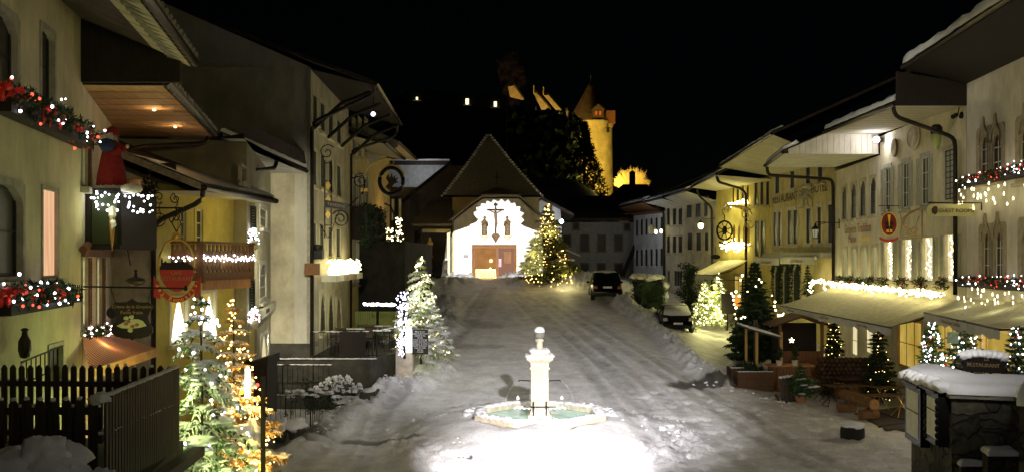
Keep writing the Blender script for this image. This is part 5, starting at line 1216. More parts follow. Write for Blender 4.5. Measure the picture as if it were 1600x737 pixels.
for i in range(26): leafclump(b, Vector((-7.4+rnd.random()*1.6, 30.9+rnd.random()*.5, 1.0+rnd.gauss(0,.2))), (.2,.2,.2), 30, .1, rnd)
b.build('hedge', 'leaf_dark', label='small dark hedge behind the garden fence', cat='hedge', origin=(-7,31,.2)); b = MB()
for i in range(22): b.blob((-7.5+rnd.random()*1.8, 30.8+rnd.random()*.6, 1.25+rnd.gauss(0,.07)), (.1,.1,.05), .8, 5, i)
b.build('hedge_snow', 'snow', smooth=True, label='patches of snow on the small hedge behind the garden fence', cat='snow', origin=(-7,31,1.2))
# ---- high dark stone wall behind the terrace
b = MB(); b.hexa([(-8,48,1.5),(-5.35,48,1.5),(-5.0,60,3),(-8,60,3)],[(-8,48,6.5),(-5.35,48,6.5),(-5.0,60,6.5),(-8,60,6.5)]); b.build('stone_wall', 'rubble_dark', label='high dark rubble wall between the terrace and the chapel lane', cat='wall', origin=(-6.5,48,2))
b = MB(); pts = []
for px, n in ((606,14),(612,22),(621,26),(626,22)):
    for _ in range(n): pts.append(W(px+random.gauss(0,2), random.uniform(340,388) if px > 615 else random.uniform(355,388), 58))
o = empty('string_lights', W(615,390,58), 'small white lights on twigs above the dark rubble wall', 'string lights'); MB().tube([W(608,380,58), W(606,350,58)], .01, 3).build('wire', 'iron', o); MB().tube([W(622,385,58), W(625,345,58)], .01, 3).build('wire', 'iron', o); bulbs(o, pts, .04, 'bulb_warm')
sl = empty('street_lamp', W(632,397,52), 'small bright lamp at the corner of the dark rubble wall', 'lamp'); MB().blob(W(633.5,397,50), .07, 0, 6).build('globe', 'bulb_white', sl)
b = MB(); b.tube([W(601,318,50), W(610,322,50), W(616,335,50), W(616,385,50)], .05, 6); b.build('curved_pole', 'iron', label='curved dark iron lamp pole in front of the side lane', cat='pole', origin=W(616,385,50))
C = lambda px, py, o=0: W(px, py, 65)+Vector((0, o, 0))
ch = House('chapel', 'small chapel at the top of the street with steep roof and brightly lit white front', Fac((C(709,400).x, 65), (C(843,400).x, 65)), 0, (843-709)/F*65, 3.6, C(0,346).z, 'plaster_chapel', 1.2, cat='chapel')
fa = ch.f
mat('room_glow', (.1,.05,.015), .9, color2=(.03,.014,.005), scale=1.5, emit=(1,.38,.06), estr=.22)
dw = ch.win(738.5, 806, 383, 435, 'room_glow', 'rect', grid=(2,1), fw=.05, trim='wood_brown', sash=None, sill=False, name='doorway', depth=.28)
ch.finish()
top = [(709,346),(709,345),(722,334.5),(739,321.5),(755,310.5),(811,310.5),(826,324),(840,336),(843,339),(843,346)]
MB().prism([C(*p) for p in top], (0,1.2,0)).build('gable_front', 'plaster_chapel', ch.o)
# roof that flares over the front
cv = [(700,349),(709,342),(722,331.5),(739,318),(755,307.5),(811,307.5),(826,321),(840,333),(849,339)]
b = MB()
for a, c in zip(cv, cv[1:]):
    A, D = C(a[0],a[1],-.55), C(c[0],c[1],-.55); b.hexa([A, D, D+Vector((0,2.4,0)), A+Vector((0,2.4,0))], [q+UP*.12 for q in (A, D, D+Vector((0,2.4,0)), A+Vector((0,2.4,0)))])
b.build('flared_roof', 'tile_frosted', ch.o)
b = MB(); ap = C(776,290,1.2); q = [C(750,307,-.6)+UP*.13, C(815,307,-.6)+UP*.13, C(815,307,3)+UP*.13, C(750,307,3)+UP*.13]
for i in range(4): b.quad(q[i], q[(i+1)%4], ap)
b.build('front_hip', 'tile_frosted', ch.o); b = MB(); b.box(ap+UP*.5, (.05,.05,1.0)); b.box(ap+UP*.65, (.38,.05,.05)); b.build('roof_cross', 'iron', ch.o)
MB().hexa([(C(705,0).x,66.2,3.6),(C(843,0).x,66.2,3.6),(C(843,0).x,78,3.6),(C(705,0).x,78,3.6)], [(C(705,0).x,66.2,9.95),(C(843,0).x,66.2,9.95),(C(843,0).x,78,9.95),(C(705,0).x,78,9.95)]).build('nave_wall', 'plaster_ochre', ch.o)
EL, ER = W(692,307,65.6), W(846,307,65.6); AP = W(763,209,70.5)
b = MB(); E2, E3 = EL+Vector((0,13,0)), ER+Vector((0,13,0)); A2 = AP+Vector((0,4.5,0)); sg_ = lambda p: p+UP*0
def curved(b, e0, e1, a0, a1, n=8):
    for i in range(n):
        t0, t1 = i/n, (i+1)/n; k = lambda t: t**.86 if t else 0
        P0, P1, Q0, Q1 = e0.lerp(a0, t0), e1.lerp(a1, t0), e0.lerp(a0, t1), e1.lerp(a1, t1)
        for P, t in ((P0,t0),(P1,t0),(Q0,t1),(Q1,t1)): P.z -= .1*math.sin(math.pi*t)
        b.quad(P0, P1, Q1, Q0)
curved(b, EL, ER, AP, AP+Vector((.05,0,0))); curved(b, E2, EL, A2, AP); curved(b, ER, E3, AP+Vector((.05,0,0)), A2); b.quad(EL, ER, E3, E2); b.build('steep_roof', 'tile_frosted', ch.o)
b = MB()
for i in range(26):
    for e in (EL, ER):
        p = e.lerp(AP, i/26); p.z -= .1*math.sin(math.pi*i/26); b.blob(p+UP*.05, (.13,.13,.08), .5, 5, i)
b.build('ridge_snow', 'snow_far', ch.o, smooth=True)
b = MB(); b.tube([EL+Vector((0,-.06,0)), ER+Vector((0,-.06,0))], .08, 6); b.build('gutter', 'gutter_metal', ch.o)
# door: planks right, barred glass left with candle light inside
D = lambda px, py, o: C(px, py, o)
MB().box((D(790,409,.12)), ((804-778)/F*65, .08, 2.15)).build('door_leaf', mat('door_red', (.1,.035,.012), .6, var=.3, bump=.3, streak=(12,12,1)), dw)
b = MB(); c = D(793,402,.06); b.box(c, (.5,.03,.8)); b.build('door_panel', 'wood_brown', dw)
b = MB(); 
for px in (741,776,778): b.box(D(px,410,.05), (.09,.1,2.2))
b.box(D(772,386,.05), (2.9,.12,.14)); b.build('door_frame', 'wood_brown', dw)
MB().quad(D(742,386,.26), D(776,386,.26), D(776,434,.26), D(742,434,.26)).build('lit_room', mat('room_glow', (.1,.05,.015), .9, color2=(.03,.014,.005), scale=1.5, emit=(1,.38,.06), estr=.22), dw)
b = MB()
for i in range(13): b.box(D(744+2.5*i,428,.1), (.025,.03,.5))
b.box(D(759,421,.1), (1.35,.04,.04)); b.build('grille', 'brass', dw)
b = MB()
for px, py, r_ in ((767,407,.1),(766,419,.06),(769,422,.05),(764,424,.05),(748,431,.04)): b.blob(D(px,py,.2), r_, 0, 6)
b.build('candles', 'candle', dw)
MB().box(D(781,410,.03), (.2,.02,.55)).build('poster', mat('poster', (.5,.5,.6), .6, color2=(.5,.1,.1), scale=2, bump=0), dw); lamp(D(762,400,-.3), 2, (1,.6,.2), .1)
MB().box(D(728,400,-.02), (.34,.03,.22)).build('plaque', 'sign_black', ch.o)
# crucifix and two statues
cx = empty('crucifix', C(774.5,372,-.12), 'dark wooden crucifix with a pale figure on the chapel front', 'crucifix'); b = MB(); b.box(C(774.5,346,-.12), (.11,.08,2.55)); b.box(C(774.5,328,-.12), (1.15,.08,.12)); b.box(C(774.5,320,-.14), (.28,.05,.16)); b.build('cross', 'wood_dark', cx)
b = MB(); o_ = C(774.5,336,-.22); b.tube([o_+Vector((-.5,.03,.33)), o_+Vector((-.2,0,.2)), o_+Vector((0,0,.12)), o_+Vector((.2,0,.2)), o_+Vector((.5,.03,.33))], [.03,.045,.06,.045,.03], 6); b.tube([o_+Vector((0,0,.15)), o_, o_+Vector((.02,0,-.3)), o_+Vector((.05,-.04,-.6)), o_+Vector((0,0,-.95))], [.1,.11,.09,.075,.04], 8); b.blob(o_+Vector((-.03,-.04,.3)), (.075,.08,.1), .1, 8); b.build('body', 'painted_figure', cx, smooth=True)
MB().lathe([(.02,-.3),(.1,-.15),(.22,.05),(.3,.12),(.2,.3),(.02,.34)], C(774.5,372,-.12), 10, sy=.5).build('console', 'painted_figure', cx)
for px, l, s in ((757,'left praying robed statue beside the crucifix on the chapel front',1),(793,'right robed statue beside the crucifix, looking up at it',-1)):
    st = empty('statue', C(px,368,-.2), l, 'statue', 'statues flanking the crucifix'); o_ = C(px,368,-.22)
    b = MB(); b.lathe([(.17,0),(.2,.1),(.17,.4),(.2,.7),(.19,.95),(.1,1.05),(.06,1.1)], o_, 14, sy=.7); b.tube([o_+Vector((-.18*s,0,.92)), o_+Vector((-.1*s,-.14,.7)), o_+Vector((.06*s,-.2,.88))], [.06,.06,.04], 6); b.tube([o_+Vector((.18*s,0,.92)), o_+Vector((.22*s,-.1,.68)), o_+Vector((.06*s,-.2,.86))], [.06,.06,.04], 6); b.blob(o_+Vector((.02*s,-.02,1.2)), (.09,.1,.12), .1, 8); b.build('body', 'painted_figure', st, smooth=True)
    MB().lathe([(.02,-.42),(.06,-.3),(.2,-.12),(.3,-.04),(.3,0)], C(px,368,-.2), 10, sy=.6).build('console', 'stone_pale', st)
# left porch
po = empty('porch', W(675,440,64), 'open lean-to porch with snowy tiled roof left of the chapel', 'porch')
Y = 64; b = MB(); a0, a1 = W(643,353,Y), W(706,353,Y); c0_, c1_ = W(664,325,Y+5), W(706,290,Y+3)
b.hexa([a0, a1, a1+Vector((0,4,1.8)), a0+Vector((.9,4,1.8))], [q+UP*.14 for q in (a0, a1, a1+Vector((0,4,1.8)), a0+Vector((.9,4,1.8)))]); b.build('roof', 'tile_snowy', po)
b = MB(); b.box(W(682,360.5,Y+.3), (1.9,.2,.22)); b.build('beam', 'soffit_cream', po); MB().box(W(701,398,Y+.3), (.2,.2,3.1)).build('post', 'soffit_cream', po); MB().box(W(650,398,Y+3.5), (.2,.2,3.4)).build('post', 'wood_dark', po)
lamp(W(690,366,Y-.4), 5, (1,.7,.2), .15, 'porch_light')
b = MB(); b.lathe([(.24,0),(.24,.1),(.17,.15),(.17,.8),(.24,.86),(.22,1.0),(.1,1.15),(.12,1.25),(.03,1.4)], W(671.5,402,Y+1.5), 14); b.build('oratory_pillar', 'gold_lit_stone', smooth=True, label='golden stone pillar with onion top standing under the porch', cat='pillar', origin=W(671.5,402,Y+1.5)); lamp(W(672,385,Y+.3), 3, (1,.75,.25), .1)
MB().lathe([(.09,-.9),(.1,.0),(.14,.05),(.02,.22)], W(697,408,63.5), 10).build('bollard', 'plastic_white', label='pale bollard-like post by the chapel corner under the porch', cat='post', origin=W(697,425,63.5), smooth=True)
b = MB(); b.box(W(668,425,63), (2.6,.3,1.6)); b.build('garden_wall', 'rubble', label='dark low garden wall below the porch', cat='wall', origin=W(668,437,63))
# dark house and white gable left of the chapel
b = MB(); b.prism([W(632,440,70), W(632,315,70), W(702,259,70), W(722,259,70), W(722,440,70)], (0,6,0)); dh = b.build('house', 'plaster_dark', label='unlit dark house with sloping roof edge left of the chapel', cat='house', origin=W(675,440,70))
b = MB(); b.prism([W(628,316,69.8), W(703,256,69.8), W(703,252,69.8), W(626,313,69.8)], (0,6.5,0)); b.build('roof', 'tile_dark', dh)
MB().box(W(648,320,69.95), (.7,.1,1.6)).build('window', 'glass_dark', dh)
b = MB(); b.prism([W(590,258,78), W(700,258,78), W(700,430,78), W(590,430,78)], (0,6,0)); wh = b.build('house', mat('plaster_lit', (.7,.7,.72), .9, bump=.1), label='pale house front showing behind the crane sign under a dark roof', cat='house', origin=W(645,430,78))
b = MB(); b.hexa([W(585,257,77), W(703,257,77), W(703,257,84)+UP*3, W(585,257,84)+UP*3],[q+UP*.35 for q in (W(585,257,77), W(703,257,77), W(703,257,84)+UP*3, W(585,257,84)+UP*3)]); b.build('roof', 'tile_dark', wh); b = MB(); b.box(W(644,250,76.9), (6,.12,.12)); b.build('roof_snow', 'snow_far', wh)
lamp(W(662,300,75.5)+UP*1.5, 60, (.9,.95,1), .3, 'lane_light')
# bluish wall, lamp and shelter right of the chapel
b = MB(); b.prism([W(828,330,68), W(846,312,68), W(876,328,68), W(880,440,68), W(828,440,68)], (0,8,0)); bh = b.build('house', 'plaster_cold', label='bluish white house gable behind the golden Christmas tree', cat='house', origin=W(855,440,68))
b = MB(); b.prism([W(826,322,67.6), W(846,307,67.6), W(897,334,67.6), W(897,338,67.6), W(846,312,67.6)], (0,8,0)); b.build('roof', 'tile_dark', bh)
lo = empty('floodlight', W(877.5,346,66.5), 'small bright white lamp on the gable right of the golden Christmas tree', 'lamp'); MB().blob(W(877.5,346,66.5), .14, 0, 8).build('globe', 'lamp_cold', lo); MB().box(W(880,347,66.9), (.2,.5,.08)).build('bracket', 'iron', lo); lamp(W(872,346,66), 60, (.8,.88,1), .2, 'gable_light')
sh = empty('shelter', W(888,440,66), 'small wooden shelter with a snowy sloping roof behind the golden Christmas tree', 'shelter'); b = MB(); b.hexa([W(872,386,64.5), W(907,401,64.5), W(907,401,67.5), W(872,386,67.5)],[q+UP*.12 for q in (W(872,386,64.5), W(907,401,64.5), W(907,401,67.5), W(872,386,67.5))]); b.build('roof', 'snow_far', sh); MB().box(W(886,420,65.5), (.4,1.5,1.9)).build('wall', 'wood_orange', sh)
t4, tips = conifer('christmas_tree', 'big golden Christmas tree right of the chapel door', 'Christmas tree', (W(857,440,60).x, 61, 3.85), 5.15, 1.75, 41, 'leaf_olive', .12, whorls=16, per=10, dens=.75, needle=.28, droop=.05, z0=.08)
hang_lights('golden white light string wound around the big Christmas tree by the chapel', (W(857,440,60).x, 61, 3.85), 5.1, 1.6, 360, 16, 'bulb_gold', .032, 9, light=150, lcol=(1,.85,.35), z0=.08)
# dark house closing the street
f9 = Fac((4.6, 88), (11.9, 88)); h9 = House('long_house', 'long unlit grey house closing the street behind the parked cars', f9, 0, f9.L, 2.5, W(0,347,88).z, mat('plaster_dusk', (.33,.32,.3), .9, bump=.2), 8)
for l, r_, t_, b_ in ((896,904,349,358),(976,983,351,359),(881,891,368,383),(908,919,368,391),(935,945,368,391),(961,972,368,391),(908,919,412,434),(934,945,412,421),(961,972,412,432)): h9.win(l, r_, t_, b_, 'dark', grid=(2,2), fw=.12, sash='shutter_dark', trim='plaster_dark')
h9.finish(); b = MB(); b.hexa([W(876,345,87.2), W(1003,345,87.2), W(990,310,95), W(890,310,95)],[q+UP*.25 for q in (W(876,345,87.2), W(1003,345,87.2), W(990,310,95), W(890,310,95))]); b.build('roof', 'tile_dark', h9.o)
MB().tube([W(972,432,86), W(993,383,86)], .22, 6).build('stair_rail', 'wood_dark', label='dark slanting beam leaning before the grey house', cat='beam', origin=W(972,440,86))
# ---- castle hill
def far_windows(px, py, w, h, d, lab, wall):
    pass
an = empty('castle_annex', W(700,300,150), 'dark castle outbuilding high on the hill with three small lit windows', 'building')
b = MB(); b.prism([W(600,300,150), W(600,165,150), W(640,140,150), W(790,150,150), W(792,300,150)], (0,12,0)); b.build('wall', 'hill_dark', an)
for px, py, w_, h_ in ((651.5,154,3,4),(730,159,5,9),(774,163,4.5,8)):
    MB().box(W(px,py,149.9), (w_/10, .05, h_/10)).build('window', 'lit_castle', an); MB().box(W(px,py+h_/2+2,149.6), (1.4,.8,.12)).build('sill', 'snow_far', an); lamp(W(px,py-1,149.0), 3, (1,.8,.4), .1, 'window_light')
tw = empty('castle_tower', W(928,290,215), 'round castle tower with conical roof glowing yellow on the hill', 'tower'); cc = Vector((W(928,0,215).x, 215+4.7, 0)); zb, zt = 12, W(0,188,215).z
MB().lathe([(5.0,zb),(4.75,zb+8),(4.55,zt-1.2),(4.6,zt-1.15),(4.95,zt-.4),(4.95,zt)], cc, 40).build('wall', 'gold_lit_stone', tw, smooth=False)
b = MB(); ax = W(921,126,215).x-cc.x; b.lathe([(5.3,zt),(5.25,zt+.15),(4.2,zt+2.2),(2.6,zt+5),(1.0,zt+8),(.05,zt+9.6)], cc+Vector((-.35,0,0)), 32); b.tube([cc+Vector((-.35,0,zt+9.5)), cc+Vector((-.35,0,zt+11))], .06, 4); b.build('cone_roof', 'tower_tile', tw, smooth=True)
dm = cc+Vector((.9,-5.0,zt+1.1)); b = MB(); b.box(dm+Vector((0,.8,.3)), (2.4,2.2,1.8)); b.prism([dm+Vector((-1.5,-.4,1.2)), dm+Vector((1.5,-.4,1.2)), dm+Vector((0,-.4,2.5))], (0,2.5,0)); b.build('dormer', 'tower_tile', tw)
for s in (-.45,.45): MB().box(dm+Vector((s,-.35,.4)), (.45,.1,.8)).build('dormer_window', emis('dim_red', (.8,.12,.02), .8), tw)
MB().box(dm+Vector((0,-.2,-1.9)), (2.3,1.0,1.5)).build('corbel', 'gold_lit_stone', tw)
MB().box(Vector((W(955,0,215).x, 217, zt+.9)), (2.0,2,2.8)).build('chimney', mat('brick_dim', (.25,.09,.04), .9, bump=.3), tw); MB().box(W(950,203,214.8), (.6,.6,1.2)).build('slit_window', 'glass_dark', tw)
for i, (pl, l) in enumerate((([(794,136),(803,134),(819,157),(797,152)],'leftmost small castle roof lit gold beside the smoke'),([(834,147),(838,145),(861,172),(846,172)],'castle gable roof with finial, lit pale gold, in the middle'),([(849,149),(857,149),(878,173),(868,172)],'broad snowy castle roof lit pale gold nearest the tower'),([(884,174),(888,173),(893,184),(886,184)],'tiny lit roof corner just left of the tower cone'))):
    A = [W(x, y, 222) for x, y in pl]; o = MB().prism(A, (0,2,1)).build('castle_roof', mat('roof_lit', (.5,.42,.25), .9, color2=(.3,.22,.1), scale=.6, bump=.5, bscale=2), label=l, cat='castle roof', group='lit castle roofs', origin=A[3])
    if i in (1,2): MB().tube([A[0], A[0]+UP*1.9], .12, 4).build('finial', 'gold_lit_stone', o)
b = MB(); rnd = random.Random(12)  # hill top masses, wooded
for i in range(2600):
    px = rnd.uniform(795, 905); top_ = 172+ (px-795)*.12+4*math.sin(px*.3); p = W(px, rnd.uniform(top_, 300), rnd.uniform(196, 208)); s_ = 1.3; a = Vector((rnd.gauss(0,1),rnd.gauss(0,1),rnd.gauss(0,1))).normalized()*s_; c = a.cross(Vector((rnd.gauss(0,1),1,rnd.gauss(0,1)))).normalized()*s_*.6; b.quad(p-a, p+c, p+a, p-c)
b.build('wood', 'leaf_dark', kind='stuff', label='dark wooded castle slope between the outbuilding and the tower')
# castle lights
for (x, y, dd, pw, c_) in ((958,292,196,26000,(1,.72,.12)),(935,300,200,14000,(1,.7,.12)),(975,250,204,5000,(1,.75,.2))): lamp(W(x,y,dd), pw*.3, c_, .5, 'castle_floodlight')
lamp(W(938,285,188), 500, (1,.7,.15), .5, 'castle_floodlight'); lamp(W(850,190,212), 1800, (1,.72,.2), .5, 'castle_floodlight'); lamp(W(805,165,214), 900, (1,.6,.15), .5, 'castle_floodlight'); lamp(W(900,215,208), 1200, (1,.72,.12), .5, 'castle_floodlight')
def bare_tree(name, label, base, h, sp, m, seed, k=6, twr=.12, leafm=None, leafn=0, cat='tree'):
    o = empty(name, base, label, cat); b = MB(); rnd = random.Random(seed); lf = MB()
    def br(p, d, L, r, n):
        q = p+d*L; b.tube([p, q], [r, r*.7], 4, False)
        if leafn and n < 3: leafclump(lf, q, (L*.7,)*3, leafn, L*.5, rnd)
        if n:
            for _ in range(rnd.choice((2,3,3))): br(q, (d+Vector((rnd.gauss(0,sp),rnd.gauss(0,sp),rnd.gauss(.12,.3)))).normalized(), L*rnd.uniform(.65,.85), r*.62, n-1)
    br(Vector(base), Vector((0,0,1)), h*.24, twr, k); b.build('trunk', m, o)
    if lf.v: lf.build('crown', leafm, o)
    return o

def leafy(label, c, rad, n, seed, size=1.1):
    o = empty('tree', c-UP*rad.z, label, 'tree'); b = MB(); rr = random.Random(seed)
    for _ in range(n):
        t_ = rr.random()**1.3; a_ = rr.uniform(0,6.283); k_ = (1-t_)*rr.random()**.5; q = c+Vector((math.cos(a_)*rad.x*k_, math.sin(a_)*rad.y*k_, (t_*2-1)*rad.z))
        if noise.noise(q*.5+Vector((seed,0,0))) < (.12 if t_ > .35 else .0): leafclump(b, q, (.5,.5,.5), 7, size, rr)
    b.build('crown', 'leaf_dark', o); MB().tube([c-UP*rad.z*1.2, c, c+UP*rad.z*.9], [.4,.25,.05], 6).build('trunk', 'bark', o)
leafy('dense dark tree with gold light showing through, left of the tower foot', W(913,253,182), Vector((5.2,4,7.2)), 1350, 4, .7)
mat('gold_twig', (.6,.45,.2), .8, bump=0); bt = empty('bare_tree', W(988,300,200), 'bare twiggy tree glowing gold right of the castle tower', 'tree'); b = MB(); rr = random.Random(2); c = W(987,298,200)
for i in range(420):
    a = rr.uniform(-1.35, 1.35); L_ = rr.uniform(3.0, 4.6)*(.75+.25*math.cos(a)); d = Vector((math.sin(a), rr.uniform(-.5,.5), math.cos(a)*.85+.1)); e = c+d*L_*.55+Vector((rr.gauss(0,.15),0,rr.gauss(0,.15))); f = c+d*L_+UP*.15
    b.tube([c+d*.4, e, f], [.05,.035,.012], 3, False)
    for _ in range(5): q = e.lerp(f, rr.random()); b.tube([q, q+d*.5+Vector((rr.gauss(0,.25),rr.gauss(0,.2),rr.gauss(0,.25)))], [.025,.01], 3, False)
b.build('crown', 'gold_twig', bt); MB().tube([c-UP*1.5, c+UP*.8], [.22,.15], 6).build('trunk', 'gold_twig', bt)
lamp(W(987,285,194), 1700, (1,.72,.25), .5, 'castle_floodlight')
b = MB(); b.prism([W(962,330,130), W(962,300,130), W(974,288,130), W(1011,288,130), W(1030,310,130), W(1030,330,130)], (0,8,0)); dr = b.build('house', 'hill_dark', label='black roof silhouette below the glowing bare tree', cat='house', origin=W(990,330,130))
b = MB(); b.box(W(988,279,131), (.75,.7,1.7)); b.prism([W(983.5,270,131), W(993,270,131), W(988,266,131)], (0,.7,0)); b.build('chimney', 'hill_dark', dr)
# chimney smoke
def smoke(name, label, pts, rs, dens, colr):
    o = MB().tube([Vector(pts[0]).lerp(Vector(pts[0]),1)]+pts[1:], rs, 16).build(name, None or 'snow', label=label, kind='stuff', origin=pts[0], smooth=True); m = bpy.data.materials.new(name); m.use_nodes = True; nt = m.node_tree; nt.nodes.clear()
    out = nt.nodes.new('ShaderNodeOutputMaterial'); pv = nt.nodes.new('ShaderNodeVolumePrincipled'); tc = nt.nodes.new('ShaderNodeTexCoord'); nz = nt.nodes.new('ShaderNodeTexNoise'); nz.inputs['Scale'].default_value = .45; nz.inputs['Distortion'].default_value = 1.2; nz.inputs['Detail'].default_value = 5; cr = nt.nodes.new('ShaderNodeValToRGB')
    cr.color_ramp.elements[0].position = .5; cr.color_ramp.elements[1].position = .85; cr.color_ramp.elements[1].color = (dens,)*3+(1,)
    nt.links.new(tc.outputs['Object'], nz.inputs['Vector']); nt.links.new(nz.outputs['Fac'], cr.inputs[0]); nt.links.new(cr.outputs[0], pv.inputs['Density']); pv.inputs['Color'].default_value = (*colr, 1); nt.links.new(pv.outputs[0], out.inputs['Volume']); o.data.materials.clear(); o.data.materials.append(m)
smoke('smoke', 'orange lit chimney smoke rising above the castle roofs', [W(806,168,216), W(800,150,216), W(803,130,216), W(798,110,216), W(790,85,216)], [.8,2.2,3.0,3.2,2.6], .05, (.7,.5,.35))
lamp(W(812,172,211), 1400, (1,.5,.15), .5, 'castle_floodlight')
def RX(d): return 12.45+.087*d
# ---- R1 nearest right house
g1 = Fac((RX(24), 24), (RX(32.2), 32.2))
r1 = House('corner_house', 'nearest white house on the right with ogee window hoods and starry garlands', g1, 0, g1.L, 0, 11.6, 'plaster_white', 8)
for l, r_, t, b_ in ((1531,1545,211,278),(1549.5,1565,207,276),(1593,1613,192,276),(1535,1547,362,440),(1554,1567,360,440),(1597,1615,352,440)): r1.win(l, r_, t, b_, 'dark', 'point', grid=(2,3), fw=.26, trim='trim_brown', depth=.1)
r1.win(1522, 1532, 512, 575, 'lit_yellow', grid=(1,1), fw=.07, trim='wood_orange', sash=None, sill=False); r1.win(1541, 1580, 516, 585, 'lit_yellow', grid=(1,1), fw=.09, trim='beam_yellow', sill=False)
r1.finish()
b = MB()
for px, t in ((1538,211),(1557,207),(1603,192),(1541,362),(1560,360)):
    w_ = .3
    for s in (-1, 1):
        c = g1.at(px, t, .05); b.tube([c+g1.u*s*.34-UP*.3, c+g1.u*s*.3+UP*.02, c+g1.u*s*.16+UP*.2, c+g1.u*s*.05+UP*.34, c+UP*.58], .035, 6)
b.build('hood_moulding', 'trim_brown', r1.o, smooth=True)
roof(r1, (12.2,22,12.0), (13.2,32.3,12.0), g1.P(-2,11.5), g1.P(g1.L,11.5), .5, 8, 'wood_dark', 'tile_dark', snow=.3, snow_in=.8, ribs=True, flat=False)
def stars(b, p, s, n):
    u = n.cross(UP).normalized(); pl = []
    for i in range(10): a = R(36*i+90); rr = s if i % 2 == 0 else s*.42; pl.append(p+(u*math.cos(a)+UP*math.sin(a))*rr)
    b.prism(pl, n*.012)
for z0_, l in ((284, 'upper'), (437, 'lower')):
    zz = g1.z(1512, z0_); path = [g1.P(g1.t(1512), zz, .3), g1.P(g1.t(1560), zz+.02, .3), g1.P(.2, zz+.03, .3)]
    garland('garland', 'red and white lit garland along the %s window sill of the nearest right house' % l, 'garland', path, .13, dens=300, leaf=.09, nb=130, red=60, bmat='bulb_white', br=.024, bows=14, group=None, light=12, lcol=(1,.8,.6))
    MB().hexa([g1.P(g1.t(1511),zz-.22,.02), g1.P(.1,zz-.22,.02), g1.P(.1,zz-.22,.3), g1.P(g1.t(1511),zz-.22,.3)],[g1.P(g1.t(1511),zz-.06,.02), g1.P(.1,zz-.06,.02), g1.P(.1,zz-.06,.3), g1.P(g1.t(1511),zz-.06,.3)]).build('flower_box', 'wood_dark', label='dark flower box under the %s starry garland of the nearest right house' % l, cat='flower box', origin=g1.P(3,zz-.22,.1))
    o = empty('star_lights', path[0]-UP*.3, 'curtain of hanging star lights below the %s sill of the nearest right house' % l, 'star lights'); rnd = random.Random(z0_); MB().tube([p-UP*.05 for p in path], .008, 3).build('wire', 'iron', o)
    for i in range(58):
        t = rnd.uniform(.3, g1.t(1512)); b = MB(); stars(b, g1.P(t, zz-.25-rnd.random()*.75, .3+rnd.random()*.05), rnd.uniform(.045,.06), g1.n); b.build('star', 'bulb_warm', o)
    for q in (1.5, 4.0, 6.6): lamp(g1.P(q, zz-.5, .9), 7, (.95,.9,.5), .25, 'star_glow')
# ---- R2 with louvred shutters
g2 = Fac((RX(32.25), 32.25), (RX(42), 42))
r2 = House('shuttered_house', 'cream house with grey louvred shutters, lit lower windows and a big awning', g2, 0, g2.L, 0, 10.95, 'plaster_cream', 8)
for l, r_, t, b_ in ((1383,1391.5,262,329),(1410.5,1420.5,254,325),(1440,1451,245,320)): r2.win(l, r_, t, b_, 'dark', grid=(2,3), fw=.16, shut=2, trim='stone_trim', shw=.42)
r2.win(1476, 1490, 234, 312, 'shutter_grey', grid=(2,9), fw=.14, trim='plaster', sash='shutter_dark')
for l, r_, t, b_ in ((1383,1396,376,437),(1411,1426,374,437),(1442,1459,371,438),(1477,1495,367,439)): r2.win(l, r_, t, b_, 'lit_cream', grid=(1,1), fw=.06, shut=2, trim='plaster', shw=.4, sash=None, depth=.12)
r2.win(1352, 1366, 0, 0, 'dark') if 0 else None
r2.win(1404, 1440, 500, 575, 'lit_yellow', grid=(3,2), fw=.1, trim='beam_yellow', sash='wood_orange', sill=False); r2.win(1452, 1500, 503, 585, 'lit_yellow', grid=(4,2), fw=.1, trim='beam_yellow', sash='wood_orange', sill=False)
r2.finish()
roof(r2, (12.95,32.3,10.78), (13.7,42,11.1), g2.P(0,10.8), g2.P(g2.L,10.9), .45, 8, 'soffit_cream', 'tile_dark', snow=.22, snow_in=.7, gable='wood_dark', flat=True, ribs=True)
pipe(r2, [(12.95,32.6,10.8),(13.0,32.6,10.45),(15.0,32.65,9.75),(15.1,32.7,9.5),(15.12,32.75,4.4)], .075)
b = MB(); b.hexa([g1.P(g1.L-.02,10.75,0), (12.9,32.2,10.75), (12.9,32.2,11.9), g1.P(g1.L-.02,11.5,0)], [q+Vector((0,.08,0)) for q in (g1.P(g1.L-.02,10.75,0), Vector((12.9,32.2,10.75)), Vector((12.9,32.2,11.9)), g1.P(g1.L-.02,11.5,0))]); b.build('gable_boards', 'wood_dark', r2.o)
# ---- R2a with arched windows
g3 = Fac((RX(42.05), 42.05), (RX(49.9), 49.9))
r3 = House('arched_house', 'pale house front with two rows of four slim arched windows', g3, 0, g3.L, 0, 10.15, 'plaster_white', 8)
for l, r_, t, b_ in ((1316,1323,292,342),(1330,1338,288,340),(1344,1352.5,283,337),(1360,1368.5,278,334)): r3.win(l, r_, t, b_, 'dark', 'round', grid=(1,3), fw=.14, trim='plaster', sash='shutter_dark')
for l, r_, t, b_ in ((1316.5,1323.5,389,435),(1331,1339,388,436),(1346,1355,387,437),(1362.5,1372,385,438)): r3.win(l, r_, t, b_, 'lit_cream_dim', 'round', grid=(1,1), fw=.14, trim='plaster', sash=None, depth=.12)
r3.win(1331, 1340, 508, 555, 'lit_cream', grid=(1,2), fw=.12, trim='white_frame'); r3.win(1353, 1364, 511, 552, 'lit_cream', grid=(1,2), fw=.12, trim='white_frame')
r3.finish()
roof(r3, (11.95,42.1,10.25), (13.2,49.9,10.4), g3.P(0,10.1), g3.P(g3.L,10.2), .42, 9, 'soffit_white', 'tile_dark', snow=.2, snow_in=.7, flat=True)
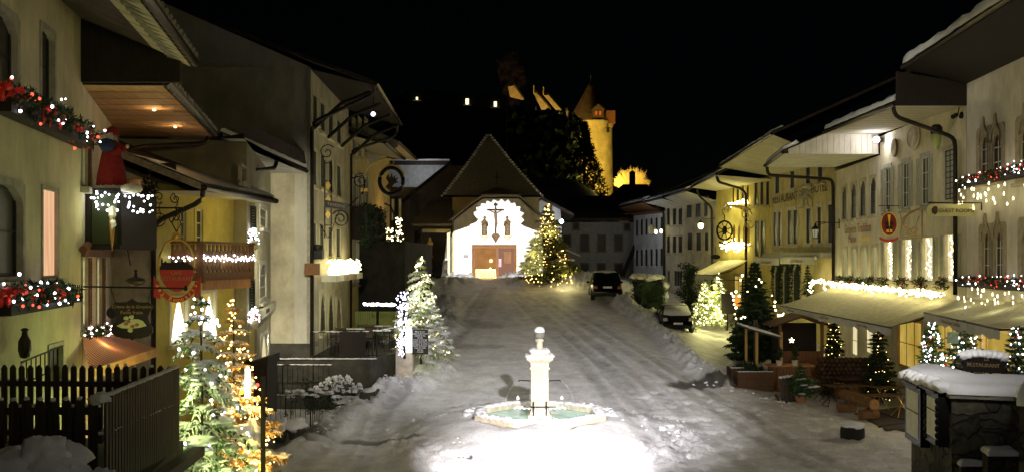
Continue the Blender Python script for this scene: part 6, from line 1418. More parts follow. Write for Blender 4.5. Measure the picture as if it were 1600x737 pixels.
# cream board wall closing the near end of that roof
b = MB(); n = 16; x0, x1 = 12.1, 16.05
for i in range(n): xa = x0+(x1-x0)*i/n; xb = x0+(x1-x0)*(i+1)/n-.015; za, zc = 10.35+(xa-11.95)*.42, 10.35+(xb-11.95)*.42; b.hexa([(xa,42.02,10.2),(xb,42.02,10.2),(xb,42.02,zc),(xa,42.02,za)],[(xa,42.07,10.2),(xb,42.07,10.2),(xb,42.07,zc),(xa,42.07,za)])
b.build('end_boards', 'plaster_white', r3.o)
pipe(r3, [(13.2,49.7,10.4),(13.25,49.7,9.95),(16.55,49.8,9.75),(16.65,49.8,9.5),(16.68,49.8,1)], .085)
lo = empty('floodlight', W(1370,218,41.3), 'bright bluish white floodlight under the eave of the cream shuttered house', 'lamp'); MB().blob(W(1369.5,218.5,41.2), .13, 0, 8).build('lens', 'lamp_cold', lo); MB().box(W(1375,219,41.35), (.22,.2,.18)).build('housing', 'iron', lo)
lamp(W(1365,221,41.0), 55, (.9,.88,1), .12, 'eave_floodlight')
# red lettering
tl = empty('lettering_sign', g3.at(1340,362,.06), 'reddish painted lettering in two lines on the arched house', 'sign'); b = MB(); P = g3.P
text_into(b, 'Gruyère Tradition', g3.at(1341,357,.05), -g3.u if False else (g3.read if g3.read.x>0 or True else g3.u), UP, .62); b.build('upper_line', 'letter_red', tl)
b = MB(); text_into(b, 'Maison', g3.at(1333,373.5,.05), g3.read, UP, .5); b.build('lower_line', 'letter_red', tl); b = MB(); text_into(b, 'Gourmet', g3.at(1353,372.5,.05), g3.read, UP, .42); b.build('gold_word', 'letter_gold', tl)
# plants on the sills + dense light strip above the big awning
for i, (px, py) in enumerate(((1318,437),(1333,438),(1349,440),(1366,440),(1388,440),(1418,441),(1448,442),(1482,443))):
    f = g3 if px < 1375 else g2; b = MB(); rr = random.Random(i); c = f.at(px, py, .22); leafclump(b, c, (.3,.22,.24), 220, .13, rr); o = empty('sill_plant', c-UP*.2, 'bushy plant with red berries, %s from the left above the big awning' % ('first','second','third','fourth','fifth','sixth','seventh','eighth')[i], 'plant', 'sill plants above the big awning'); b.build('foliage', 'leaf_dark', o)
    b = MB(); [b.blob(c+Vector((rr.gauss(0,.14), -.1, rr.gauss(0,.1))), .03, 0, 4) for _ in range(5)]; b.build('berries', 'ribbon', o)
rnd = random.Random(77); o = empty('string_lights', P(3,4.4,.4), 'blazing warm light strip running above the big cream awning', 'string lights'); pts = []
for _ in range(440):
    d = 33.2+(49.6-33.2)*rnd.random(); pts.append(Vector((RX(d)-.35-rnd.random()*.3, d, 4.36+rnd.gauss(0,.055)+.04*math.sin(d*4))))
MB().tube([(RX(33.2)-.4,33.2,4.4),(RX(49.6)-.4,49.6,4.4)], .02, 4).build('wire', 'iron', o); bulbs(o, pts, .04, 'bulb_warm')
for d in (34.5,37,39.5,42,44.5,47,49): lamp((RX(d)-.75, d-.1, 4.72), 11, (1,.9,.4), .2, 'string_light_glow')
for px, a_, c_ in ((1389,378,434),(1418,376,434),(1449,373,434),(1484,369,434)):
    o = empty('string_lights', g2.at(px,c_,0), 'vertical light string in the lit window at the '+{1389:'first',1418:'second',1449:'third',1484:'fourth'}[px]+' shutter pair', 'string lights', 'window light strings'); rr = random.Random(px); p0_, p1_ = g2.at(px+1,a_,-.05), g2.at(px+1,c_,-.05)
    MB().tube([p0_, p1_], .008, 3).build('wire', 'iron', o); bulbs(o, [p0_.lerp(p1_, (i+.5)/22)+g2.u*rr.gauss(0,.12) for i in range(22)], .036, 'bulb_warm')
def awning(label, w0, w1, e0, e1, m='awning_cream', folds=9, val=.28, group=None):
    w0, w1, e0, e1 = map(Vector, (w0, w1, e0, e1)); o = empty('awning', w0, label, 'awning', group); b = MB(); n, k = 48, 6
    q = lambda s, t: w0.lerp(w1, s).lerp(e0.lerp(e1, s), t)-UP*(.06*math.sin(math.pi*t)+.075*abs(math.sin(math.pi*folds*s))**.7*(.25+.75*t)+.015*math.sin(9*s+4*t))
    V = [[q(i/n, j/k) for j in range(k+1)] for i in range(n+1)]
    for i in range(n):
        for j in range(k): b.quad(V[i][j], V[i+1][j], V[i+1][j+1], V[i][j+1])
    c = b.build('cloth', m, o, smooth=True); b = MB()
    for i in range(n):
        A, B = V[i][k], V[i+1][k]; z = val*(.92+.08*math.cos(i*1.2)); b.quad(A, B, B-UP*z, A-UP*z)
    b.build('valance', 'awning_white', o); b = MB(); b.tube([e0-UP*.03, e1-UP*.03], .03, 6); 
    for s in (.04,.5,.96): b.tube([w0.lerp(w1,s)-UP*.15, (w0.lerp(w1,s)).lerp(e0.lerp(e1,s),.5)-UP*.28, e0.lerp(e1,s)-UP*.06], .025, 5)
    b.build('arms', 'iron', o); return o
aw = awning('big cream awning stretched over the terrace below the blazing light strip', (RX(32.6)-.05,32.6,4.24), (RX(49.6)-.05,49.6,4.24), (12.75,32.3,3.34), (13.3,47.6,3.34), folds=12)
av = (Vector((13.3,47.6,0))-Vector((12.75,32.3,0))).normalized(); b = MB()
for d, s in ((45.5,'Gruyère Tradition'),(40,'Gruyère Tradition'),(35.2,'Gruyère Tradition')): text_into(b, s, Vector((12.75+(d-32.3)*.0359-.03, d, 3.18)), -av, UP, .16)
b.build('lettering', 'letter_dim', aw)
aw2 = awning('smaller cream awning over the shop windows of the nearest right house', (RX(24.2)-.05,24.2,4.34), (RX(32)-.05,32,4.34), (12.2,24.0,3.88), (13.65,31.8,3.88), m='awning_cream', folds=5)
b = MB(); a_2 = (Vector((13.65,31.8,0))-Vector((12.2,24,0))).normalized(); text_into(b, 'Tea Room Gruyère Traditions', Vector((12.2,24,0))+a_2*4.6+Vector((-.03,0,3.72)), -a_2, UP, .17); b.build('lettering', 'letter_dim', aw2)
# lamps and emblems on the cream house
for nm, px, py, rx, rz, m, lab in (('medallion',1430,214,.42,.5,'stone_pale','large round carved medallion high on the cream shuttered house'),('medallion',1401,231,.2,.38,'painted_figure','small shield with a white cross left of the round medallion')):
    b = MB(); c = g2.at(px, py, .05); b.prism([c+g2.u*math.cos(R(20*i))*rx*1.6+UP*math.sin(R(20*i))*rz for i in range(18)], g2.n*.06); o = b.build(nm, m, label=lab, cat='medallion', origin=c)
    b = MB(); b.tube([c+g2.n*.07+g2.u*math.cos(R(20*i))*rx*1.3+UP*math.sin(R(20*i))*rz*.8 for i in range(19)], .03, 5)
    if rx < .3: b.box(c+g2.n*.08, (.03,.2,.5)); b.box(c+g2.n*.08, (.03,.5,.1))
    b.build('relief', 'plaster', o)
hl = empty('wall_lamp', g2.at(1463,205,.5), 'white drop-shaped wall lamp under a dark hood on the cream house', 'lamp'); c = W(1463,213,33.6); MB().lathe([(.02,-.45),(.1,-.35),(.16,-.1),(.16,.08),(.02,.1)], c, 12).build('shade', 'milk_glass', hl, smooth=True); MB().lathe([(.2,.08),(.2,.3),(.12,.4),(.02,.42)], c, 10).build('hood', 'iron', hl)
b = MB(); c = W(1494,180,32.6); b.tube([c, c+Vector((-.16,-.1,-.08))], .08, 8); b.tube([c+Vector((.2,0,.05)), c+Vector((.12,-.1,-.08))], .08, 8); b.tube([c+Vector((.1,.1,0)), c+Vector((.15,.1,.3))], .02, 5); b.build('twin_spotlight', 'iron', label='pair of small black spotlights near the eave of the cream house', cat='lamp', origin=c)
rs = empty('crest_sign', W(1389,350,37), 'red oval crest sign with gold and black symbols above a scrolled ribbon', 'sign'); c = W(1389,350,37)
MB().prism([c+Vector((math.cos(R(15*i))*.29,0,math.sin(R(15*i))*.43)) for i in range(24)], (0,.04,0)).build('oval_board', mat('crest_red', (.2,.015,.01), .5, bump=0), rs)
b = MB(); b.tube([c+Vector((math.cos(R(15*i))*.31,-.01,math.sin(R(15*i))*.45)) for i in range(25)], .015, 5); b.prism([c+Vector((-.06,-.03,.36)), c+Vector((.06,-.03,.36)), c+Vector((.015,-.03,.05)), c+Vector((-.015,-.03,.05))], (0,.02,0)); b.box(c+Vector((0,-.03,-.02)), (.02,.02,.3)); b.box(c+Vector((0,-.03,-.26)), (.22,.02,.1)); b.build('gold_symbols', 'letter_gold', rs)
b = MB(); b.box(c+Vector((-.09,-.03,.02)), (.12,.02,.14)); b.box(c+Vector((.09,-.03,.02)), (.12,.02,.14)); b.box(c+Vector((0,-.03,-.13)), (.26,.02,.1)); b.blob(c+Vector((0,-.045,-.26)), (.03,.01,.04), 0, 6); b.build('black_symbols', 'sign_black', rs)
b = MB(); pp = [(-.36,-.48),(-.2,-.56),(0,-.6),(.2,-.56),(.36,-.48)]; b.hexa([c+Vector((x,-.01,z)) for x,z in pp]+[c+Vector((x,-.01,z-.11)) for x,z in reversed(pp)], [c+Vector((x,.02,z)) for x,z in pp]+[c+Vector((x,.02,z-.11)) for x,z in reversed(pp)]); b.build('ribbon', 'sign_red', rs); b = MB(); b.tube([c+Vector((0,0,.46)), c+Vector((0,0,.7))], .02, 5); b.tube([c+Vector((-.4,0,.7)), c+Vector((.5,.3,.72))], .014, 5); b.build('hanger', 'iron', rs)
b = MB(); o_ = W(1424,350,36.5); uu = Vector((1,0,0))
for k in range(8): b.tube([o_+Vector((.35,0,.6))+Vector((0,0,-.0)), o_+Vector((.0-.05*k,0,.5-.04*k)), o_+Vector((-.3-.02*k,0,.15-.09*k)), o_+Vector((-.1+.05*k,0,-.1-.06*k))], .012, 4, False)
b.tube([o_+Vector((-.45,0,.5)), o_+Vector((-.35,0,0)), o_+Vector((-.1,0,-.25)), o_+Vector((.15,0,-.1)), o_+Vector((.3,0,.3))], .022, 5); b.tube(spiral(o_+Vector((.1,0,-.25)), uu, UP, .16, 1.5, 1), .016, 4, False); b.tube([o_+Vector((.1,0,-.3)), o_+Vector((.35,0,-.65))], .02, 4); b.tube([o_+Vector((.4,0,.75)), o_+Vector((.4,0,-.7))], .025, 5); b.build('bird_ironwork', 'letter_dim', label='thin wrought iron bird hanging right of the red crest sign', cat='sign', origin=o_)
gs = empty('lozenge_sign', W(1490,328,31.0), 'pale capsule-shaped GUEST ROOMS sign across the downpipe', 'sign'); c = W(1488,328.5,30.8)
pl = [c+Vector((.68+.14*math.cos(R(a)),0,.19*math.sin(R(a)))) for a in range(-90,91,20)]+[c+Vector((-.68+.14*math.cos(R(a)),0,.19*math.sin(R(a)))) for a in range(90,271,20)]
MB().prism(pl, (0,.08,0)).build('board', mat('sign_olive', (.5,.46,.22), .6, var=.12, bump=0), gs); b = MB(); text_into(b, 'GUEST ROOMS', c+Vector((.12,-.02,-.02)), (1,0,0), UP, .17); b.blob(c+Vector((-.56,-.02,0)), (.1,.02,.12), .4, 8); b.build('lettering', 'letter_dark', gs); MB().tube([c+Vector((-.75,.04,.24)), c+Vector((.95,.04,.24)), c+Vector((.95,.04,.0))], .025, 5).build('bracket', 'iron', gs)
# ---- R2b hotel
g4 = Fac((16.8, 50), (16.2, 60))
r4 = House('hotel', 'ochre hotel front with RESTAURANT HOTEL lettering and rolled awnings', g4, 0, g4.L, 0, 10.9, 'plaster_ochre', 8, cat='hotel')
for l, r_, t, b_ in ((1211.5,1218,272,302),(1235,1241.5,268,294),(1259.5,1266,262,287),(1278,1285,258,283),(1209,1213.5,332,383),(1216,1220.5,332,383),(1231,1237,329,381),(1240,1246,328,381),(1260,1267,326,379),(1277.5,1283,324,379),(1294,1301,320,379)): r4.win(l, r_, t, b_, 'dark', 'rect', grid=(1,3), fw=.2, trim='plaster', sash='shutter_dark')
for l, r_, t, b_ in ((1211,1220,417,474),(1225,1234,416,474),(1240,1250,415,474)): r4.win(l, r_, t, b_, 'dark', 'round', grid=(2,3), fw=.15, trim='plaster', sash='shutter_dark')
r4.win(1261.5, 1267, 433, 480, 'dark', grid=(1,1), fw=.12, sash=None, sill=False)
r4.finish()
roof(r4, (13.6,50,12.1), (13.0,60,11.35), g4.P(0,10.8), g4.P(g4.L,10.8), .45, 9, 'soffit_cream', 'tile_dark', snow=.1, snow_in=.6, flat=False)
tl = empty('lettering_sign', g4.at(1248,305,.05), 'dark painted words RESTAURANT and HOTEL either side of a framed emblem', 'sign'); rd = g4.read; b = MB(); text_into(b, 'RESTAURANT', g4.at(1227,310,.05), rd+UP*.0, UP, .7); text_into(b, 'HOTEL', g4.at(1281,294,.05), rd, UP, .75); b.build('lettering', 'letter_dark', tl)
b = MB(); F0, F1, F2, F3 = g4.at(1245,326,.05), g4.at(1271,322,.05), g4.at(1271,288,.05), g4.at(1245,296,.05); b.tube([F0,F1,F2,F3,F0], .025, 4); cc_ = (F0+F1+F2+F3)/4
for k in range(9): a = R(20+40*k); e = cc_+rd*math.cos(a)*1.3+UP*math.sin(a)*.65; b.tube([cc_, cc_.lerp(e,.5)+UP*.15, e], [.07,.05,.02], 4)
b.build('emblem', 'stone_trim', tl)
for i, (a, c_, p) in enumerate(((1197,1238,(405,414)),(1240,1295,(402.5,411)))):
    o = empty('rolled_awning', g4.at((a+c_)/2,410,.5), ('left narrower' if i == 0 else 'right longer')+' rolled pale awning on the hotel front', 'awning', 'rolled awnings of the hotel'); b = MB(); ta, tb = g4.t(a), g4.t(c_); z1 = g4.z((a+c_)/2, p[0]); b.tube([g4.P(ta,z1,.7), g4.P(tb,z1,.7)], .09, 8); b.build('roller', 'awning_white', o); b = MB()
    n = 20
    for k in range(n): A, B = g4.P(ta+(tb-ta)*k/n, z1, .8), g4.P(ta+(tb-ta)*(k+1)/n, z1, .8); b.quad(A, B, B-UP*.34, A-UP*.34)
    b.build('valance', 'awning_white', o); b = MB(); text_into(b, 'Café Restaurant', g4.P((ta+tb)/2, z1-.17, .82), rd, UP, .3); b.build('lettering', 'letter_dim', o)
MB().box(g4.at(1250,399,.3), (.7,9.5,.3), rz=.06).build('cornice', 'stone_trim', r4.o)
for i, px in enumerate((1215.5,1229.5,1245.5)):
    b = MB(); rr = random.Random(i); 
    for s in (-1,1):
        for k in range(10): leafclump(b, g4.P(g4.t(px)+s*.62, g4.z(px,472)+k*.22, .12), (.12,.1,.14), 26, .13, rr)
    for k in range(10): a = R(18*k); leafclump(b, g4.P(g4.t(px)+.62*math.cos(a), g4.z(px,424)+.5*math.sin(a), .12), (.12,.1,.12), 26, .13, rr)
    b.build('arch_garland', 'leaf_dark', label='dark fir garland around the '+('leftmost','middle','rightmost')[i]+' arched ground floor window of the hotel', cat='garland', group='arch garlands of the hotel', origin=g4.at(px,472,.1))
conifer('potted_fir', 'small dark cone-shaped fir standing against the hotel wall', 'tree', g4.at(1276,464,.5), 1.7, .38, 8, 'leaf_dark', 0, whorls=10, per=8, dens=.8, needle=.1)
o = garland('garland', 'bright light string over a box against the right end of the hotel front', 'garland', [g4.at(1281,456,.5), g4.at(1282,440,.5), g4.at(1303,439,.5), g4.at(1304,452,.5)], .08, dens=60, leaf=.08, nb=80, bmat='bulb_warm', br=.045, light=14, lcol=(1,.9,.45))
o = garland('string_lights', 'short row of white bulbs low against the hotel under the big awning corner', 'string lights', [W(1216,493,48), W(1241,492,48)], .06, dens=0, nb=36, bmat='bulb_warm', br=.04, light=3)
lr = empty('wall_lantern', W(1274,365,46), 'dark iron lantern on a long bracket before the hotel front', 'lantern'); c = W(1274,360,46); b = MB(); b.tube([W(1274,347,46), W(1312,348,46)], .022, 5); b.tube([W(1311,342,46), W(1311,357,46)], .03, 5); b.tube([W(1290,348,46), W(1278,352,46)], .015, 4); b.build('bracket', 'iron', lr)
MB().lathe([(.1,-.3),(.17,.12)], c-UP*.05, 6).build('glass', emis('lantern_dim', (.75,.7,.4), .35), lr); b = MB(); b.lathe([(.2,.1),(.2,.14),(.06,.28),(.03,.4)], c-UP*.05, 6); b.lathe([(.11,-.34),(.11,-.3)], c-UP*.05, 6)
for k in range(6): a = R(60*k); b.tube([c+Vector((math.cos(a)*.1,math.sin(a)*.1,-.35)), c+Vector((math.cos(a)*.175,math.sin(a)*.175,.08))], .012, 4)
b.build('frame', 'iron', lr)
# ---- R3 yellow house with the wheel sign
g5 = Fac((16.2, 60.05), (14.7, 69))
r5 = House('yellow_house', 'bright yellow house front with lit garlands, wheel sign and small awning', g5, 0, g5.L, 0, 10.8, 'plaster_yellow', 8)
for l, r_ in ((1144,1147.5),(1151,1155),(1158.5,1163),(1166.5,1170.5)): r5.win(l, r_, 288, 318, 'dark', 'point', grid=(1,2), fw=.15, trim='plaster_yellow', sash='shutter_dark')
for l, r_ in ((1145,1149),(1153,1157),(1161,1165),(1168,1172)): r5.win(l, r_, 350, 380, 'lit_amber', 'point', grid=(1,2), fw=.15, trim='plaster_yellow', sash='shutter_dark')
for l, r_, t, b_ in ((1179,1184,286,320),(1188,1193,285,320),(1197,1202,284,320),(1180,1186,345,400),(1189,1195,345,400)): r5.win(l, r_, t, b_, 'dark', grid=(1,3), fw=.14, trim='plaster_ochre', sash='shutter_dark')
r5.win(1147, 1160, 430, 480, 'lit_yellow', grid=(2,1), fw=.15, sash='shutter_brown'); r5.finish()
roof(r5, (12.9,60.3,10.9), (12.95,69,10.75), g5.P(0,10.6), g5.P(g5.L,10.5), .42, 9, 'soffit_cream', 'tile_dark', snow=.1, snow_in=.6, flat=False)
pipe(r5, [(13.0,61,10.9),(13.1,61,10.5),(14.9,62.6,10.2),(15.3,62.8,9.9),(15.32,62.8,1.5)], .09); pipe(r5, [(13.3,69,10.6),(13.4,69,10.2),(14.35,69,9.3),(14.4,69,2)], .08)
garland('garland', 'slanting yellow lit garland under the upper arched windows of the yellow house', 'garland', [g5.at(1142,322,.3), g5.at(1157,318,.3), g5.at(1172,314,.3)], .1, dens=80, leaf=.1, nb=100, bmat='bulb_warm', br=.05, light=45, lcol=(1,.9,.25))
garland('garland', 'blazing yellow lit garland under the lower arched windows of the yellow house', 'garland', [g5.at(1137,385,.3), g5.at(1155,383,.35), g5.at(1172,384,.3)], .22, dens=40, leaf=.12, nb=230, bmat='bulb_warm', br=.055, light=80, lcol=(1,.9,.25))
awning('small cream awning of the yellow house behind the lit trees', (15.35,62.3,5.6), (14.75,68.3,5.55), (13.0,62.0,4.62), (12.6,67.3,4.6), folds=5, val=.3)
ws = empty('wheel_sign', W(1132,360,58), 'dark round wheel-shaped hanging sign with a small figure inside', 'sign'); c = W(1132,360,58); b = MB(); b.tube([c+Vector((math.cos(R(15*i))*.46,0,math.sin(R(15*i))*.56)) for i in range(25)], .06, 6); 
for k in range(8): a = R(45*k+20); b.tube([c, c+Vector((math.cos(a)*.45,0,math.sin(a)*.54))], .025, 4)
b.blob(c, (.16,.05,.24), .4, 7, 3); b.tube([c+Vector((-.35,0,-.68)), c+Vector((0,0,-.82)), c+Vector((.4,0,-.66)), c+Vector((.42,0,-.4))], .06, 6); b.tube([c+UP*.56, c+UP*.95], .03, 4); b.build('wheel', 'iron', ws)
b = MB(); b.tube([c+Vector((-.05,0,.9)), c+Vector((-.15,0,1.2)), c+Vector((.1,0,1.45)), c+Vector((.6,0,1.5)), c+Vector((1.2,0,1.4)), c+Vector((1.6,0,1.2))], .07, 6); b.tube(spiral(c+Vector((1.3,0,.95)), Vector((1,0,0)), UP, .35, 1.6, 1), .03, 5, False); b.tube(spiral(c+Vector((1.5,0,.4)), Vector((1,0,0)), UP, .3, 1.6, -1), .03, 5, False); b.tube(spiral(c+Vector((.15,0,1.2)), Vector((1,0,0)), UP, .22, 1.4, 1), .03, 5, False)
for i in range(9): b.blob(c+Vector((.0+.17*i,0,1.52-.012*i*i*.5)), (.08,.05,.08), .6, 5, i)
b.build('bracket', 'gold_lit_stone', ws)
o = MB().prism([W(1118,401,58)+Vector((math.cos(R(30*i))*.3,0,math.sin(R(30*i))*.15)) for i in range(12)], (0,.04,0)).build('oval_plate', 'iron', label='small dark oval hanging plate left of the yellow house awning', cat='plate', origin=W(1118,401,58)); MB().tube([W(1118,396,58), W(1118,385,58)], .015, 4).build('rod', 'iron', o)
sl = empty('street_lamp', W(1095,352,66), 'glowing street lamp on a wall bracket beyond the wheel sign', 'lamp'); c = W(1095,353,66); MB().lathe([(.1,-.2),(.18,-.08),(.19,.12),(.1,.2)], c, 10).build('globe', 'lamp_glow', sl, smooth=True); MB().lathe([(.22,.18),(.1,.3),(.02,.4)], c, 10).build('cap', 'iron', sl); MB().tube([c+UP*.45, W(1117,341,66)], .025, 5).build('bracket', 'iron', sl); lamp(c-UP*.4, 160, (1,.92,.4), .2, 'street_lamp_light')
# ---- R4, R4b, R5
g6 = Fac((14.7, 69.05), (13.5, 75)); r6 = House('cream_house', 'dim cream house right of the glowing street lamp', g6, 0, g6.L, 0, 9.9, 'plaster', 8)
for l, r_, t, b_ in ((1073,1081,314,340),(1087,1095,312,339),(1100,1106,310,338),(1074,1082,364,390),(1088,1095.5,364,391),(1101,1107,364,391),(1073,1079,428,455),(1100,1106,426,460)): r6.win(l, r_, t, b_, 'dark', grid=(2,3), fw=.16, trim='plaster', sash='shutter_dark')
r6.finish(); roof(r6, (12.6,69.2,10.5), (11.9,75,10.4), g6.P(0,9.8), g6.P(g6.L,9.8), .42, 8, 'soffit_white', 'tile_dark', snow=.12, snow_in=.6, flat=False)
g7 = Fac((13.5, 75.05), (12.75, 80)); r7 = House('cream_house', 'narrow pale house with a framed ground floor doorway behind the grey car', g7, 0, g7.L, 0, 10.0, 'plaster_cream', 8)
for c, w_ in ((1044.5,2.3),(1054,2.6),(1063.3,2.8)): r7.win(c-w_, c+w_, 326, 351, 'dark', grid=(1,3), fw=.14, trim='plaster', sash='shutter_dark'); r7.win(c-w_, c+w_, 369, 394, 'dark', grid=(1,3), fw=.14, trim='plaster', sash='shutter_dark')
r7.win(1053, 1066, 422, 447, 'dark', grid=(3,1), fw=.25, trim='white_frame'); r7.win(1043, 1046.5, 422, 447, 'dark', grid=(1,1), fw=.15, trim='plaster'); r7.finish()
roof(r7, (11.75,75.1,10.35), (11.1,80,10.3), g7.P(0,9.9), g7.P(g7.L,9.9), .42, 8, 'soffit_white', 'tile_dark', snow=.14, snow_in=.7, flat=False)
pipe(r7, [(11.9,79.8,10.2),(12,79.8,9.9),(12.6,79.8,9.5),(12.65,79.8,2)], .09)
g8 = Fac((12.75, 80.05), (10.9, 86)); r8 = House('white_house', 'white house with three rows of small windows at the bend of the street', g8, 0, g8.L, 0, 9.6, 'plaster_cold', 8)
for c in (995.3, 1002.7, 1010, 1018, 1026, 1034): 
    k = (c-995)/39; r8.win(c-1.9, c+1.9, 343.5-4.5*k, 368-4*k, 'dark', 'low', grid=(1,3), fw=.13, trim='plaster_cold', sash='shutter_dark'); r8.win(c-1.9, c+1.9, 390-2.5*k, 415, 'dark', 'low', grid=(1,3), fw=.13, trim='plaster_cold', sash='shutter_dark')
    r8.win(c-1.9, c+1.9, 434, 450, 'dark' , 'round', grid=(1,1), fw=.13, trim='plaster_cold', sash=None)
r8.finish(); roof(r8, (10.9,80.1,10.35), (9.6,86,10.2), g8.P(0,9.5), g8.P(g8.L,9.5), .42, 8, 'wood_brown', 'blue_grey_roof', snow=.2, snow_in=.7, flat=False)
MB().prism([Vector((9.7,86.1,9.6)), Vector((11,86.1,9.6)), Vector((13.2,80.1,9.6)), Vector((11.8,80.1,9.6))], (0,0,.03)).build('eave_board', 'wood_brown', r8.o)
lamp((8.6, 78, 8.6), 130, (.85,.88,1), .3, 'eave_floodlight')
b = empty('hanging_lanterns', W(1022,358,79), 'three small glowing hanging signs on the white house', 'sign')
for px, py, r_, m in ((1018,359,.28,'plaster_cream'),(1025,362,.12,'lamp_glow'),(1033,361,.12,'lamp_glow')): MB().blob(W(px,py,79), (r_,.08,r_*1.5), 0, 8).build('lantern', m, b)
# ---- cars
def car(name, label, loc, rz, body, L=4.3, Wd=1.8, Hh=1.5, snow=True):
    o = empty(name, loc, label, 'car', 'cars parked at the roadside'); loc = Vector(loc); Mx = Matrix.Rotation(rz, 3, 'Z'); T = lambda x, y, z: loc+Mx@Vector((x, y, z))
    # y: along the car, -y the end facing us
    prof = [(-L/2,.35,.8),(-L/2+.05,.62,.86),(-L/2+.1,.9,.88),(-L/2+.95,.98,.9),(-L/2+1.0,.98,.9),(L/2-.6,.98,.9),(L/2-.05,.85,.86),(L/2,.4,.8)]
    b = MB(); n = len(prof); h = Wd/2; vv = []
    secs = [(-L/2,.38,.62),(-L/2+.06,.28,.84),(-L/2+.35,.24,.96),(-L/2+1.1,.24,1.0),(0,.24,1.02),(L/2-1.0,.24,1.0),(L/2-.3,.26,.93),(L/2-.04,.3,.8),(L/2,.4,.6)]
    m = 12
    for y, zl, zh in secs:
        wq = h*(1 if abs(y) < L/2-.4 else (.96 if abs(y) < L/2-.1 else .88))
        ring = [(-wq*.92,zl),(-wq,zl+.1),(-wq*1.0,(zl+zh)/2),(-wq*.98,zh-.08),(-wq*.88,zh),(-wq*.4,zh+.03),(wq*.4,zh+.03),(wq*.88,zh),(wq*.98,zh-.08),(wq,(zl+zh)/2),(wq,zl+.1),(wq*.92,zl)]
        vv.append([T(x, y, z) for x, z in ring])
    k0 = len(b.v)
    for r_ in vv: b.v += r_
    for i in range(len(secs)-1):
        for j in range(m): b.f.append((k0+i*m+j, k0+i*m+(j+1)%m, k0+(i+1)*m+(j+1)%m, k0+(i+1)*m+j))
    b.f.append(tuple(k0+j for j in range(m))); b.f.append(tuple(k0+(len(secs)-1)*m+j for j in range(m)))
    b.build('body', body, o, smooth=True)
    g0, g1_, g2_, g3_ = -L/2+.35, -L/2+.95, L/2-1.6, L/2-.9; ww, wt = h*.9, h*.74
    b = MB(); b.hexa([T(-ww,g0,.97),T(ww,g0,.97),T(ww,g3_,.99),T(-ww,g3_,.99)],[T(-wt,g1_,Hh-.06),T(wt,g1_,Hh-.06),T(wt,g2_,Hh-.05),T(-wt,g2_,Hh-.05)]); b.build('glasshouse', 'car_glass', o)
    b = MB(); b.hexa([T(-wt-.03,g1_-.03,Hh-.07),T(wt+.03,g1_-.03,Hh-.07),T(wt+.03,g2_+.05,Hh-.07),T(-wt-.03,g2_+.05,Hh-.07)],[T(-wt+.05,g1_+.05,Hh),T(wt-.05,g1_+.05,Hh),T(wt-.05,g2_-.05,Hh),T(-wt+.05,g2_-.05,Hh)])
    for s in (-1,1): b.tube([T(s*ww,g0,.97), T(s*wt,g1_,Hh-.06)], .04, 5); b.tube([T(s*ww,g3_,.99), T(s*wt,g2_,Hh-.06)], .04, 5); b.tube([T(s*(ww+.01),(g0+g3_)/2,.97), T(s*(wt+.01),(g1_+g2_)/2,Hh-.06)], .035, 5)
    b.build('roof', body, o)
    for s in (-1,1):
        for y in (-L*.31, L*.31):
            wb = MB(); c = T(s*(h-.1), y, .32); ax = Mx@Vector((1,0,0)); wb.tube([c-ax*.11, c+ax*.11], .32, 18); wh_ = wb.build('wheel', 'rubber', o); rb = MB(); rb.tube([c-ax*.118, c+ax*.118], .2, 14); rb.build('rim', 'gutter_metal', wh_)
        MB().hexa([T(s*h*.62,-L/2-.012,.68),T(s*h*.9,-L/2+.03,.68),T(s*h*.9,-L/2+.03,.86),T(s*h*.66,-L/2-.0,.86)],[T(s*h*.62,-L/2+.1,.68),T(s*h*.9,-L/2+.12,.68),T(s*h*.9,-L/2+.12,.86),T(s*h*.66,-L/2+.1,.86)]).build('headlight' if body == 'car_grey' else 'tail_light', 'lamp_clear' if body == 'car_grey' else 'lamp_red', o)
        MB().blob(T(s*(h+.1), L*.1 if body != 'car_grey' else -L*.16, 1.02), (.1,.06,.07), 0, 6).build('mirror', body, o)
    MB().box(T(0,-L/2-.02,.55 if body == 'car_grey' else .78), (.5,.03,.11), rz).build('number_plate', 'letter_white', o); MB().box(T(0,-L/2+.02,.4), (Wd*.8,.08,.16), rz).build('bumper', 'rubber', o)
    if snow:
        b = MB(); b.blob(T(0,(g1_+g2_)/2,Hh+.0), (wt*1.0,(g2_-g1_)/2*.98,.09), .25, 12, 2); 
        if body == 'car_grey': b.hexa([T(-ww*.93,g0+.02,1.0),T(ww*.93,g0+.02,1.0),T(wt*.93,g1_-.02,Hh-.08),T(-wt*.93,g1_-.02,Hh-.08)],[q+UP*.06 for q in (T(-ww*.93,g0,1.0),T(ww*.93,g0,1.0),T(wt*.93,g1_,Hh-.08),T(-wt*.93,g1_,Hh-.08))]); b.blob(T(0,-L/2+.3,1.0), (h*.7,.25,.04), .4, 10, 3)
        b.build('snow', 'snow', o, smooth=True)
    return o
def gz(x, y): return G(x, y)+.03
X = (950-800)/1500*55.5; car('parked_car', 'dark car seen from behind with a snow-dusted roof, parked before the long grey house', (X, 57.2, gz(X,57)), R(-2), 'car_dark', Hh=1.62)
X = (1063-800)/1500*52; car('parked_car', 'grey car with snow on its windscreen, parked beside the hedge facing us', (X, 54.2, gz(X,53)-.25), R(-3), 'car_grey', Hh=1.5)
b = MB(); rr = random.Random(4); hx = (1013-800)/1500*60
for _ in range(520): leafclump(b, Vector((hx+rr.uniform(-.8,.75), 60+rr.uniform(-2,2.6), gz(hx,60)+rr.uniform(-.4,1.75))), (.2,.2,.2), 14, .16, rr)
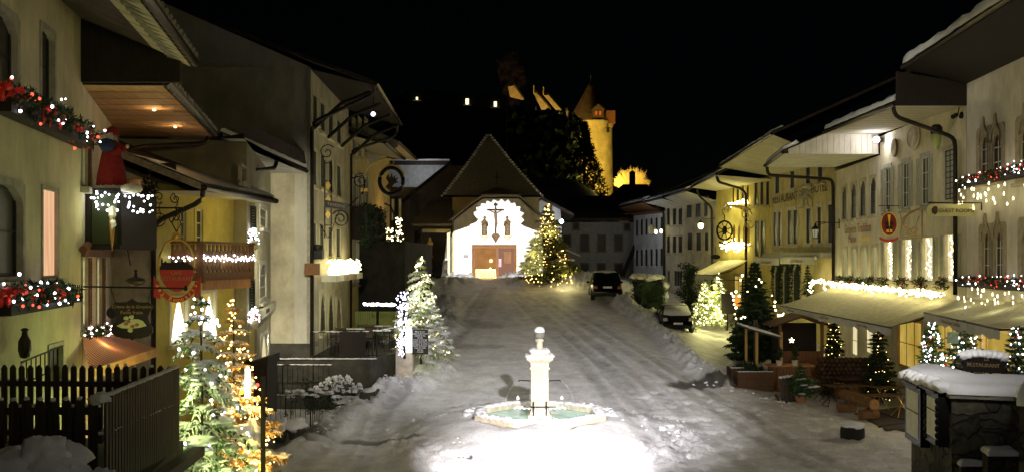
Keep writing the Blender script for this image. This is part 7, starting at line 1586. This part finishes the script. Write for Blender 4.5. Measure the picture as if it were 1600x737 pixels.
b.box((hx,60.2,gz(hx,60)+.6), (1.3,3.6,1.9)); hd = b.build('hedge', 'leaf_dark', label='tall clipped dark hedge with snow on top left of the grey car', cat='hedge', origin=(hx,60,gz(hx,60))); b = MB()
for _ in range(60): b.blob((hx+rr.uniform(-.8,.8), 60+rr.uniform(-2,2.6), gz(hx,60)+1.8+rr.gauss(0,.05)), (.3,.3,.14), .6, 6, rr.random()*9)
for _ in range(26): b.blob((hx+.85+rr.gauss(0,.08), 58.0+rr.uniform(0,3), gz(hx,60)+rr.uniform(-.3,1.6)), (.2,.2,.2), .8, 6, rr.random()*9)
b.build('snow', 'snow', hd, smooth=True)
b = MB(); hx = (1086-800)/1500*60
for _ in range(160): leafclump(b, Vector((hx+rr.gauss(0,.28), 62+rr.gauss(0,.28), gz(hx,61)+rr.uniform(-.3,3.4))), (.25,.25,.25), 22, .16, rr)
b.tube([(hx,62,gz(hx,61)-.4),(hx,62,gz(hx,61)+3)], .12, 6); b.build('columnar_bush', 'leaf_dark', label='dark column-shaped evergreen between the grey car and the lit trees', cat='bush', origin=(hx,62,gz(hx,61)))
# ---- lit shrubs and boards by the yellow house
for i, (px, py, h_, r_, l) in enumerate(((1101,497,2.0,.75,'leftmost blazing yellow-lit little fir beside the grey car'),(1122,492,2.2,.7,'taller blazing yellow-lit little fir behind the dark board'),(1112,505,1.3,.9,'low rounded blazing yellow-lit fir in front of the other lit ones'))):
    X_, Y_ = (px-800)/1500*(56-i), 56-i; z_ = H-(py-405)/1500*Y_; conifer('lit_fir', l, 'tree', (X_,Y_,z_), h_, r_*1.1, 50+i, 'leaf_frost', .3, whorls=8, per=7, dens=.5, needle=.24, open_=.2, group='blazing lit little firs')
    hang_lights(('warm','dense warm','low warm')[i]+' string of lights on the '+('leftmost','taller','low rounded')[i]+' little fir by the yellow house', (X_,Y_,z_), h_, r_, 110, 60+i, 'bulb_warm', .036, 7, light=130, lcol=(1,.93,.35), z0=.05)
b = MB(); b.box(W(1137,474,54), (.75,.06,1.15)); bb = b.build('notice_board', 'sign_black', label='dark rectangular board in front of the blazing little firs', cat='board', origin=W(1137,490,54)); MB().box(W(1137,474,54)+Vector((0,.1,-.9)), (.08,.08,1.2)).build('post', 'iron', bb)
MB().box(W(1150,469,55), (.5,.1,.6)).build('lit_box', emis('orange_box', (1,.4,.05), .9), label='small glowing orange box right of the dark board', cat='lit box', origin=W(1150,476,55))
b = MB(); b.tube([W(1120,437,54), W(1172,437,54)], .03, 5); b.tube([W(1160,437,54), W(1160,500,54)], .04, 5); b.build('pole', 'iron', label='thin dark horizontal bar above the blazing little firs', cat='bar', origin=W(1160,500,54))
t5, tips = conifer('fir_tree', 'tall dark fir with few lights left of the wooden bar hut', 'tree', (11.0,43.5,.5), 4.95, 1.2, 71, 'leaf_dark', .0, whorls=26, per=11, dens=1.0, needle=.2, droop=.12, z0=.12, trunk_r=.1)
o = empty('string_lights', (10.95,43.5,3), 'few scattered white bulbs at the edges of the tall dark fir', 'string lights'); pts = [W(px,py,42.4) for px, py in ((1186,436),(1190,440),(1206,461),(1211,471),(1212,484),(1157,437),(1160,430),(1168,455),(1150,455),(1146,462),(1147,475),(1148,490),(1158,497),(1164,495),(1161,494),(1150,497),(1210,478),(1181,447),(1146,468),(1150,480),(1155,462),(1143,458))]; MB().tube(pts[:3], .01, 3).build('wire', 'iron', o); bulbs(o, pts, .05, 'bulb_warm')
for q in ((1149,470),(1190,440),(1160,496)): lamp(W(q[0],q[1],42.0), 3, (1,.9,.5), .1)
# dark planting along the lane edge
for i, (px, py, h_) in enumerate(((1158,520,1.3),(1166,538,1.4),(1176,555,1.5),(1186,566,1.5))):
    b = MB(); c = Gp(px, py); rr = random.Random(i)
    for _ in range(60): leafclump(b, c+Vector((rr.gauss(0,.25), rr.gauss(0,.3), rr.uniform(0,h_))), (.15,.15,.15), 16, .14, rr)
    b.build('planter_shrub', 'leaf_dark', label='dark shrub in the lane-side row, '+('farthest of the four','second from the far end','third from the far end','nearest to the wooden bar')[i], cat='shrub', group='dark shrubs along the lane', origin=c)
    if i in (0,2): bp_ = MB(); bp_.lathe([(.3,0),(.34,.5),(.3,.52)], c+Vector((-.1,-.35,0)), 10); bp_.build('planter', 'concrete', label='round dark tub at the foot of the '+('far' if i == 0 else 'near')+' end of the lane-side shrubs', cat='planter', origin=c)
b = MB(); b.box(W(1181,535,41.2)+Vector((0,0,-.1)), (.14,.14,2.2)); b.build('post', 'wood_grey', label='pale wooden post in front of the tall dark fir', cat='post', origin=W(1181,560,41.2))
# ---- wooden bar hut
bh = empty('bar_hut', (10.9,39.2,.2), 'wooden bar counter with plank front, pots and a small sloping roof', 'bar'); x0, x1, y_ = 10.5, 12.0, 38.6; b = MB(); n = 11
for i in range(n): b.box((x0+(x1-x0)*(i+.5)/n, y_, .72), ((x1-x0)/n-.012, .04, 1.15))
for i in range(5): b.box((x0, y_+.15*i+.08, .72), (.04,.135,1.15))
b.build('plank_front', 'wood_brown', bh); b = MB(); b.box(((x0+x1)/2,y_+.3,1.33), (x1-x0+.3,.85,.06)); b.build('counter_top', 'wood_orange', bh)
b = MB(); b.box((10.1,39.6,1.5), (.09,.09,2.6)); b.box((11.0,39.2,2.0), (.09,.09,1.3)); b.box((9.95,40.8,1.5), (.09,.09,2.6)); b.build('post', 'beam_yellow', bh)
b = MB(); b.hexa([(9.6,38.9,2.75),(10.9,38.9,2.4),(10.9,41.2,2.45),(9.6,41.2,2.8)],[(9.6,38.9,2.81),(10.9,38.9,2.46),(10.9,41.2,2.51),(9.6,41.2,2.86)]); b.build('roof', 'wood_grey', bh); MB().hexa([(9.62,38.92,2.815),(10.88,38.92,2.47),(10.88,41.1,2.52),(9.62,41.1,2.865)],[(9.62,38.92,2.87),(10.88,38.92,2.52),(10.88,41.1,2.57),(9.62,41.1,2.92)]).build('snow', 'snow', bh)
for i, (x, l) in enumerate(((10.72,'left pale pot with a small green plant on the bar counter'),(11.35,'right pale pot with a small green plant on the bar counter'))):
    o = empty('flower_pot', (x,38.5,1.36), l, 'flower pot', 'pots on the bar counter'); MB().lathe([(.1,0),(.13,.18),(.14,.2)], (x,38.5,1.36), 10).build('pot', 'pot_pale', o); b = MB(); leafclump(b, Vector((x,38.5,1.82)), (.14,.14,.3), 160, .12, random.Random(i)); b.build('foliage', 'leaf_dark', o)
kb = empty('kiosk', (12.4,42,.4), 'small dark wooden kiosk with gabled roof behind the bar counter', 'kiosk'); b = MB()
for x in (11.6, 13.4): b.box((x,41.5,1.6), (.12,.12,2.5))
b.box((12.5,41.5,1.05), (1.9,.08,1.2)); b.build('frame', 'wood_brown', kb); MB().box((12.5,42.6,1.6), (2.0,.06,2.4)).build('back_wall', 'wood_dark', kb)
b = MB(); 
for s in (-1,1): b.hexa([(12.5,41.1,3.15),(12.5+s*1.25,41.1,2.72),(12.5+s*1.25,43,2.72),(12.5,43,3.15)],[(12.5,41.1,3.22),(12.5+s*1.25,41.1,2.79),(12.5+s*1.25,43,2.79),(12.5,43,3.22)])
b.build('roof', 'wood_plank', kb); b = MB(); stars(b, W(1237,531,41.2), .13, Vector((0,-1,0))); b.build('lit_star', 'bulb_warm', kb); lamp((12.4,41.7,2.3), 2, (1,.6,.2), .1, 'kiosk_light')
# wood pile
wp = empty('wood_pile', (13.2,38.6,.1), 'stacked round firewood in the dark under the awning corner', 'firewood'); b = MB(); rr = random.Random(6)
for i in range(11):
    for j in range(9): 
        x = 12.4+i*.19+(j%2)*.09; b.tube([(x,38.3+rr.uniform(0,.06),.25+j*.165), (x,38.9,.25+j*.165)], .085, 7)
b.build('logs', 'log_dark', wp)
# benches / crates of planks by the lane
for i, (px0, px1, py0, py1, d, l) in enumerate(((1142,1192,574,606,39.5,'farther low plank planter with green twigs beside the bar'),(1153,1208,580,613,38.3,'nearer low plank planter in front of the bar'))):
    A, B = W(px0,py1,d), W(px1,py0,d); o = empty('plank_planter', A, l, 'planter', 'plank planters'); b = MB(); hh = B.z-A.z
    for k in range(3): b.box(((A.x+B.x)/2, d, A.z+hh*(k+.5)/3), (B.x-A.x, .05, hh/3-.012)); b.box((A.x+.03, d+.4, A.z+hh*(k+.5)/3), (.05,.8, hh/3-.012))
    b.build('planks', 'wood_plank', o); b = MB(); b.box(((A.x+B.x)/2, d+.4, B.z-.12), (B.x-A.x-.1,.75,.06)); b.build('soil', 'leaf_dark', o); b = MB(); leafclump(b, Vector(((A.x+B.x)/2, d+.4, B.z)), ((B.x-A.x)*.4,.3,.15), 260, .18, random.Random(i)); b.build('twigs', 'leaf_dark', o); b = MB(); b.blob((A.x+.1,d-.1,A.z+.05), (.16,.1,.14), .5, 6, i); [b.blob((A.x+(B.x-A.x)*(k+.5)/9, d, B.z+.005), (.1,.04,.02), .5, 5, k) for k in range(9)]; b.build('snow', 'snow', o, smooth=True)
pt = empty('potted_fir', (11.05,36.6,.08), 'small frosted fir in a clay pot in front of the bar', 'tree'); c = Gp(1251, 629); MB().lathe([(.16,0),(.22,.26),(.24,.3)], c, 12).build('pot', 'pot_clay', label='clay pot of the small frosted fir', cat='flower pot', origin=c)
bpy.data.objects.remove(pt); conifer('potted_fir', 'small frosted fir in a clay pot in front of the bar', 'tree', c+UP*.22, 1.15, .62, 91, 'leaf_fir', .15, whorls=9, per=11, dens=1.1, needle=.12, droop=.0, z0=.05)
o = empty('plank_trestle', Gp(1235,630), 'leaning snow-topped boards between the bar and the potted fir', 'boards'); b = MB(); c = Gp(1232,628)
for k in range(4): b.box(c+Vector((-.25+.17*k,.12*k,.45)), (.13,.03,.95), rz=.1, rx=-.35)
b.box(c+Vector((-.45,-.2,.14)), (.08,.7,.05), rx=.4); b.box(c+Vector((-.2,-.25,.14)), (.08,.7,.05), rx=.4); b.build('boards', 'wood_grey', o); b = MB(); [b.blob(c+Vector((-.25+.17*k,.12*k+.15,.93)), (.08,.06,.05), .5, 6, k) for k in range(4)]; b.build('snow', 'snow', o, smooth=True)
# log bench, crate, folding tables, chairs
lb = empty('log_bench', Gp(1345,628), 'rustic bench made of a long halved log on round log feet', 'bench'); g0_ = Gp(1345,622).z+.02
L0, L1_ = W(1318,598,34.8), W(1366,612,32.6); L0.z = g0_+.62; L1_.z = g0_+.58; MB().tube([L0, L1_], .19, 12).build('log_seat', 'log_bark', lb); d_ = (L1_-L0).normalized(); MB().tube([L1_, L1_+d_*.015], .18, 12).build('cut_end', 'log_end', lb)
for k, q in enumerate((.12,.85)): c = L0.lerp(L1_, q); c.z = g0_; MB().tube([c+Vector((-.35,0,.18)), c+Vector((.3,0,.18))], .17, 10).build('log_foot', 'log_bark', lb)
for i, (px, py, s, l) in enumerate(((1310,622,.42,'square wooden block seat left of the log bench'),(1336,628,.46,'split wooden block seat standing before the log bench'))):
    c = Gp(px, py); MB().lathe([(s*.5,-.05),(s*.52,.2),(s*.5,.62),(s*.46,.64)], c, 9 if i else 4, R(45)).build('wood_block', 'log_bark' if i else 'log_end', label=l, cat='stool', origin=c)
cr_ = empty('crate', Gp(1392,624), 'green plastic bottle crate under the folding table', 'crate'); c = Gp(1391,618); c.z += .06; b = MB(); 
for s in (-1,1): b.box(c+Vector((s*.24,.18,.25)), (.03,.38,.5)); b.box(c+Vector((0,.18+s*.18,.17)), (.48,.03,.34)); b.box(c+Vector((0,.18+s*.18,.47)), (.48,.03,.06))
b.box(c+Vector((0,.18,.03)), (.46,.36,.03)); b.build('body', 'crate_green', cr_); b = MB(); text_into(b, 'CALANDA', c+Vector((0,-.03,.2)), (1,0,0), UP, .09) if 0 else b.box(c+Vector((0,-.018,.2)), (.26,.01,.05)); b.build('label_strip', 'letter_dim', cr_)
fl = [W(1398,600,33),]
tables_ = [((13.0,33.6),.05,'folding beer table with crossed metal legs nearest the stone wall'),((12.6,36.2),.1,'folding table with crossed legs behind the log bench'),((13.6,38.0),.1,'folding table standing deepest in the shade of the big awning'),((14.2,35.6),.1,'folding table standing close to the lit shop window')]
for (xy, rz_, l) in tables_: table((xy[0],xy[1],G(*xy)+.05), 1.6, .7, .76, 'wood_plank', 'brass' if xy[1] < 36 else 'gutter_metal', rz_, l, 'folding tables under the awning', snow=False, fold=True)
for i, (x, y_) in enumerate(((13.9,32.6),(12.2,34.9),(14.0,36.8),(12.0,37.2))): chair((x,y_,G(x,y_)+.05), .6*i, 'folding chair under the awning, '+('beside the stone wall and the nearest table','next to the log bench','between the shop window and the wall garland','near the bar counter and the firewood')[i], 'folding chairs under the awning', 'wood_plank', 'brass' if i == 0 else 'gutter_metal')
b = MB(); b.prism([Vector((12.2,31.2,.0)), Vector((14.9,31.2,.0)), Vector((15.3,36.5,.0)), Vector((12.3,34.5,.0))], (0,0,.09)); b.build('wooden_deck', 'wood_grey', label='low worn wooden deck on the ground in front of the shop windows', cat='deck', origin=(13,33,0)); lamp((13.6,33.2,2.9), 9, (1,.75,.25), .3, 'shop_glow')
b = MB(); q0, q1 = Gp(1352,640), Gp(1425,662); b.hexa([q0, q1, q1+Vector((.1,.25,0)), q0+Vector((.1,.25,0))], [q+UP*.06 for q in (q0, q1, q1+Vector((.1,.25,0)), q0+Vector((.1,.25,0)))]); b.build('kerb_plank', 'wood_dark', label='long dark plank lying in the snow before the wooden deck', cat='plank', origin=q0)
q0, q1 = Gp(1372,668), Gp(1426,661); MB().hexa([q0, q1, q1+Vector((.05,.12,0)), q0+Vector((.05,.12,0))], [q+UP*.05 for q in (q0, q1, q1+Vector((.05,.12,0)), q0+Vector((.05,.12,0)))]).build('kerb_plank', 'wood_dark', label='shorter dark plank lying in the snow nearer the stump', cat='plank', origin=q0)
st_ = empty('stump', Gp(1332,690), 'low round tree stump with a cap of snow', 'stump'); c = Gp(1332,687); c.z += detail(c.x, c.y)[0]+.03; MB().lathe([(.36,-.05),(.36,.2),(.34,.33)], c, 18).build('wood', 'wood_dark', st_); b = MB(); b.blob(c+UP*.36, (.37,.37,.12), .2, 12, 3); b.build('snow', 'snow', st_, smooth=True)
# decorated dark garland trees under the awning and shop trees
def wall_fir(label, base, h_, r_, seed, n, bm, br_, leaf='leaf_dark', light=0, lc=(1,.8,.4), balls=0, group=None):
    o, tp = conifer('christmas_tree', label, 'Christmas tree', base, h_, r_, seed, leaf, 0, whorls=int(h_*6), per=11, dens=.8, needle=.16, droop=.05, z0=.03, group=group); rr = random.Random(seed); base = Vector(base)
    if balls:
        b1, b2 = MB(), MB()
        for i in range(balls): q = rr.random(); a = rr.uniform(0,6.3); rr_ = r_*(1-q)**.8*1.0; (b1 if i % 2 else b2).blob(base+Vector((math.cos(a)*rr_, math.sin(a)*rr_, .2+q*h_*.9)), .055, 0, 6)
        b1.build('bauble', 'ribbon', o, smooth=True); b2.build('bauble', 'brass', o, smooth=True)
    hang_lights('bulbs on the '+label, base, h_, r_, n, seed+1, bm, br_, 7, light=light, lcol=lc, z0=.05)
wall_fir('dark fir with sparse gold bulbs at the left end of the awning', (14.9,44.5,.45), 2.7, .55, 201, 60, 'bulb_gold', .022)
wall_fir('dark fir with sparse bulbs beside the yellow shop doorway', (14.35,37.6,.1), 2.9, .7, 202, 30, 'bulb_gold', .018)
wall_fir('brightly lit shop window tree behind the stone wall corner', (14.2,32.4,.1), 3.5, .8, 203, 260, 'bulb_white', .028, 'leaf_fir', 10, (1,.85,.5), 26)
wall_fir('wide lit shop window tree behind the scrolled table sign', (13.75,29.2,.1), 3.75, 1.15, 204, 300, 'bulb_white', .026, 'leaf_fir', 8, (1,.85,.5), 26)
wall_fir('lit shop window tree at the right edge of the picture', (13.7,26.0,.1), 3.7, .8, 205, 200, 'bulb_white', .024, 'leaf_fir', 6, (1,.85,.5), 20)
lamp((14.2,30.5,3.2), 30, (1,.75,.2), .3, 'shop_glow'); lamp((13.5,27,3.2), 16, (1,.75,.2), .3, 'shop_glow')
MB().box(W(1489,527,28.5), (.32,.04,.34)).build('poster', mat('poster_blue', (.25,.4,.5), .5, var=.3, scale=12, bump=0), label='small bluish notice in the shop window above the stone wall', cat='poster', origin=W(1489,530,28.5))
# ---- stone gate wall, bottom right
gw = empty('stone_wall', (8,16,0), 'thick dark rubble stone wall with a heavy snow cover, bottom right', 'wall')
foot = [W(1424,0,15.9), W(1487,0,13.8), W(1640,0,13.4), W(1660,0,14.6), W(1520,0,14.9), W(1446,0,16.5)]; zt = 3.62
b = MB(); N_ = len(foot); V0 = [Vector((p.x,p.y,0)) for p in foot]; WC = sum(V0, Vector())/len(V0)
rr = random.Random(9)
for i in range(N_):     # faces of irregular stones
    A, B = V0[i], V0[(i+1)%N_]; Lw = (B-A).length; u = (B-A)/Lw; n = Vector((u.y,-u.x,0)); 
    nz_, nt_ = 20, max(3, int(Lw/.16)); grid = [[A+u*Lw*t/nt_+UP*zt*z/nz_+(n*(.05*noise.noise(Vector((A.x+t*.55, z*.8, i*5)))+.03*noise.noise(Vector((t*1.7, z*2.1, i*9+3)))) if 0 < t < nt_ else Vector()) for z in range(nz_+1)] for t in range(nt_+1)]
    for t in range(nt_):
        for z in range(nz_): b.quad(grid[t][z], grid[t+1][z], grid[t+1][z+1], grid[t][z+1])
b.v += [p+UP*zt for p in V0]; b.f.append(tuple(range(len(b.v)-N_, len(b.v))))
b.build('masonry', 'rubble', gw)
b = MB(); b.hexa([p+(p-WC).normalized()*.1+UP*zt for p in V0], [p+(p-WC).normalized()*.1+UP*(zt+.07) for p in V0]); b.build('coping', 'concrete', gw)
def snowpad(poly, z, hgt, seed=0, over=.12, res=.09):
    """rounded snow cushion lying on a polygon"""
    cx_ = sum((p for p in poly), Vector())/len(poly); b = MB(); k = 7; n = 64; P = []
    per = [(poly[(i+1)%len(poly)]-poly[i]).length for i in range(len(poly))]; T = sum(per); pts = []
    for i in range(n):
        s = T*i/n; j = 0
        while s > per[j]: s -= per[j]; j += 1
        pts.append(poly[j].lerp(poly[(j+1)%len(poly)], s/per[j]))
    for kk in range(k+1):
        q = kk/k
        for i, p in enumerate(pts):
            d = p-cx_; d.z = 0; L = d.length; e = .04*noise.noise(Vector((p.x*2.5,p.y*2.5,seed))); out = over+e
            a = q*math.pi/2; rin = (L+out-hgt*1.1*(1-math.cos(a))**1.0) if q < 1 else max(0, L+out-hgt*1.1)
            P.append(Vector((cx_.x,cx_.y,0))+d.normalized()*rin+UP*(z+hgt*math.sin(a)*(1+.22*noise.noise(Vector((p.x*1.4,p.y*1.4,seed+3))))))
    b.v = P
    for kk in range(k):
        for i in range(n): b.f.append((kk*n+i, kk*n+(i+1)%n, (kk+1)*n+(i+1)%n, (kk+1)*n+i))
    b.v.append(Vector((cx_.x,cx_.y,z+hgt*1.02))); 
    for i in range(n): b.f.append((k*n+i, k*n+(i+1)%n, len(b.v)-1))
    for i in range(n): pass
    return b
snowpad(V0, zt+.06, .15, 1).build('snow', 'snow', gw, smooth=True)
# menu cases on its left face
def wt(px):
    k = (px-CX)/F; u = (V0[1]-V0[0]).normalized(); return (k*V0[0].y-V0[0].x)/(u.x-k*u.y)
uL = (V0[1]-V0[0]).normalized(); nL = Vector((uL.y,-uL.x,0)); nL = nL if nL.dot(-V0[0]) > 0 else -nL
for i, (t0, t1, zt_, zb_, l) in enumerate(((*sorted(wt(q) for q in (1430,1455)),0,0,'left framed menu case on the dark stone wall, snow on its hood'),(*sorted(wt(q) for q in (1463.5,1484)),0,0,'right narrower menu case with scalloped frame near the wall corner'))):
    A, B = V0[0]+uL*t0, V0[0]+uL*t1; d0 = A.y; z1_ = H-(599-405)/1500*15.3 if i == 0 else H-(608-405)/1500*14.3; z0_ = z1_-(.92 if i == 0 else .78)
    Q = lambda t, z, o: (A.lerp(B, t)+nL*o)*1+UP*z
    o = empty('menu_case', Q(.5,z0_,0), l, 'menu case', 'menu cases on the stone wall'); MB().hexa([Q(0,z0_,.02),Q(1,z0_,.02),Q(1,z0_,.16),Q(0,z0_,.16)],[Q(0,z1_,.02),Q(1,z1_,.02),Q(1,z1_,.16),Q(0,z1_,.16)]).build('case', 'iron', o)
    MB().quad(Q(.12,z0_+.1,.165), Q(.88,z0_+.1,.165), Q(.88,z1_-.1,.165), Q(.12,z1_-.1,.165)).build('menu_sheets', 'paper', o)
    b = MB(); b.hexa([Q(-.1,z1_,.0),Q(1.1,z1_,.0),Q(1.1,z1_,.24),Q(-.1,z1_,.24)],[Q(-.1,z1_+.06,.0),Q(1.1,z1_+.06,.0),Q(1.1,z1_+.03,.24),Q(-.1,z1_+.03,.24)]); b.tube([Q(.12,z0_+.5,.17),Q(.88,z0_+.5,.17)], .01, 4); b.build('hood', 'iron', o); b = MB(); [b.blob(Q(.0+.25*k,z1_+.1,.12), (.13,.13,.09), .5, 8, k+i*7) for k in range(5)]; b.build('snow', 'snow', o, smooth=True)
    b = MB()
    for k in range(int((z1_-z0_)/.1)): z = z0_+.06+.1*k; b.blob(Q(.05,z,.17), (.03,.03,.05), 0, 5); b.blob(Q(.95,z,.17), (.03,.03,.05), 0, 5)
    if i: b.build('scalloped_frame', 'iron', o)
# scrolled table-sign on top
ts = empty('scroll_sign', W(1538,575,15.6), 'black scrolled metal restaurant sign standing on the snowy stone wall', 'sign'); c = W(1538,568,15.4); b = MB(); pl = [(-.36,-.1),(-.36,.12),(-.2,.16),(0,.17),(.2,.15),(.37,.08),(.37,-.16),(0,-.14)]; b.prism([c+Vector((x,0,z)) for x, z in pl], (0,.05,0)); b.build('plate', 'sign_black', ts); b = MB()
b.tube(spiral(c+Vector((-.38,0,.0)), Vector((1,0,0)), UP, .15, 1.15, 1, .4), .018, 6); b.tube(spiral(c+Vector((.4,0,-.05)), Vector((1,0,0)), UP, .16, 1.15, -1, 2.6), .018, 6)
for x in (-.28,-.2,.1,.3): b.tube([c+Vector((x,.02,-.1)), c+Vector((x+.03,.02,-.26))], .025, 5)
b.build('scrolls', 'iron', ts); b = MB(); text_into(b, 'LE', c+Vector((.03,-.01,.08)), (1,0,0), UP, .085); text_into(b, 'RESTAURANT', c+Vector((-.02,-.01,-.02)), (1,0,-.05), UP, .085); b.build('lettering', mat('letter_brown', (.2,.14,.05), .6, bump=0), ts); b = MB(); [b.blob(c+Vector((-.32+.08*k,.03,.165-.0022*(k-3)**2)), (.09,.1,.07), .3, 8, k) for k in range(9)]; b.build('snow', 'snow', ts, smooth=True)
# right hand pier and snowy steps
p2 = [W(1592,0,12.4), W(1660,0,12.0), W(1680,0,14), W(1604,0,14.2)]; p2 = [Vector((p.x,p.y,0)) for p in p2]; gp = empty('stone_pier', p2[0], 'dark stone pier with rounded snow cap at the right edge', 'pier'); zt2 = H-(632-405)/1500*12.4; MB().hexa(p2, [p+UP*zt2 for p in p2]).build('masonry', 'rubble', gp); snowpad(p2, zt2, .24, 5, .08).build('snow', 'snow', gp, smooth=True)
stp = empty('stone_steps', W(1560,737,13.4), 'stone steps with cushions of snow climbing behind the dark wall', 'steps')
for i, (px0, px1, py, d) in enumerate(((1502,1570,728,13.6),(1544,1592,712,13.2))):
    A = W(px0,py,d); B = W(px1,py,d); pl = [A, B, B+Vector((.12,.42,0)), A+Vector((.12,.42,0))]; z = A.z; pl = [Vector((p.x,p.y,0)) for p in pl]; MB().hexa([p+UP*(z-.5) for p in pl], [p+UP*z for p in pl]).build('step', 'rubble', stp); snowpad(pl, z, .08, i, .02).build('snow', 'snow', stp, smooth=True)
# ------------------------------------------------------------ unseen lamps lighting the street, several of them added fills
def fixture(p, label, aim):
    p = Vector(p); o = empty('floodlight', p, label, 'lamp'); MB().box(p, (.3,.3,.3)).build('housing', 'iron', o); return o
# fountain floodlights just ahead of the basin, outside the lower edge of the view
lamp((4.0,23.0,2.1), 1550, (1,.94,.95), .15, 'fountain_floodlight', 'SPOT', (1.7,26.8,.3), 74, 1)
lamp((-2.4,23.0,2.1), 1550, (1,.94,.95), .15, 'fountain_floodlight', 'SPOT', (-.1,26.8,.3), 74, 1)
lamp((3.5,12,9), 25000, (1,.96,.98), .25, 'square_floodlight', 'SPOT', (2.4,34,.5), 34, 1.0)
lamp((-2.5,6,9.5), 1900, (1,.97,.7), .3, 'near_fill', 'SPOT', (-3,33,1), 40, 1.0)
lamp((5,8,8), 2600, (1,.95,.88), .3, 'near_fill', 'SPOT', (8.2,28,0), 40, 1.0)  # unseen fill added to light the right foreground snow
# unseen yellowish lamps placed behind the viewer light the two rows of fronts
def added_flood(label, p, tgt, low, power, c, cone, rad=.05):
    # unseen floodlight; an added plate keeps everything below the line to `low` dark
    p, tgt, low = Vector(p), Vector(tgt), Vector(low); o = empty('floodlight', p, label, 'lamp'); d = (low-p).normalized(); sd = d.cross(UP).normalized(); nrm = sd.cross(d)
    q = p+d*.5; b = MB(); b.hexa([q-sd*.6, q+sd*.6, q+sd*.6-nrm*.5, q-sd*.6-nrm*.5], [x+d*.01 for x in (q-sd*.6, q+sd*.6, q+sd*.6-nrm*.5, q-sd*.6-nrm*.5)]); b.build('light_blocker', 'iron', o)
    MB().box(p-(tgt-p).normalized()*.25, (.3,.3,.3)).build('housing', 'iron', o); lamp(p, power, c, rad, 'wall_floodlight', 'SPOT', tgt, cone, 1)
added_flood('unseen floodlight with an added light-blocking plate, aimed at the left house front', (5,-4,6.4), (-8,16,5.8), (-6.9,13.5,4.3), 1650, (1,.87,.42), 40)
added_flood('unseen floodlight with an added light-blocking plate, aimed at the right house fronts', (-6,-4,9.5), (16,38,7.5), (15.5,38,4.6), 9300, (1,.9,.5), 40)
lamp((-2,14,6), 16, (1,.85,.4), .3, 'near_fill')
lamp((1,22,15), 2600, (1,.95,.8), .5, 'square_fill', 'SPOT', (14,38,11.5), 50, 1)  # unseen lamp added to brighten the snow on the right eaves
lamp((3,32,8), 30, (1,.88,.42), .6, 'square_fill')
lamp((6,52,6.5), 300, (1,.88,.3), .4, 'square_fill', 'SPOT', (15,62,6), 90, 1)
lamp((0,50,9), 14, (1,.85,.35), .4, 'square_fill')
# projector throwing the cloud-edged patch of light on the chapel front: a stencil in front of a lamp
Lp = Vector((-.6, 4.0, 9.5)); Ld = C(770,380)-Lp; k = 1.0/Ld.y
patch = [(690,436),(700,346),(708,341),(716,346),(722,343),(728,349),(734,353),(737,348),(743,348),(748,343),(742,338),(740,332),(745,330),(744,324),(751,323),(752,318),(759,319),(761,314),(768,317),(771,312),(779,316),(783,311),(789,316),(794,312),(798,318),(805,317),(806,323),(813,323),(812,330),(819,333),(814,339),(819,344),(813,350),(820,354),(824,347),(830,349),(833,343),(839,346),(848,343),(850,436)]
hole = [Lp+(C(px,py)-Lp)*k for px, py in patch]
pj = empty('slide_projector', Lp, 'slide projector on the gate house throwing the cloud-edged patch on the chapel', 'projector')
b = MB(); big = []
cen = sum(hole, Vector())/len(hole)
for h_ in hole: d_ = (h_-cen); big.append(cen+d_.normalized()*.35)
for i in range(len(hole)):
    j = (i+1) % len(hole); b.quad(hole[i], hole[j], big[j], big[i])
b.build('stencil', 'iron', pj)
MB().box(Lp+Vector((0,-.35,0)), (.4,.6,.4)).build('housing', 'iron', pj)
l = lamp(Lp, 330000, (1,.97,.92), .0003, 'projector_light', 'SPOT', C(770,385), 12, .3)

lamp((-5.3,25.5,6.4), 2400, (1,.94,.72), .12, 'wall_floodlight', 'SPOT', (-8.9,35,4.6), 64, .8)
lamp((-1.5,3,6.2), 22, (1,.93,.9), .2, 'near_fill')  # unseen fill added to brighten the snow heap, bottom left
lamp((4,9,7), 45, (1,.95,.9), .2, 'near_fill')
lamp((-1.5,24,4.5), 220, (1,.93,.75), .25, 'bank_fill', 'SPOT', (-6.2,31.5,0), 56, 1)  # unseen fill added to lift the bank and garden, lower left
lamp((6.3,15,4.6), 9, (1,.95,.95), .2, 'near_fill')  # small unseen fill added to brighten the menu sheets
